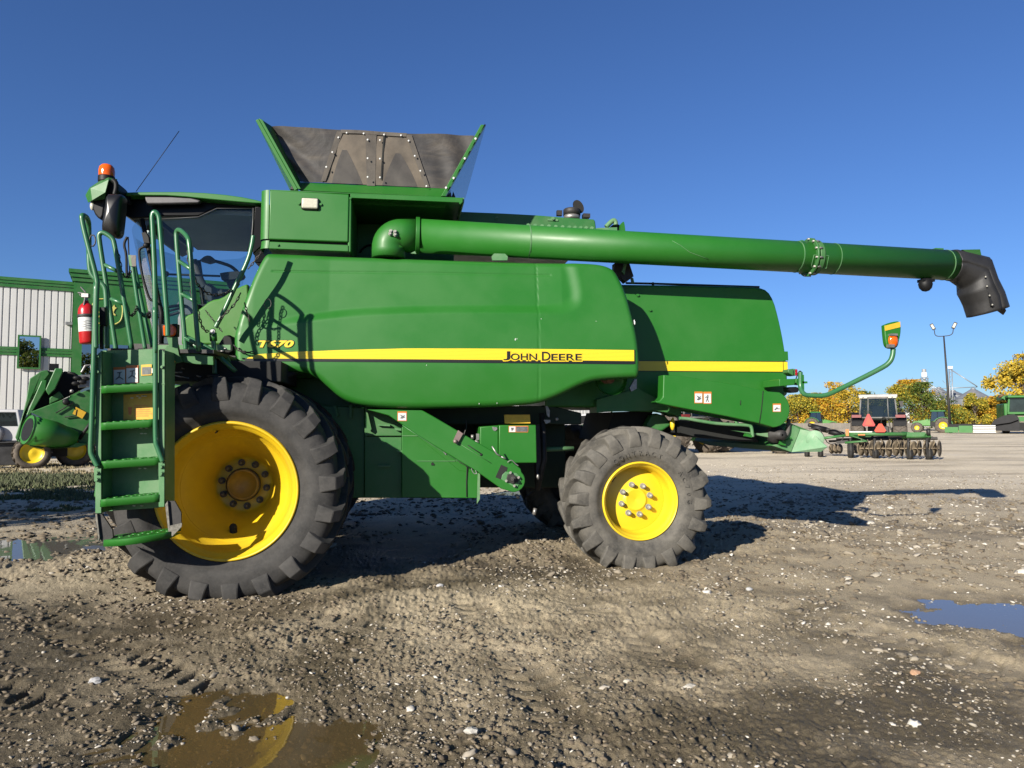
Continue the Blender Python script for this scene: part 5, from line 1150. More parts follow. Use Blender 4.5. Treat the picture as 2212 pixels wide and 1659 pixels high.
# gravel: crushed stone, one uncountable mass
ico = bmesh.new(); bmesh.ops.create_icosphere(ico, subdivisions=1, radius=1); IV = np.array([v.co[:] for v in ico.verts]); IF = np.array([[v.index for v in f.verts] for f in ico.faces]); ico.free()
ico = bmesh.new(); bmesh.ops.create_icosphere(ico, subdivisions=2, radius=1); IV2 = np.array([v.co[:] for v in ico.verts]); IF2 = np.array([[v.index for v in f.verts] for f in ico.faces]); ico.free()
rg_ = np.random.RandomState(5)
def stones(name, N, smin, smax, rmin, rmax, mat, V0, F0, pw=2.2, maskseed=91, sink=.35, lo=.35, thr=None, flat=.65, wbias=.06):
    r = rmin*(rmax/rmin)**(rg_.rand(N)**.85); a = R(8.7)+R(-46)+R(90)*rg_.rand(N)
    x = r*np.sin(a); y = -6.1+r*np.cos(a)
    keep = fbm(x, y, .7, 3, maskseed)*.62+fbm(x, y, 3.5, 2, maskseed+5)*.38+wbias*np.clip((x-.3)/2.5, -1, 1) > (lo+.25*rg_.rand(N) if thr is None else thr)
    x, y, r = x[keep], y[keep], r[keep]; n = len(x)
    sz = smin+(smax-smin)*rg_.rand(n)**pw; sz *= np.clip(r/5, .75, 2.2)
    h = gh(x, y); k = len(V0)
    jit = 1+.28*(rg_.rand(n, k, 1)-.5)*2.6
    P = V0[None]*jit*np.stack([1+.5*rg_.rand(n), .75+.4*rg_.rand(n), flat*(.7+.5*rg_.rand(n))], -1)[:,None]*sz[:,None,None]
    an = rg_.rand(n)*6.283; ca, sa = np.cos(an)[:,None], np.sin(an)[:,None]
    tl_ = (rg_.rand(n)-.5)[:,None]*.9
    X = P[...,0]*ca-P[...,1]*sa; Y = P[...,0]*sa+P[...,1]*ca; Z = P[...,2]+X*tl_
    co = np.stack([X+x[:,None], Y+y[:,None], Z+(h+sz*flat*(.9-sink*1.6))[:,None]], -1).reshape(-1,3)
    me = bpy.data.meshes.new(name); me.vertices.add(len(co)); me.vertices.foreach_set('co', co.ravel())
    fs = (F0[None]+(np.arange(n)*k)[:,None,None]).reshape(-1)
    me.loops.add(len(fs)); me.loops.foreach_set('vertex_index', fs.astype(np.int32)); nf = len(fs)//3
    me.polygons.add(nf); me.polygons.foreach_set('loop_start', (np.arange(nf)*3).astype(np.int32))
    try: me.polygons.foreach_set('loop_total', np.full(nf, 3, np.int32))
    except Exception: pass
    me.update(calc_edges=True)
    me.materials.append(mat); o = bpy.data.objects.new(name, me); COL.objects.link(o); o['kind'] = 'stuff'; return o
def stone_mat(name, stops, rough=.85):
    m, nt, bs = base_mat(name); g = nd(nt, 'ShaderNodeNewGeometry'); v = coords(nt)
    c = ramp(nt, g.outputs['Random Per Island'], stops); n = noise(nt, v, 60, 4, .7)
    c = mixc(nt, mapr(nt, n, .35, .7, 0, .45), c, (.2,.165,.115)); nt.links.new(c, bs.inputs['Base Color']); bs.inputs['Roughness'].default_value = rough; return m
gm = stone_mat('gravel_stone', [(0,(.081,.069,.053)),(.35,(.130,.109,.081)),(.65,(.203,.178,.138)),(.82,(.275,.251,.211)),(1,(.502,.478,.429))])
cm = stone_mat('mud_clods', [(0,(.045,.033,.021)),(.6,(.097,.075,.049)),(1,(.146,.117,.077))], .95)
stones('gravel', 60000, .003, .0135, 2.6, 24, gm, IV, IF, 1.9, lo=.44, flat=.55)
stones('pebbles', 3400, .008, .030, 2.6, 15, gm, IV2, IF2, 3.4, maskseed=91, lo=.47, sink=.3, flat=.6)
stones('mud_clods', 46000, .003, .022, 2.5, 16, cm, IV, IF, 2.8, maskseed=121, lo=.40, sink=.45, flat=.55, wbias=-.06)
# a few stones one would point at
def stone(u, v, s_, col, label, seed, nm='stone'):
    p = PZ(u, v); rr = np.random.RandomState(seed); V = IV2*(1+.22*(rr.rand(len(IV2),1)-.5)*1.7)*np.array([1.25,.8,.6])*s_
    mb = MB(); mb.add([Vector(q)+Vector((p.x, p.y, float(gh(np.array([p.x]), np.array([p.y]))[0])+s_*.25)) for q in V], [tuple(f) for f in IF2])
    o = mb.build(nm, plain('stone_tint', col, .85, 0, .25, 40, .4)); tag(o, label, 'stone', 'loose stones on the dirt'); return o
stone(1018,1592,.027,(.5,.48,.43),'pale rounded stone lying alone in the mud at the bottom centre',1)
stone(1977,1465,.026,(.5,.3,.18),'orange brown stone lying on the dirt below the right puddle',2)
stone(1492,1490,.032,(.5,.47,.41),'largest cream stone in the pebbly patch in front of the rear wheel',3)
stone(1355,1477,.02,(.5,.46,.38),'pale upright stone left of the largest cream stone, on wet dirt',4)
stone(206,1479,.03,(.42,.42,.42),'light grey stone bedded in churned mud at the lower left',5)
stone(1618,1270,.026,(.5,.5,.49),'white stone on its own behind and right of the rear wheel contact',6)
stone(950,1271,.026,(.52,.51,.5),'white flat stone on dirt just outside the big shadow edge',7)

# grass at the left
def grass(name, cx, cy, rx, ry, N, hmin, hmax, mat, seed):
    rr = np.random.RandomState(seed); ang = rr.rand(N)*6.283; q = np.sqrt(rr.rand(N)); x = cx+rx*q*np.cos(ang); y = cy+ry*q*np.sin(ang)
    keep = fbm(x, y, 1.3, 4, seed, .6)+.16*(rr.rand(N)-.5) > .5; x, y = x[keep], y[keep]; n = len(x); z = gh(x, y)
    hh = hmin+(hmax-hmin)*rr.rand(n); an = rr.rand(n)*6.283; w = .012+.03*rr.rand(n); lx, ly = (rr.rand(n)-.5)*hh, (rr.rand(n)-.5)*hh
    co = np.stack([np.stack([x-w*np.cos(an), y-w*np.sin(an), z-.01], -1), np.stack([x+w*np.cos(an), y+w*np.sin(an), z-.01], -1), np.stack([x+lx, y+ly, z+hh], -1)], 1).reshape(-1,3)
    me = bpy.data.meshes.new(name); me.from_pydata(co.tolist(), [], [(3*i,3*i+1,3*i+2) for i in range(n)]); me.materials.append(mat)
    o = bpy.data.objects.new(name, me); COL.objects.link(o); o['kind'] = 'stuff'; return o
gg = stone_mat('grass_blades', [(0,(.024,.049,.012)),(.5,(.049,.081,.020)),(.8,(.097,.105,.032)),(1,(.203,.162,.081))])
gd = stone_mat('dry_grass_blades', [(0,(.081,.073,.032)),(.5,(.146,.121,.057)),(1,(.227,.186,.105))])
gs = stone_mat('weeds_dark', [(0,(.016,.032,.010)),(1,(.041,.069,.016))])
p = PZ(90,1040); grass('weeds', p.x, p.y, 3.2, 2.0, 34000, .03, .15, gs, 3)
p = PZ(60,1015); grass('dry_grass', p.x, p.y, 8, 4.5, 42000, .02, .08, gd, 5)
p = PZ(150,1098); grass('grass', p.x, p.y, 1.5, .35, 5000, .02, .07, gg, 9)
p = PZ(70,1060); grass('grass', p.x, p.y, 3.8, 2.4, 24000, .02, .08, gg, 12)
# ================================================================== BACKGROUND
def spot(u, dist, turn=0.0, z=G0):
    """a place on the yard at image column u, dist metres from the camera; rotation that faces the camera"""
    d = ray(u, 900); d.z = 0; d.normalize(); p = Vector((CAMLOC.x, CAMLOC.y, 0))+d*(dist/(d.x*math.sin(YAW)+d.y*math.cos(YAW)))
    return Vector((p.x, p.y, z)), -math.atan2(d.x, d.y)+turn
def thing(name, u, dist, label, cat, turn=0.0, group=None):
    p, rz = spot(u, dist, turn); return tag(empty(name, p, rz), label, cat, group)
def lp(mb, name, mat, E, **kw):
    o = mb.build(name, mat, None, **kw); o.parent = E; return o
def XYZ(pts, y): return [Vector((x, y, z)) for x, z in pts]

# ---- building, left
HB = 8.4
def wallpt(u, v, z): return PZ(u, v, z)
A = PZ(0, 597, HB); B = PZ(165, 610, HB)
wd = Vector((B.x-A.x, B.y-A.y, 0)).normalized(); wn = Vector((wd.y, -wd.x, 0))
bld = tag(empty('dealer_building', (A.x, A.y, 0), math.atan2(wd.y, wd.x)), 'long white corrugated building with green trim and a taller green entrance block', 'building')
binv = Matrix.Translation((A.x, A.y, 0)) @ Matrix.Rotation(math.atan2(wd.y, wd.x), 4, 'Z'); binv = binv.inverted()
def wl(u, v):                                              # pixel -> (x along wall, z) on the wall plane
    d = ray(u, v); nrm = wn; t_ = (Vector((A.x,A.y,0))-CAMLOC).dot(nrm)/d.dot(nrm); q = binv @ (CAMLOC+d*t_); return q.x, q.z
def corr(x0, x1, z0, z1, y=0, pitch=.28, dep=.045):
    mb = MB(); n = int((x1-x0)/pitch); prof = []
    for i in range(n):
        x = x0+i*pitch; prof += [(x, -dep), (x+pitch*.72, -dep), (x+pitch*.80, 0), (x+pitch*.92, 0)]
    prof.append((x0+n*pitch, -dep)); mb.grid([[(x, y+d, z0) for x, d in prof], [(x, y+d, z1) for x, d in prof]], False); return mb
xt = wl(165, 610)[0]; xw0, zw1 = wl(40, 724); xw1, zw0 = wl(88, 798); zb1 = wl(20, 748)[1]; zb0 = wl(20, 767)[1]; zc0 = wl(165, 624)[1]
wsid = plain('white_siding', (.66,.66,.64), .5, .1, .05, .6, 0); wgr = paint('green_trim', (.02,.14,.02), .45, .1)
wall = lp(corr(-18, xt, -.2, HB-.3), 'white_wall', wsid, bld)
mb = MB(); 
for k, (z_, d_) in enumerate(((HB-.02,.14),(HB-.16,.10),(HB-.34,.06))): mb.bb(-18, xt-.003, -.05-d_, .02, z_-.15, z_)
mb.bb(-18, xt, -.05, 6, HB-.06, HB-.04); lp(mb, 'roof_trim', wgr, bld)
mb = MB()
for k in range(3): mb.bb(-18, xt-.003, -.09-.03*(k%2), -.04, zb0+(zb1-zb0)*k/3, zb0+(zb1-zb0)*(k+.85)/3)
lp(mb, 'band', wgr, bld)
win_m = glassy('window_mirror', (.02,.03,.035), .35); win_r = glassy('mirror_glass', (.01,.012,.015), .75)
def window(x0, x1, z0, z1, E=bld, y=-.2):
    mb = MB(); mb.bb(x0, x1, y-.02, y+.06, z0, z0+.07); mb.bb(x0, x1, y-.02, y+.06, z1-.07, z1); mb.bb(x0, x0+.07, y-.018, y+.06, z0+.071, z1-.071); mb.bb(x1-.07, x1, y-.018, y+.06, z0+.071, z1-.071)
    f = lp(mb, 'window', wgr, E); mb = MB(); mb.bb(x0+.05, x1-.05, y+.02, y+.04, z0+.05, z1-.05); lp(mb, 'pane', win_r, f); return f
window(xw0, xw1, zw0, zw1)
for k in range(1, 4): window(xw0-5.2*k, xw1-5.2*k, zw0, zw1)
mb = MB(); x_, z_ = wl(36, 888); mb.bb(x_-.1, x_+1.0, -.14, .05, -.1, 1.75); lp(mb, 'low_door', 'blackplastic', bld)
# entrance block
xt0 = wl(162, 590)[0]; zt1 = wl(165, 588)[1]+.05; xt1 = xt0+7.2
mb = MB(); mb.bb(xt0, xt1, -.55, 7, 0, zt1-.1); lp(mb, 'entrance_block', wgr, bld)
mb = MB()
for k, d_ in enumerate((.22,.15,.08)): mb.bb(xt0-d_, xt1+d_, -.55-d_, -.5, zt1-.02-.2*k-.18, zt1-.02-.2*k); mb.bb(xt0-d_, xt0, -.5, 6, zt1-.02-.2*k-.18, zt1-.02-.2*k)
lp(mb, 'cornice', wgr, bld)
gx0, gz1 = wl(176, 742); gx1 = xt1-.5
mb = MB()
for k in range(3):
    for j in range(3): mb.bb(gx0+(gx1-gx0)*k/3+.05, gx0+(gx1-gx0)*(k+1)/3-.05, -.6, -.56, .1+gz1*j/3, gz1*(j+1)/3-.05)
lp(mb, 'glazing', win_m, bld)
# emblem sign: yellow bordered shield
ex, ez = wl(233, 678); sgp = [(-1,-.62),(-1.08,.25),(-.95,.95),(0,1.08),(.95,.95),(1.08,.25),(1,-.62),(.55,-.98),(0,-1.05),(-.55,-.98)]
sg = .66
f_ = lambda s_, y: smooth_path([Vector((ex+a*sg*s_, y, ez+c_*sg*s_)) for a, c_ in sgp], closed=True, it=2)
mb = MB(); mb.prism(f_(1.05, -.68), .1); em = lp(mb, 'emblem_sign', wgr, bld)
mb = MB(); mb.tube(f_(.95, -.7), .03, 6, closed=True)
deer = [(-.75,-.1),(-.55,.15),(-.1,.2),(.3,.3),(.45,.6),(.55,.75),(.6,.55),(.75,.45),(.6,.3),(.5,.0),(.7,-.25),(.6,-.3),(.3,-.1),(-.1,-.12),(-.4,-.35),(-.75,-.6),(-.8,-.5),(-.45,-.2)]
mb.prism([Vector((ex+a*sg*.8, -.72, ez+c_*sg*.8)) for a, c_ in deer], .04); lp(mb, 'emblem_figure', plain('pale_yellow', (.6,.55,.14), .5), em)
lp(corr(xt1, xt1+26, -.2, HB-.3), 'white_wall', wsid, bld)
mb = MB()
for k, (z_, d_) in enumerate(((HB-.02,.14),(HB-.16,.10),(HB-.34,.06))): mb.bb(xt1+.003, xt1+26, -.05-d_, .02, z_-.15, z_)
for k in range(3): mb.bb(xt1+.003, xt1+26, -.09-.03*(k%2), -.04, zb0+(zb1-zb0)*k/3, zb0+(zb1-zb0)*(k+.85)/3)
lp(mb, 'roof_trim', wgr, bld)
mb = MB(); mb.bb(-18, xt1+26, .06, 12, 0, HB-.3); lp(mb, 'building_core', 'greenrough', bld)
mb = MB(); q_ = wl(158, 700); mb.box((xt-.25, -.16, q_[1]), (.3,.16,.14)); lp(mb, 'wall_lamp', 'steel', bld)

# ---- simple wheel for vehicles: axis along local y, centre c
def bg_wheel(E, c, R_, w, rim_r, rimmat='yellowbright', lugs=0, face=-1, ax='Y'):
    mb = MB(); prof = [(rim_r,0),(rim_r+.02,-.02),(R_*.9,-.03),(R_*.985,.03),(R_,w*.2),(R_,w*.8),(R_*.985,w-.03),(R_*.9,w+.03),(rim_r,w)]
    mb.lathe(prof, c, 32, ax)
    for k in range(lugs):
        for sgn in (0,1):
            a = 2*math.pi*(k+.5*sgn)/lugs; a2 = a+.22
            y0, y1 = (0.0, w*.52) if sgn == 0 else (w, w*.48)
            P = []
            for aa, yy in ((a,y0),(a2,y1)):
                for da in (-.035,.035):
                    for rr in (R_-.01, R_+.04): 
                        v_ = (rr*math.cos(aa+da), yy, rr*math.sin(aa+da)) if ax == 'Y' else (yy, rr*math.cos(aa+da), rr*math.sin(aa+da))
                        P.append(Vector(c)+Vector(v_))
            mb.add(P, [(0,1,3,2),(4,6,7,5),(0,4,5,1),(2,3,7,6),(1,5,7,3)])
    t_ = lp(mb, 'wheel', 'mudtyre' if lugs else 'rubber', E)
    mb = MB(); fy = .02 if face < 0 else w-.02; dr = .08 if face < 0 else -.08
    mb.lathe([(rim_r,fy),(rim_r*.88,fy+dr*.4),(rim_r*.8,fy+dr),(rim_r*.3,fy+dr*.7),(.001,fy+dr*.5)], c, 28, ax)
    lp(mb, 'rim', rimmat, t_); return t_
# ---- implement with auger tube on yellow rimmed wheels (left)
Ei = thing('harvester_header', 110, 21.5, 'folded green header implement with open tube end and yellow tag, on yellow rimmed wheels', 'farm implement')
def ipt(x, y, dy=0):                                       # c11 crop pixel -> local point of the implement
    d = ray(*c11.uv(x, y)); inv = worldmat(Ei).inverted(); o_ = inv @ CAMLOC; dd = inv.to_3x3() @ d; return o_+dd*((dy-o_.y)/dd.y)
def I(pts, y): return [ipt(a, c_, y) for a, c_ in pts]
mb = MB(); mb.prism(I([(220,1148),(640,985),(1000,950),(1000,1380),(585,1380),(545,1340),(420,1240),(330,1200)], 0), .5); lp(mb, 'side_plate', 'greenrough', Ei, bevel=.02)
mb = MB(); mb.prism(I([(215,905),(300,850),(345,842),(360,870),(260,1000),(170,1180),(130,1370),(110,1330),(160,1180),(190,1060)], .3), 1.0); mb.prism(I([(330,985),(400,830),(450,830),(460,850),(400,980),(355,1025)], -.2), 1.4); mb.prism(I([(360,1045),(430,995),(465,1040),(360,1090)], .1), .8); mb.prism(I([(310,845),(400,855),(400,900),(330,990),(300,900)], .4), .8)
mb.prism(I([(300,920),(340,915),(330,990),(220,1170),(190,1170)], .1), .2); lp(mb, 'folded_frames', 'greenrough', Ei, bevel=.02)
mb = MB(); mb.prism(I([(330,930),(470,850),(560,870),(640,960),(420,1070),(320,1110),(240,1140),(260,1050)], .5), .8); lp(mb, 'inner_drive', 'blackplastic', Ei, bevel=.03)
mb = MB(); mb.tube([ipt(200,1275,-.5), ipt(380,1310,-.25), ipt(540,1345,-.05)], [.43,.40,.26], 28); lp(mb, 'auger_tube', 'green', Ei)
q1, q2 = ipt(200,1275,-.5), ipt(380,1310,-.25); dq = (q2-q1).normalized()
mb = MB(); mb.tube([q1-dq*.012, q1+dq*.2], [.34,.34], 24); lp(mb, 'tube_mouth', 'cabblack', Ei)
mb = MB(); mb.tube([q1-dq*.03, q1+dq*.03], .45, 28, caps=False); lp(mb, 'tube_ring', 'greenrough', Ei)
mb = MB(); mb.prism(I([(210,1372),(330,1410),(500,1400),(560,1370),(640,1380),(560,1405),(300,1415),(215,1395)], -.3), .5); mb.prism(I([(130,1360),(215,1180),(200,1290),(160,1380)], -.2), .4); lp(mb, 'lower_pan', 'greenrough', Ei, bevel=.01)
mb = MB(); mb.prism(I([(550,1110),(626,1150),(597,1196),(527,1160)], -.06), .02); lp(mb, 'yellow_tag', 'decalyellow', Ei)
mb = MB(); mb.tube(I([(405,1155),(530,1080),(545,1130)], -.05), .02, 6); mb.tube(I([(470,1185),(550,1175),(560,1130)], -.05), .02, 6); mb.sphere(ipt(480,1075,-.05), .1, 10, (1,.4,1)); mb.tube(I([(690,1180),(575,1345)], -.1), .05, 8); lp(mb, 'cables', 'blackplastic', Ei)
mb = MB(); mb.prism(I([(560,880),(655,875),(650,965),(570,970)], -.2), .3); mb.tube(I([(590,860),(620,810),(660,805),(665,860)], -.2), .03, 8); mb.sphere(ipt(520,996,-.1), .06, 8); lp(mb, 'valve_block', 'steel', Ei, bevel=.03)
mb = MB(); 
for x, y in ((560,900),(600,930),(620,905),(550,940)): mb.sphere(ipt(x,y,-.25), .1, 8, (1.2,.5,.7))
mb.tube(I([(490,860),(540,870),(560,900)], -.2), .04, 6); mb.box(ipt(392,822,.3), (.25,.2,.2)); lp(mb, 'hoses', 'blackplastic', Ei)
mb = MB(); mb.box(ipt(400,1450,.7), (3.4,.2,.16)); mb.box(ipt(420,1440,.2), (.5,.2,.25)); lp(mb, 'cart_frame', 'blackgap', Ei)
wc_ = ipt(232,1475,-.3); wc_.z = .47; bg_wheel(Ei, wc_, .47, .3, .31, lugs=18)
wc2 = ipt(545,1480,.2); wc2.z = .5; bg_wheel(Ei, wc2, .5, .36, .30, lugs=18)
# ---- white SUV at far left, seen from behind
Es = thing('white_suv', -10, 25.5, 'white car with a spare wheel on its tailgate, parked by the corrugated building', 'car', R(-14))
mb = MB(); mb.prism(XYZ([(-.9,.5),(-.95,1.0),(-.82,1.2),(-.7,1.82),(.7,1.82),(.82,1.2),(.95,1.0),(.9,.5)], 0), 4.2); lp(mb, 'body', plain('car_white', (.62,.62,.63), .25, 0, .04, 4, 0), Es, bevel=.06)
mb = MB(); mb.prism(XYZ([(-.68,1.22),(-.6,1.72),(.6,1.72),(.68,1.22)], -.02), .04); lp(mb, 'rear_window', 'glass', Es); 
mb = MB(); mb.prism(XYZ([(-.68,1.22),(-.6,1.72),(.6,1.72),(.68,1.22)], -.01), .02); lp(mb, 'window_tint', 'blackplastic', Es)
mb = MB(); mb.lathe([(.001,-.2),(.3,-.2),(.34,-.16),(.34,-.02)], (-.05,0,.95), 28); lp(mb, 'spare_wheel', plain('tyre_cover', (.3,.3,.31), .5), Es)
for s_ in (-1, 1):
    mb = MB(); mb.bb(s_*.93, s_*.8, -.03, .1, .85, 1.15); lp(mb, 'tail_lamp', 'redlamp', Es, bevel=.01)
    bg_wheel(Es, (s_*.8-(.11), .55, .36), .36, .22, .22, 'steel', 0, -1, 'X')
mb = MB(); mb.bb(-.93, .93, -.08, .1, .45, .7); lp(mb, 'bumper', 'blackplastic', Es, bevel=.03)
# ---- black flat trailer / blade in front of the suv
Eb = thing('dozer_blade', 22, 21.0, 'dark grey steel blade attachment standing in front of the white car', 'implement')
mb = MB(); mb.prism(XYZ([(-1.2,.12),(-1.2,.75),(.5,.78),(.62,.6),(.5,.1)], 0), .08); mb.prism(XYZ([(-1.2,.74),(.5,.77),(.5,.8),(-1.2,.77)], -.1), .3); lp(mb, 'blade', plain('worn_grey', (.07,.07,.072), .6, .3, .5, 3), Eb, bevel=.01)
mb = MB(); mb.bb(.35, .75, .05, .7, .05, .62); mb.bb(-1, -.2, .1, .7, .3, .5); lp(mb, 'mounting_frame', 'darkmetal', Eb, bevel=.02)
# red bush near wall
# ---- disc harrow on the right
Eh = thing('disc_harrow', 1930, 26.5, 'green disc harrow with muddy discs, standing in front of the white roofed tractor', 'disc harrow', R(6))
def hpt(x, y, dy=0, cr=c9):
    d = ray(*cr.uv(x, y)); inv = worldmat(Eh).inverted(); o_ = inv @ CAMLOC; dd = inv.to_3x3() @ d; return o_+dd*((dy-o_.y)/dd.y)
mb = MB(); mb.tube([hpt(790,632,-.2), hpt(1260,632,-.2)], .07, 8); mb.tube([hpt(1230,648,0), hpt(1460,648,0)], .10, 4); mb.tube([hpt(1420,640,-.1), hpt(1230,620,.4)], .05, 6); mb.prism([hpt(1270,618,-.1), hpt(1420,618,-.1), hpt(1420,648,-.1), hpt(1270,648,-.1)], .12); mb.tube([hpt(540,672,-.3), hpt(800,640,-.2)], .05, 8); mb.tube([hpt(800,640,-.25), hpt(950,685,-.25), hpt(770,702,-.2)], .045, 8); mb.prism([hpt(770,625,-.15), hpt(980,625,-.15), hpt(980,655,-.15), hpt(780,655,-.15)], .1)
hf = lp(mb, 'frame', 'greenrough', Eh)
mb = MB(); mb.tube([hpt(700,675,.2), hpt(1515,668,.2)], .055, 6); mb.tube([hpt(640,690,1.2), hpt(1480,660,1.2)], .05, 6); mb.tube([hpt(830,662,.1), hpt(1300,650,.5)], .04, 6); mb.prism([hpt(1280,655,0), hpt(1515,655,0), hpt(1515,672,0), hpt(1280,672,0)], .1); lp(mb, 'gang_beam', 'darkmetal', Eh)
mud = plain('muddy_disc', (.24,.19,.125), .85, .1, .5, 6, .5)
for k, x in enumerate((895,940,985,1035,1070,1120,1175,1220,1270,1320,1365,1420,1475,1525)):
    c_ = hpt(x, 748, .05*(k%3)); s_ = .275+.02*((k*7)%3)
    rot = Matrix.Rotation(R(62)+.1*((k*5)%3-1), 3, 'Z'); mb = MB(); tmp = MB().lathe([(.001,.05),(s_*.5,.03),(s_,-.02),(s_+.004,-.03),(s_*.5,.02),(.001,.04)], (0,0,0), 20)
    mb.add([rot@Vector(v_)+c_ for v_ in tmp.v], tmp.f, True); lp(mb, 'disc', mud, Eh)
for k, x in enumerate((660,695,725,830,860)):
    c_ = hpt(x, 750, 1.3); mb = MB(); tmp = MB().lathe([(.001,.03),(.2,-.02),(.2,-.03),(.001,.02)], (0,0,0), 16); rot = Matrix.Rotation(R(55), 3, 'Z'); mb.add([rot@Vector(v_)+c_ for v_ in tmp.v], tmp.f, True); lp(mb, 'disc', mud, Eh)
mb = MB(); mb.tube([hpt(880,748,.05), hpt(1530,748,.05)], .03, 6)
for x in (900,950,1000,1060,1130,1190,1240,1290,1345,1400,1450,1480): mb.tube([hpt(x,672,.1), hpt(x+12,700,.0), hpt(x,735,.05)], .018, 5)
lp(mb, 'axle_and_scrapers', mud, Eh)
for x, y, r_ in ((450,795,.16),(558,795,.18),(800,805,.30),(1000,815,.17),(1275,825,.18),(1430,828,.2)):
    c_ = hpt(x, y-20, -.1 if x > 700 else .3); c_.z = r_; bg_wheel(Eh, c_, r_, .14, r_*.45, 'blackgap', 0, -1, 'X')
mb = MB()
for x in (815,1010,1280,1430): mb.tube([hpt(x,665,-.05), hpt(x,790,-.05)], .05, 6)
mb.tube([hpt(1440,590,0), hpt(1445,700,0)], .05, 8); mb.lathe([(.08,-.05),(.13,-.05),(.13,.05),(.08,.05)], hpt(1442,615,-.1), 16, 'X'); lp(mb, 'wheel_arms', 'darkmetal', Eh)
mb = MB(); mb.tube([hpt(500,570,.2), hpt(625,600,.2)], .11, 12); mb.tube([hpt(640,610,.2), hpt(765,640,.2)], .11, 12); mb.tube([hpt(625,600,.2), hpt(640,610,.2)], .10, 10); lp(mb, 'lift_cylinder', 'blackplastic', Eh)
mb = MB(); mb.sphere(hpt(490,560,.15), .09, 8); mb.sphere(hpt(633,600,.1), .09, 8); mb.tube(smooth_path([hpt(480,590,.0), hpt(560,580,0), hpt(600,650,0), hpt(640,720,0), hpt(720,700,0), hpt(760,670,0)]), .02, 6); mb.tube(smooth_path([hpt(620,600,0), hpt(700,590,0), hpt(760,640,0), hpt(850,660,0), hpt(990,655,0)]), .018, 6); mb.prism([hpt(700,690,-.1), hpt(790,680,-.1), hpt(800,700,-.1), hpt(710,712,-.1)], .1); lp(mb, 'hydraulic_hoses', 'darkmetal', Eh)
mb = MB(); mb.prism([hpt(790,610,-.22), hpt(990,610,-.22), hpt(990,618,-.22), hpt(790,622,-.22)], .05); lp(mb, 'white_pipe', 'white', Eh)
mb = MB(); mb.prism([hpt(876,632,-.3), hpt(932,632,-.3), hpt(932,642,-.3), hpt(876,642,-.3)], .02); mb.box(hpt(789,620,-.3), (.1,.05,.25)); lp(mb, 'orange_reflector', 'decalorange', Eh)
orange = plain('slow_sign_orange', (.62,.045,.004), .5, 0, .06, 4, 0); red_ = plain('slow_sign_red', (.42,.008,.004), .5, 0, .06, 4, 0)
mb = MB(); mb.prism([hpt(1043,548,-.35), hpt(1068,548,-.35), hpt(1102,603,-.35), hpt(1090,617,-.35), hpt(1018,617,-.35), hpt(1007,603,-.35)], .02); lp(mb, 'slow_sign', orange, Eh)
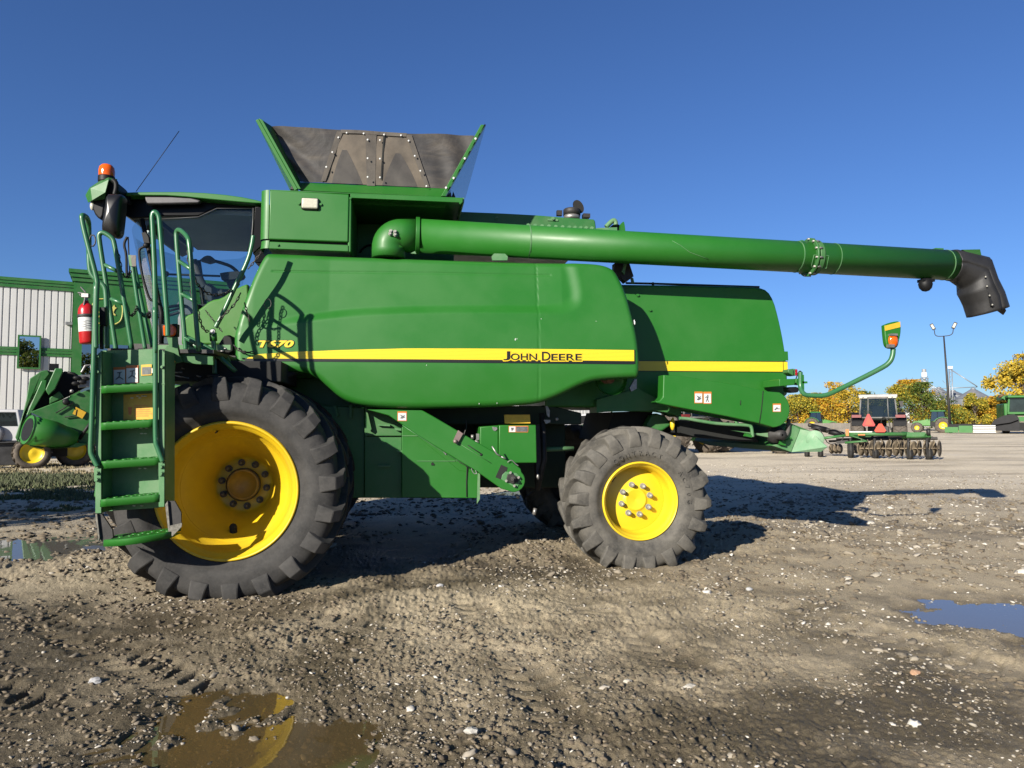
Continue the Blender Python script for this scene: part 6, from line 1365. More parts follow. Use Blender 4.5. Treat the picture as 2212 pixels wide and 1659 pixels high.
# ---- tractors
def tractor_rear(E, bodymat, roofmat, rims='darkmetal', sign=True):
    for s_ in (-1, 1):
        bg_wheel(E, ((.62 if s_ > 0 else -1.14), 0, .82), .82, .52, .45, rims, 20, -1, 'X')
        mb = MB(); mb.prism([Vector((s_*.62, .1+.95*math.cos(a), .85+.95*math.sin(a))) for a in [R(20+14*k) for k in range(11)]]+[Vector((s_*.62, .1+.88*math.cos(a), .85+.88*math.sin(a))) for a in [R(160-14*k) for k in range(11)]], s_*.5, (1,0,0)); lp(mb, 'mudguard', 'blackplastic', E)
        mb = MB(); mb.bb(s_*.7, s_*1.1, -.86, -.8, 1.55, 1.68); lp(mb, 'tail_lamp', plain('old_red_lamp', (.2,.02,.02), .5), E)
        bg_wheel(E, ((.6 if s_ > 0 else -1.0), 2.6, .55), .55, .4, .3, rims, 0, -1, 'X')
    mb = MB(); mb.box((0,-.1,.85), (.9,.6,.6)); mb.box((0,1.9,1.0), (.7,2.4,.9)); lp(mb, 'chassis', bodymat, E, bevel=.05)
    fr = MB()
    for s_ in (-1,1):
        fr.tube([Vector((s_*.78,-.55,1.55)), Vector((s_*.70,-.5,2.5))], .04, 6); fr.tube([Vector((s_*.42,-.6,1.55)), Vector((s_*.40,-.55,2.5))], .025, 6); fr.tube([Vector((s_*.78,1.1,1.35)), Vector((s_*.70,.95,2.5))], .04, 6)
    fr.tube([Vector((-.78,-.58,1.55)), Vector((.78,-.58,1.55))], .04, 6); cf = lp(fr, 'cab_frame', plain('worn_frame', (.16,.16,.15), .6), E)
    mb = MB(); mb.add([(-.76,-.57,1.58),(.76,-.57,1.58),(.69,-.52,2.48),(-.69,-.52,2.48)], [(0,1,2,3)]); mb.add([(-.76,1.08,1.4),(.76,1.08,1.4),(.69,.93,2.48),(-.69,.93,2.48)], [(0,1,2,3)]); mb.add([(-.78,-.55,1.5),(-.78,1.08,1.4),(-.70,.93,2.48),(-.70,-.5,2.48)], [(0,1,2,3)]); mb.add([(.78,-.55,1.5),(.78,1.08,1.4),(.70,.93,2.48),(.70,-.5,2.48)], [(0,1,2,3)])
    lp(mb, 'cab_glass', glassy('tractor_glass', (.3,.36,.32), .02), E, fixn=False)
    mb = MB(); mb.box((0,.2,1.75), (.5,.2,.7)); mb.box((0,.1,1.5), (.6,.5,.15)); mb.box((.35,.5,1.6), (.2,.5,.4)); lp(mb, 'seat', 'seat', E, bevel=.05)
    mb = MB(); mb.box((0,.2,2.56), (1.62,1.6,.14)); mb.box((0,.2,2.47), (1.5,1.5,.06)); rf = lp(mb, 'cab_roof', roofmat, E, bevel=.05)
    for x in (-.7,-.5,.5,.7): mb = MB(); mb.box((x,-.62,2.5), (.14,.06,.1)); lp(mb, 'roof_lamp', 'lamp', rf, bevel=.01)
    mb = MB(); mb.tube([Vector((-.3,-.5,.9)), Vector((-.3,-1.0,.6))], .04, 6); mb.tube([Vector((.3,-.5,.9)), Vector((.3,-1.0,.6))], .04, 6); mb.tube(smooth_path([Vector((.1,-.5,1.2)), Vector((.15,-.7,1.6)), Vector((.4,-.8,1.5)), Vector((.5,-.9,1.0))]), .02, 6); mb.tube([Vector((.95,1,1.4)), Vector((.98,1,2.0))], .03, 6); mb.box((.98,.9,2.2), (.18,.05,.28)); lp(mb, 'linkage_and_mirror', 'darkmetal', E)
Et = thing('tractor', 1897, 33.5, 'older tractor with white cab roof seen from behind, standing behind the disc harrow', 'tractor')
tractor_rear(Et, 'darkmetal', plain('cab_roof_white', (.42,.4,.38), .5))
mb = MB(); mb.prism([Vector((-.62,-1.0,1.15)), Vector((-.17,-1.0,1.15)), Vector((-.13,-1.0,1.22)), Vector((-.36,-1.0,1.72)), Vector((-.44,-1.0,1.72)), Vector((-.66,-1.0,1.22))], .03); lp(mb, 'slow_sign', red_, Et)
mb = MB(); mb.prism([Vector((-.56,-1.02,1.21)), Vector((-.23,-1.02,1.21)), Vector((-.4,-1.02,1.6))], .02); lp(mb, 'slow_sign_face', orange, Et)
def tractor_side(E, fm=-1):
    bg_wheel(E, (.9*-fm, -.95, .85), .85, .5, .42, 'yellowbright', 20); bg_wheel(E, (1.7*fm, -.85, .58), .58, .4, .26, 'yellowbright', 16)
    bg_wheel(E, (.9*-fm, .45, .85), .85, .5, .42, 'yellowbright', 0, 1); bg_wheel(E, (1.7*fm, .45, .58), .58, .4, .26, 'yellowbright', 0, 1)
    mb = MB(); mb.prism(XYZ([(fm*2.2,1.0),(fm*2.15,1.25),(fm*.5,1.6),(fm*.3,1.6),(fm*.3,.8),(fm*2.1,.8)], -.35), .7); lp(mb, 'bonnet', paint('bright_green', (.06,.25,.03), .4), E, bevel=.05)
    mb = MB(); mb.prism(XYZ([(fm*2.1,.75),(fm*.3,.7),(-fm*1.4,.8),(-fm*1.4,1.1),(fm*.2,1.2),(fm*2.1,1.0)], -.25), .5); lp(mb, 'chassis', 'darkmetal', E, bevel=.03)
    mb = MB(); mb.prism([Vector((.9*-fm+.98*math.cos(a),-.95,.88+.95*math.sin(a))) for a in [R(10+16*k) for k in range(11)]]+[Vector((.9*-fm+.9*math.cos(a),-.95,.88+.88*math.sin(a))) for a in [R(170-16*k) for k in range(11)]], .5); lp(mb, 'mudguard', 'green', E)
    mb = MB()
    for x0, x1 in ((fm*.35,fm*.2),(-fm*.35,-fm*.35),(-fm*1.15,-fm*1.0)): mb.tube([Vector((x0,-.7,1.3)), Vector((x1,-.65,2.45))], .035, 6); mb.tube([Vector((x0,.7,1.3)), Vector((x1,.65,2.45))], .035, 6)
    lp(mb, 'cab_frame', 'blackplastic', E)
    mb = MB(); mb.add([(fm*.35,-.69,1.3),(-fm*1.15,-.69,1.5),(-fm*1.0,-.64,2.42),(fm*.2,-.64,2.42)], [(0,1,2,3)]); mb.add([(fm*.35,.69,1.3),(-fm*1.15,.69,1.5),(-fm*1.0,.64,2.42),(fm*.2,.64,2.42)], [(0,1,2,3)]); lp(mb, 'cab_glass', glassy('tractor_glass_dark', (.2,.26,.27), .1), E, fixn=False)
    mb = MB(); mb.box((-fm*.4,0,2.5), (1.5,1.5,.16)); lp(mb, 'cab_roof', 'green', E, bevel=.05)
    mb = MB(); mb.box((-fm*.5,0,1.6), (.4,.5,.8)); lp(mb, 'seat', 'seat', E, bevel=.05)
    mb = MB(); mb.tube([Vector((fm*.5,-.5,1.5)), Vector((fm*.5,-.5,2.2))], .05, 8); mb.box((fm*.1,-.9,1.0), (.5,.3,.5)); lp(mb, 'exhaust_and_steps', 'blackplastic', E)
Eg = thing('tractor', 2018, 82, 'green tractor with large yellow rims seen from its side, beside the light pole', 'tractor', R(-4)); tractor_side(Eg)
Eg2 = thing('tractor', 1768, 95, 'small dark green tractor half hidden behind the concrete block wall', 'tractor', R(5)); tractor_side(Eg2, 1)
# parked tractors seen beneath the combine tail
Ek = thing('tractor', 1492, 31, 'muddy wheeled tractor with lugged tyres seen low behind the rear wheel', 'tractor', R(38)); tractor_rear(Ek, 'green', 'green', 'yellowbright')
Ek2 = thing('tractor', 1600, 32, 'tractor with half visible yellow rim seen beneath the combine chopper', 'tractor', R(-6)); tractor_side(Ek2, 1)
# the second combine, far right
Ec = thing('combine_harvester', 2206, 76, 'older green combine harvester seen from the front, far off beside the black folded header', 'combine harvester', R(8))
mb = MB(); mb.box((0,3,2.4), (3.0,6,1.7)); lp(mb, 'body', 'green', Ec, bevel=.08)
mb = MB(); mb.box((0,.2,3.95), (2.5,2.2,.22)); mb.box((0,3.2,3.9), (3.1,4,.5)); lp(mb, 'roof', 'green', Ec, bevel=.05)
mb = MB(); mb.prism(XYZ([(-1.3,2.1),(-1.15,3.85),(-1.0,3.85),(-1.1,2.1)], -.5), .2); mb.prism(XYZ([(1.3,2.1),(1.15,3.85),(1.0,3.85),(1.1,2.1)], -.5), .2); mb.box((0,-.45,2.2), (2.5,.3,.25)); mb.box((0,-.7,1.5), (2.2,.5,.6)); lp(mb, 'cab_frame', 'green', Ec, bevel=.03)
mb = MB(); mb.box((0,-.35,3.0), (2.1,.1,1.6)); lp(mb, 'cab_glass', plain('dark_cab_glass', (.02,.03,.03), .1, 0, .4, 1, 0), Ec)
mb = MB(); mb.box((0,-.75,1.85), (2.3,.15,.12)); mb.box((0,-.9,1.25), (2.1,.1,.15)); lp(mb, 'front_rail', plain('dusty_rail', (.25,.22,.16), .8), Ec)
mb = MB(); mb.prism(XYZ([(-.7,.4),(-.7,1.2),(.7,1.2),(.7,.4)], -1.2), 1.2); lp(mb, 'feeder_throat', 'blackgap', Ec)
mb = MB(); mb.tube([Vector((-1.5,0,4.2)), Vector((-1.9,.2,3.9))], .12, 8); lp(mb, 'lamp_pod', 'rust', Ec)
for s_ in (-1, 1): bg_wheel(Ec, ((1.1 if s_ > 0 else -1.65), .2, .85), .85, .55, .42, 'yellowbright', 20, -1, 'X')
mb = MB(); mb.lathe([(.42,0),(.3,.05),(.001,.08)], (-1.72,.2,.85), 24, 'X'); lp(mb, 'wheel_disc', 'yellowbright', Ec)
# white pickup seen below the combine belly
Ep = thing('pickup_truck', 1290, 40, 'white pickup truck with cab and canopy, glimpsed below the belly of the big combine', 'pickup truck', R(8))
carw = plain('truck_white', (.66,.66,.67), .3, 0, .04, 4, 0)
mb = MB(); mb.prism(XYZ([(-3.0,.5),(-2.9,1.05),(-1.7,1.15),(-1.0,1.75),(.2,1.82),(.25,1.9),(2.2,1.85),(2.5,1.15),(2.5,.5)], 0), 1.8); lp(mb, 'body', carw, Ep, bevel=.05)
mb = MB(); mb.prism(XYZ([(-1.5,1.18),(-.95,1.68),(-.5,1.7),(-.5,1.18)], -.02), .03); mb.prism(XYZ([(-.4,1.18),(-.4,1.7),(.05,1.72),(.05,1.18)], -.02), .03); mb.prism(XYZ([(.5,1.35),(.5,1.75),(2.1,1.72),(2.25,1.35)], -.02), .03); mb.prism(XYZ([(.3,1.0),(.3,1.1),(2.2,1.1),(2.2,1.0)], -.02), .03); lp(mb, 'windows', 'blackplastic', Ep)
for x in (-2.0, 1.6): bg_wheel(Ep, (x,-.05,.38), .38, .25, .22, 'steel')
for dx, dd in ((-.9,44),): pass
Ep2 = thing('green_mower', 1268, 34, 'small green machine standing in front of the white pickup below the combine', 'machine', R(0))
mb = MB(); mb.prism(XYZ([(-.6,.7),(-.5,1.2),(.3,1.25),(.6,.95),(.6,.6),(-.6,.55)], 0), .5); lp(mb, 'hood', 'greendust', Ep2, bevel=.05)
mb = MB(); mb.tube([Vector((.65,0,0)), Vector((.7,0,1.3))], .03, 6); mb.tube([Vector((.85,0,0)), Vector((.85,0,1.2))], .03, 6); mb.tube([Vector((-.4,0,1.2)), Vector((.2,0,1.35)), Vector((.7,0,1.25))], .03, 6); lp(mb, 'frame', 'steel', Ep2)
for x in (-.4,.3): bg_wheel(Ep2, (x,-.2,.3), .3, .2, .15, 'yellowbright')
# ---- concrete block wall
Ew = tag(empty('block_wall', PZ(1715, 934)), 'low pale concrete block wall in front of the autumn trees', 'wall')
conc = plain('pale_concrete', (.42,.38,.32), .9, 0, .15, 1.2, .2)
a_, c_ = PZ(1690, 936.5), PZ(1990, 932.5); L_ = (c_-a_).length; inv = worldmat(Ew).inverted(); n = int(L_/1.8)
mb = MB()
for k in range(n+1):
    p0 = a_.lerp(c_, k/(n+1)); p1 = a_.lerp(c_, (k+.985)/(n+1)); zz = 1.15+.04*((k*3)%3)
    for z0, z1 in ((-.1,.57),(.585,zz)):
        mb.prism([Vector((p0.x,p0.y,z0)), Vector((p1.x,p1.y,z0)), Vector((p1.x,p1.y,z1)), Vector((p0.x,p0.y,z1))], .6)
mb.v = [tuple(inv @ Vector(q)) for q in mb.v]; lp(mb, 'blocks', conc, Ew, bevel=.02)
# stacked white and green boards / folded platform header
Es2 = thing('header_platform', 2118, 76, 'low black folded header with white and green slatted front, between light pole and far combine', 'farm implement')
mb = MB(); mb.prism(XYZ([(-3,.35),(-3,1.0),(-1,1.05),(1.2,.95),(2.4,1.5),(3.2,2.0),(3.4,1.5),(3.4,.3)], .6), 1.2); mb.prism(XYZ([(.9,.9),(1.2,1.5),(2.1,1.95),(3.0,2.1),(3.3,1.5),(2.6,1.2)], .2), .6); lp(mb, 'black_canvas', plain('black_canvas', (.008,.008,.01), .8, 0, .6, 2, .4), Es2)
for k in range(5):
    mb = MB(); mb.bb(-.7, 1.3, -.1-.01*(k%2), .0, .12+.17*k, .22+.17*k); lp(mb, 'slat', 'white', Es2)
mb = MB(); mb.bb(-2.0, -.75, -.12, .1, .1, .85); mb.bb(-3.3, -2.05, -.1, .1, .1, .7); lp(mb, 'green_boards', 'green', Es2)
# ---- light pole
El = thing('light_pole', 2052, 80, 'tall dark pole with two floodlights on a cross arm, in front of the autumn trees', 'light pole')
mb = MB(); mb.tube([Vector((0,0,0)), Vector((-.12,0,5)), Vector((-.35,0,11.0))], [.17,.13,.08], 10); lp(mb, 'pole', 'darkmetal', El)
mb = MB(); mb.tube(smooth_path([Vector((-1.25,0,11.7)), Vector((-1.2,0,11.0)), Vector((-.35,0,10.95)), Vector((.5,0,11.05)), Vector((.6,0,11.8))]), .05, 6); lp(mb, 'cross_arm', 'darkmetal', El)
for x, s_ in ((-1.45,1),(.75,-1)):
    mb = MB(); mb.box((x+s_*.05,0,12.1), (.35,.3,.75), Matrix.Rotation(R(-25*s_),3,'Y')); fl_ = lp(mb, 'floodlight', 'darkmetal', El, bevel=.03)
    mb = MB(); mb.box((x+s_*.05,-.17,12.1), (.22,.04,.5), Matrix.Rotation(R(-25*s_),3,'Y')); lp(mb, 'lamp_face', 'lamp', fl_)
# ---- grain bins and elevator
galv = plain('galvanised', (.38,.4,.42), .45, .5, .12, 2, 0)
def gbin(u, dist, r, he, hr, label):
    E = thing('grain_bin', u, dist, label, 'grain bin', group='steel grain bins'); mb = MB(); prof = []
    for k in range(int(he/.3)): prof += [(r, k*.3), (r+.05, k*.3+.15)]
    mb.lathe(prof+[(r, he)], (0,0,0), 48, 'Z'); lp(mb, 'bin_wall', galv, E)
    mb = MB(); mb.lathe([(r+.15,he-.05),(.6,he+hr),(.6,he+hr+.25),(.001,he+hr+.4)], (0,0,0), 36, 'Z', sharp=True); lp(mb, 'conical_roof', plain('bin_roof', (.27,.28,.3), .5, .3, .2, 1), E); return E
gbin(2104, 200, 4.4, 7.6, 2.6, 'right hand grain bin with conical roof beyond the autumn trees'); gbin(2030, 215, 3.9, 8.6, 2.6, 'left hand grain bin half hidden by the light pole and trees'); gbin(2061, 222, 3.0, 9.4, 1.2, 'small narrow grain bin between the two larger ones')
Eq = thing('grain_elevator', 1999, 210, 'pale elevator tower with head house and sloping spouts above the trees', 'grain elevator')
mb = MB()
for x in (-.9,.9):
    for y in (-.9,.9): mb.tube([Vector((x,y,0)), Vector((x,y,14))], .14, 5)
for k in range(9):
    z0 = k*1.6; mb.tube([Vector((-.9,-.9,z0)), Vector((.9,-.9,z0+1.6))], .08, 4); mb.tube([Vector((.9,-.9,z0)), Vector((-.9,-.9,z0+1.6))], .08, 4); mb.tube([Vector((-.9,-.9,z0)), Vector((.9,-.9,z0))], .08, 4)
mb.box((0,0,7), (.8,.5,14)); lp(mb, 'tower', galv, Eq)
mb = MB(); mb.box((0,0,14.9), (1.5,1.3,1.5)); mb.tube([Vector((0,0,15.4)), Vector((0,0,16.6))], .6, 10); mb.box((0,0,13.8), (2.2,1.8,.12)); lp(mb, 'head_house', plain('head_white', (.36,.38,.4), .5, .2, .1), Eq, bevel=.1)
mb = MB()
for dx in (-8.5,-6.5,4.5,6.3,8.4): mb.tube([Vector((0,0,13.2)), Vector((dx,.2*dx,7.5-.1*abs(dx)))], .13, 5)
lp(mb, 'spout', galv, Eq)
Eq2 = thing('grain_elevator', 2056, 205, 'thin leg tower with a long sloping spout to the right hand bin', 'grain elevator')
mb = MB(); mb.tube([Vector((-.3,0,0)), Vector((-.3,0,16.5))], .13, 5); mb.tube([Vector((.4,0,0)), Vector((.4,0,16.5))], .13, 5)
for k in range(12): mb.tube([Vector((-.3,0,k*1.35)), Vector((.4,0,k*1.35+1.35))], .05, 4)
mb.box((0,0,16.7), (1.2,.8,.7)); lp(mb, 'leg_tower', galv, Eq2)
mb = MB(); mb.tube([Vector((0,0,16.2)), Vector((6.4,-.5,11.0))], .14, 5); mb.tube([Vector((-5,0,10.6)), Vector((6.4,0,10.9))], .12, 5); mb.tube([Vector((0,0,10)), Vector((-2,0,13))], .05, 4); lp(mb, 'spout', galv, Eq2)
# ---- trees
def leafmat(name, stops):
    m, nt, bs = base_mat(name); g = nd(nt, 'ShaderNodeNewGeometry'); c = ramp(nt, g.outputs['Random Per Island'], stops)
    nt.links.new(c, bs.inputs['Base Color']); bs.inputs['Roughness'].default_value = .7; bs.inputs['Specular IOR Level'].default_value = .2
    tr = nd(nt, 'ShaderNodeBsdfTranslucent'); nt.links.new(c, tr.inputs[0]); mx = nd(nt, 'ShaderNodeMixShader'); mx.inputs[0].default_value = .3
    out = nt.nodes['Material Output']; nt.links.new(bs.outputs[0], mx.inputs[1]); nt.links.new(tr.outputs[0], mx.inputs[2]); nt.links.new(mx.outputs[0], out.inputs[0]); return m
LM = {'orange': leafmat('leaf_orange', [(0,(.30,.12,.015)),(.35,(.46,.25,.02)),(.7,(.50,.34,.03)),(1,(.2,.19,.03))]),
      'yellow': leafmat('leaf_yellow', [(0,(.42,.27,.02)),(.5,(.5,.36,.04)),(.8,(.3,.24,.04)),(1,(.15,.16,.03))]),
      'olive': leafmat('leaf_olive', [(0,(.12,.14,.02)),(.5,(.24,.22,.03)),(.8,(.4,.3,.03)),(1,(.5,.36,.04))]),
      'green': leafmat('leaf_green', [(0,(.04,.075,.015)),(.6,(.08,.12,.02)),(1,(.2,.19,.035))])}
bark = plain('bark', (.09,.07,.055), .9, 0, .3, 4, .3)
def tree(u, dist, w, h, kind, label, seed, N=2600, base=.0, leaf=.16, group='autumn trees beyond the yard', trunk=.16, sparse=0.0):
    E = thing('tree', u, dist, label, 'tree', group=group); rr = np.random.RandomState(seed); rnd_ = random.Random(seed)
    mb = MB(); mb.tube([Vector((0,0,-.2)), Vector((.1,0,h*.35)), Vector((-.05,.1,h*.7)), Vector((.05,0,h*.97))], [trunk,trunk*.75,trunk*.4,.02], 8)
    cl = []
    for k in range(26):
        zf = base+.10+(.84-base)*rnd_.random(); z0 = h*zf; a = rnd_.random()*6.28; f = (1-((zf-base)/(1-base))**1.7)**.8*(.65+.35*min(1,(zf-base)*5)); L = w*.5*max(.12, f)*(.55+.5*rnd_.random())
        e_ = Vector((L*math.cos(a), L*.8*math.sin(a), z0+h*.12)); mb.tube([Vector((0,0,z0-h*.08)), e_*.6+Vector((0,0,z0*.4-.1*h*.0)), e_], [trunk*.3,trunk*.18,.012], 5); cl.append((e_, w*(.09+.11*rnd_.random())*(1.15-.55*zf)))
    for k in range(5): cl.append((Vector(((rnd_.random()-.5)*w*.25*(1-k/6), 0, h*(.72+.26*k/5))), w*(.10-.012*k)))
    lp(mb, 'trunk', bark, E)
    n = N; ci = rr.randint(0, len(cl), n); C_ = np.array([c_[0][:] for c_ in cl])[ci]; S = np.array([c_[1] for c_ in cl])[ci]
    d = rr.normal(size=(n,3)); d /= np.linalg.norm(d, axis=1)[:,None]; P = C_+d*(S*(rr.rand(n)**.45))[:,None]*np.array([1.0,1.0,1.15]); P[:,2] = np.clip(P[:,2], h*base+.1, h*1.08)
    P[:,2] -= h*base; P[:,2] *= h*(1-base)/np.percentile(P[:,2], 99); P[:,2] += h*base; P[:,0] *= w*.5/np.percentile(np.abs(P[:,0]), 98)
    a1 = rr.normal(size=(n,3)); a1 /= np.linalg.norm(a1, axis=1)[:,None]; a2 = np.cross(a1, rr.normal(size=(n,3))); a2 /= np.linalg.norm(a2, axis=1)[:,None]
    s_ = (leaf*(.6+.8*rr.rand(n)))[:,None]; co = np.stack([P-a1*s_, P+a2*s_*.6, P+a1*s_, P-a2*s_*.6], 1).reshape(-1,3)
    me = bpy.data.meshes.new('crown'); me.from_pydata(co.tolist(), [], [(4*i,4*i+1,4*i+2,4*i+3) for i in range(n)]); me.materials.append(LM[kind]); o = bpy.data.objects.new('crown', me); COL.objects.link(o); o.parent = E
TR = [(1722,98,5.0,5.2,'olive','olive green tree just right of the combine tail'),
      (1748,102,5.5,6.2,'olive','rounded olive tree left of the first orange tree'),
      (1778,98,5.0,6.4,'orange','orange tree under the bend of the marker arm'),
      (1800,104,5.0,8.2,'orange','tall thin topped orange tree with bare upper twigs'),
      (1830,98,5.5,7.0,'yellow','yellow orange tree directly left of the white roofed tractor'),
      (1862,112,5.0,6.4,'green','green tree behind the left part of the white roofed tractor'),
      (1905,118,5.0,5.2,'olive','low tree mostly hidden behind the white roofed tractor'),
      (1942,98,5.0,7.2,'olive','brownish olive tree just right of the white roofed tractor'),
      (1966,100,5.2,8.0,'orange','high orange tree between the tractor and the elevator tower'),
      (1992,96,6.2,7.4,'green','broad green and yellow tree below the elevator tower'),
      (2022,100,5.0,5.8,'yellow','yellow tree directly behind the green side view tractor'),
      (2052,98,5.5,4.8,'yellow','low yellow tree at the foot of the light pole'),
      (2082,98,6.0,5.2,'orange','low orange tree under the grain bins'),
      (2106,94,5.0,6.4,'olive','pointed olive tree in front of the right hand grain bin'),
      (2134,99,5.5,5.6,'orange','low orange tree left of the far combine'),
      (2162,101,5.5,5.8,'orange','red orange tree right behind the far combine cab')]
HT = [4.8,5.1,4.9,6.8,5.9,5.8,5.0,6.1,6.9,6.3,4.0,3.4,3.2,4.7,3.3,4.7]
for i, (u_, d_, w_, h_, k_, l_) in enumerate(TR): tree(u_, d_, w_*(1.3 if i < 10 else (.8 if i == 13 else 1.1)), HT[i]*1.03, k_, l_, 100+i, N=5200 if i != 3 else 3200, leaf=.125)
tree(2216, 92, 8.6, 10.0, 'yellow', 'biggest broad yellow tree, towering behind the far combine', 333, N=8500, base=.22, leaf=.17, trunk=.3, group=None)
for i, (u_, d_, w_, h_) in enumerate(((1738,125,7,4.4),(1885,128,8,4.8),(2040,130,9,3.4),(2150,126,9,3.4))):
    tree(u_, d_, w_, h_, 'green', ('far green bush at the left end of the tree row','far green bush seen through the white roofed tractor cab','far green bush behind the light pole','far green bush behind the far combine')[i], 500+i, N=1800, leaf=.2)
# scattered pale sheds behind the trees
Eo = thing('shed', 2120, 150, 'low pale shed glimpsed between the trees below the grain bins', 'shed'); mb = MB(); mb.box((0,0,1.6), (34,5,3.2)); lp(mb, 'shed_wall', plain('pale_shed', (.5,.5,.5), .6, 0, .3, .3, 0), Eo)
mb = MB(); mb.prism([Vector((-17.3,-2.7,3.2)), Vector((-17.3,2.7,3.2)), Vector((-17.3,0,4.0))], 34.6, (1,0,0)); lp(mb, 'shed_roof', galv, Eo)
Eo = thing('shed', 1770, 150, 'low pale shed behind the olive trees right of the combine tail', 'shed'); mb = MB(); mb.box((0,0,1.4), (30,5,2.8)); lp(mb, 'shed_wall', plain('pale_shed_b', (.45,.45,.43), .6, 0, .3, .3, 0), Eo)
mb = MB(); mb.prism([Vector((-15.3,-2.7,2.8)), Vector((-15.3,2.7,2.8)), Vector((-15.3,0,3.5))], 30.6, (1,0,0)); lp(mb, 'shed_roof', galv, Eo)

# tree behind the camera: it is what the dealer's window mirrors
wc_w = (worldmat(bld) @ Vector(((xw0+xw1)/2, 0, (zw0+zw1)/2))); dv = (wc_w-CAMLOC).normalized(); nw = wn.normalized(); rv = dv-nw*2*dv.dot(nw)
for dd_, hh_, s_ in ((30, 8.3, 901),):
    pt_ = wc_w+rv*dd_; Tm = tag(empty('tree', (pt_.x, pt_.y, G0)), 'dark green tree that shows as a reflection in the window of the dealer building', 'tree')
    rr = np.random.RandomState(s_); n = 16000; d = rr.normal(size=(n,3)); d /= np.linalg.norm(d, axis=1)[:,None]; cls = rr.normal(size=(18,3))*np.array([1.5,1.5,1.9]); ci = rr.randint(0,18,n)
    P = cls[ci]+d*(1.3*rr.rand(n)**.4)[:,None]; P[:,2] = (P[:,2]-P[:,2].min()); P[:,2] = 1.2+P[:,2]*(hh_-1.2)/P[:,2].max()
    a1 = rr.normal(size=(n,3)); a1 /= np.linalg.norm(a1, axis=1)[:,None]; a2 = np.cross(a1, rr.normal(size=(n,3))); a2 /= np.linalg.norm(a2, axis=1)[:,None]; co = np.stack([P-a1*.12, P+a2*.08, P+a1*.12, P-a2*.08], 1).reshape(-1,3)
    me = bpy.data.meshes.new('crown'); me.from_pydata(co.tolist(), [], [(4*i,4*i+1,4*i+2,4*i+3) for i in range(n)]); me.materials.append(LM['green']); o = bpy.data.objects.new('crown', me); COL.objects.link(o); o.parent = Tm
    mb = MB(); mb.tube([Vector((0,0,-.1)), Vector((0,0,hh_*.8))], [.2,.05], 8); lp(mb, 'trunk', bark, Tm)

# ================================================================== LIGHT AND CAMERA
SD = Vector((.628, .683, -.373)).normalized()
sun = bpy.data.lights.new('sun', 'SUN'); sun.energy = 5.0; sun.angle = R(.55); sun.color = (1, .93, .82)
so = bpy.data.objects.new('sun', sun); COL.objects.link(so); so.rotation_mode = 'QUATERNION'; so.rotation_quaternion = SD.to_track_quat('-Z', 'Y')
W = bpy.data.worlds.new('World'); sc.world = W; W.use_nodes = True; nt = W.node_tree; bg = nt.nodes['Background']
sky = nt.nodes.new('ShaderNodeTexSky'); sky.sky_type = 'NISHITA'; sky.sun_disc = False; sky.sun_elevation = R(22); sky.sun_rotation = math.atan2(-SD.x, -SD.y)
sky.air_density = 1.0; sky.dust_density = .3; sky.ozone_density = 2.5; sky.altitude = 300
tn = nt.nodes.new('ShaderNodeMix'); tn.data_type = 'RGBA'; tn.blend_type = 'MULTIPLY'; tn.inputs[0].default_value = 1; tn.inputs[7].default_value = (.50, .72, 1.12, 1)
nt.links.new(sky.outputs[0], tn.inputs[6]); nt.links.new(tn.outputs[2], bg.inputs[0]); bg.inputs[1].default_value = .050
cam = bpy.data.cameras.new('camera'); cam.sensor_width = 36; cam.lens = 36*F/2212; cam.clip_end = 3000; cam.clip_start = .05
co_ = bpy.data.objects.new('camera', cam); COL.objects.link(co_); co_.location = CAMLOC; co_.rotation_euler = (R(90)+PITCH, 0, -YAW); sc.camera = co_
sc.view_settings.view_transform = 'Standard'; sc.view_settings.look = 'None'; sc.view_settings.exposure = 1.13; sc.view_settings.gamma = 1
sc.render.resolution_x, sc.render.resolution_y = 1024, 768
sc.cycles.max_bounces = 6; sc.cycles.transparent_max_bounces = 12; sc.cycles.use_denoising = True

# ---- tidy: one mesh per countable piece, never deeper than thing > part > sub-part
SPLIT = {'wheel_nuts':'wheel_nut','rubber_strap':'rubber_strap','strap_edge':'strap_edge','rail_rung':'rail_rung','frame_leg':'frame_leg','platform_side_plate':'platform_side_plate','platform_braces':'platform_brace','panel_handles':'panel_handle','panel_ribs':'panel_rib','ladder_brackets':'ladder_bracket','flange_bolts':'flange_bolt','fabric_studs':'fabric_stud','cover_hinges':'cover_hinge','deck_bolts':'deck_bolt','hood_bolts':'hood_bolt','mounting_bolts':'mounting_bolt','plate_bolts':'plate_bolt','bearing_bolts':'bearing_bolt','boot_studs':'boot_stud','loose_fittings':'fitting','auger_lugs':'auger_lug','lens_clips':'lens_clip','tailboard_brackets':'tailboard_bracket','hydraulic_pipes':'hydraulic_pipe','elevator_openings':'elevator_opening','adjusting_bolts':'adjusting_bolt','auger_rest':'auger_rest','cradle_strut':'cradle_strut','paint_chips':'paint_chip','folded_frames':'folded_frame','wheel_arms':'wheel_arm','far_pillars':'far_pillar','weld_seam':'weld_seam','windows':'window','box_latch':'box_latch','panel_folds':'panel_fold','snap_ring':'snap_ring','roof_trim':'roof_trim','green_boards':'green_board','lower_side_panel':'lower_side_panel','bolt_row':'bolt','engine_bracket':'engine_bracket'}
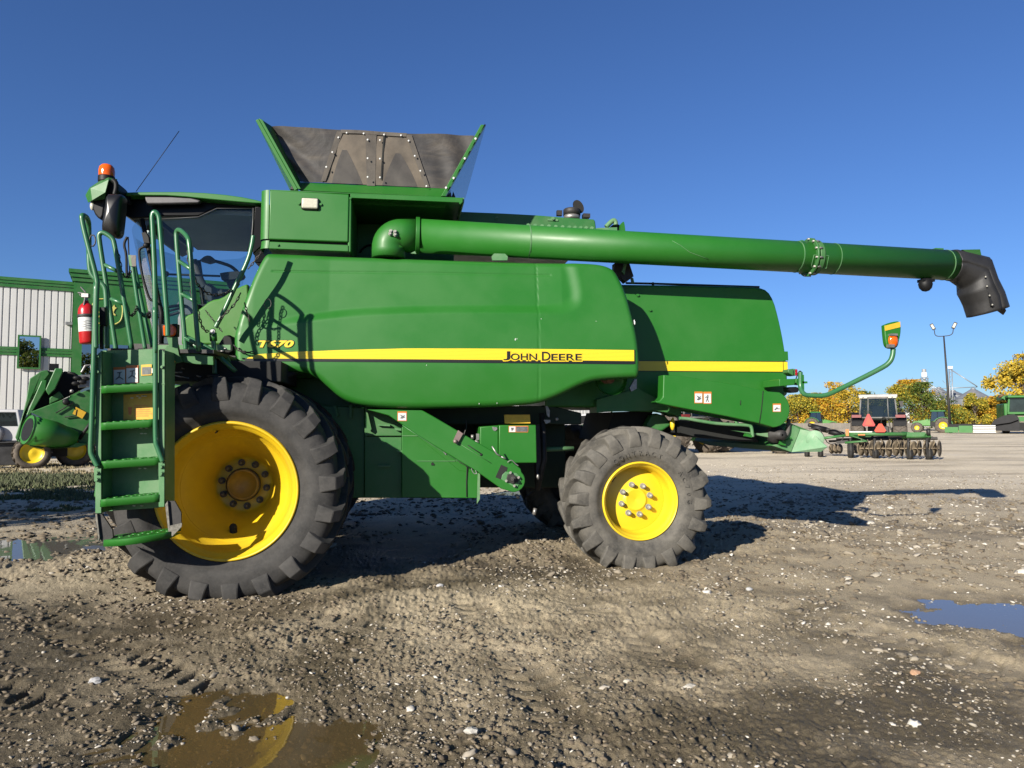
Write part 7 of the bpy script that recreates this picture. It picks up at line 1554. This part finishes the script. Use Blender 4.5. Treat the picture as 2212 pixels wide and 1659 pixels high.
def split_mesh(o, new):
    me = o.data; nv = len(me.vertices); par = list(range(nv))
    def find(i):
        while par[i] != i: par[i] = par[par[i]]; i = par[i]
        return i
    for e in me.edges:
        a, c = find(e.vertices[0]), find(e.vertices[1])
        if a != c: par[a] = c
    co = np.empty(nv*3); me.vertices.foreach_get('co', co); co = co.reshape(-1,3)
    lab = np.array([find(i) for i in range(nv)]); ids = list(dict.fromkeys(lab.tolist()))
    bx = {i: [co[lab == i].min(0)-.004, co[lab == i].max(0)+.004] for i in ids}; grp = {i: i for i in ids}
    ch = True
    while ch:
        ch = False
        for i in ids:
            for j in ids:
                if grp[i] != grp[j] and (bx[i][0] <= bx[j][1]).all() and (bx[j][0] <= bx[i][1]).all():
                    old = grp[j]; ch = True
                    for k in ids:
                        if grp[k] == old: grp[k] = grp[i]
    gs = list(dict.fromkeys(grp.values()))
    if len(gs) < 2: o.name = new; return
    vg = np.array([grp[l] for l in lab]); polys = [(tuple(p.vertices), p.use_smooth) for p in me.polygons]
    for k, g_ in enumerate(gs):
        sel = np.where(vg == g_)[0]; mp = {int(v_): n_ for n_, v_ in enumerate(sel)}
        ps = [(tuple(mp[v_] for v_ in f), s_) for f, s_ in polys if f[0] in mp]
        m2 = bpy.data.meshes.new(new); m2.from_pydata(co[sel].tolist(), [], [p[0] for p in ps])
        m2.polygons.foreach_set('use_smooth', [p[1] for p in ps])
        for mm in me.materials: m2.materials.append(mm)
        c = o.copy(); c.data = m2; c.name = new; COL.objects.link(c)
    index_children()
    for chd in CH.get(o.name, []): chd.parent = [x for x in bpy.data.objects if x.data == m2][0]
    bpy.data.objects.remove(o)
for o in list(bpy.data.objects):
    if o.type == 'MESH':
        k = o.name.split('.')[0]
        if k in SPLIT and len(o.data.vertices) < 9000: split_mesh(o, SPLIT[k])
def depth(o):
    d = 0
    while o.parent: o = o.parent; d += 1
    return d
for o in sorted([x for x in bpy.data.objects if x.parent], key=depth):
    while depth(o) > 2:
        p = o.parent; mb_ = p.matrix_basis.copy(); o.parent = p.parent; o.matrix_parent_inverse = Matrix.Identity(4); o.matrix_basis = mb_ @ o.matrix_basis
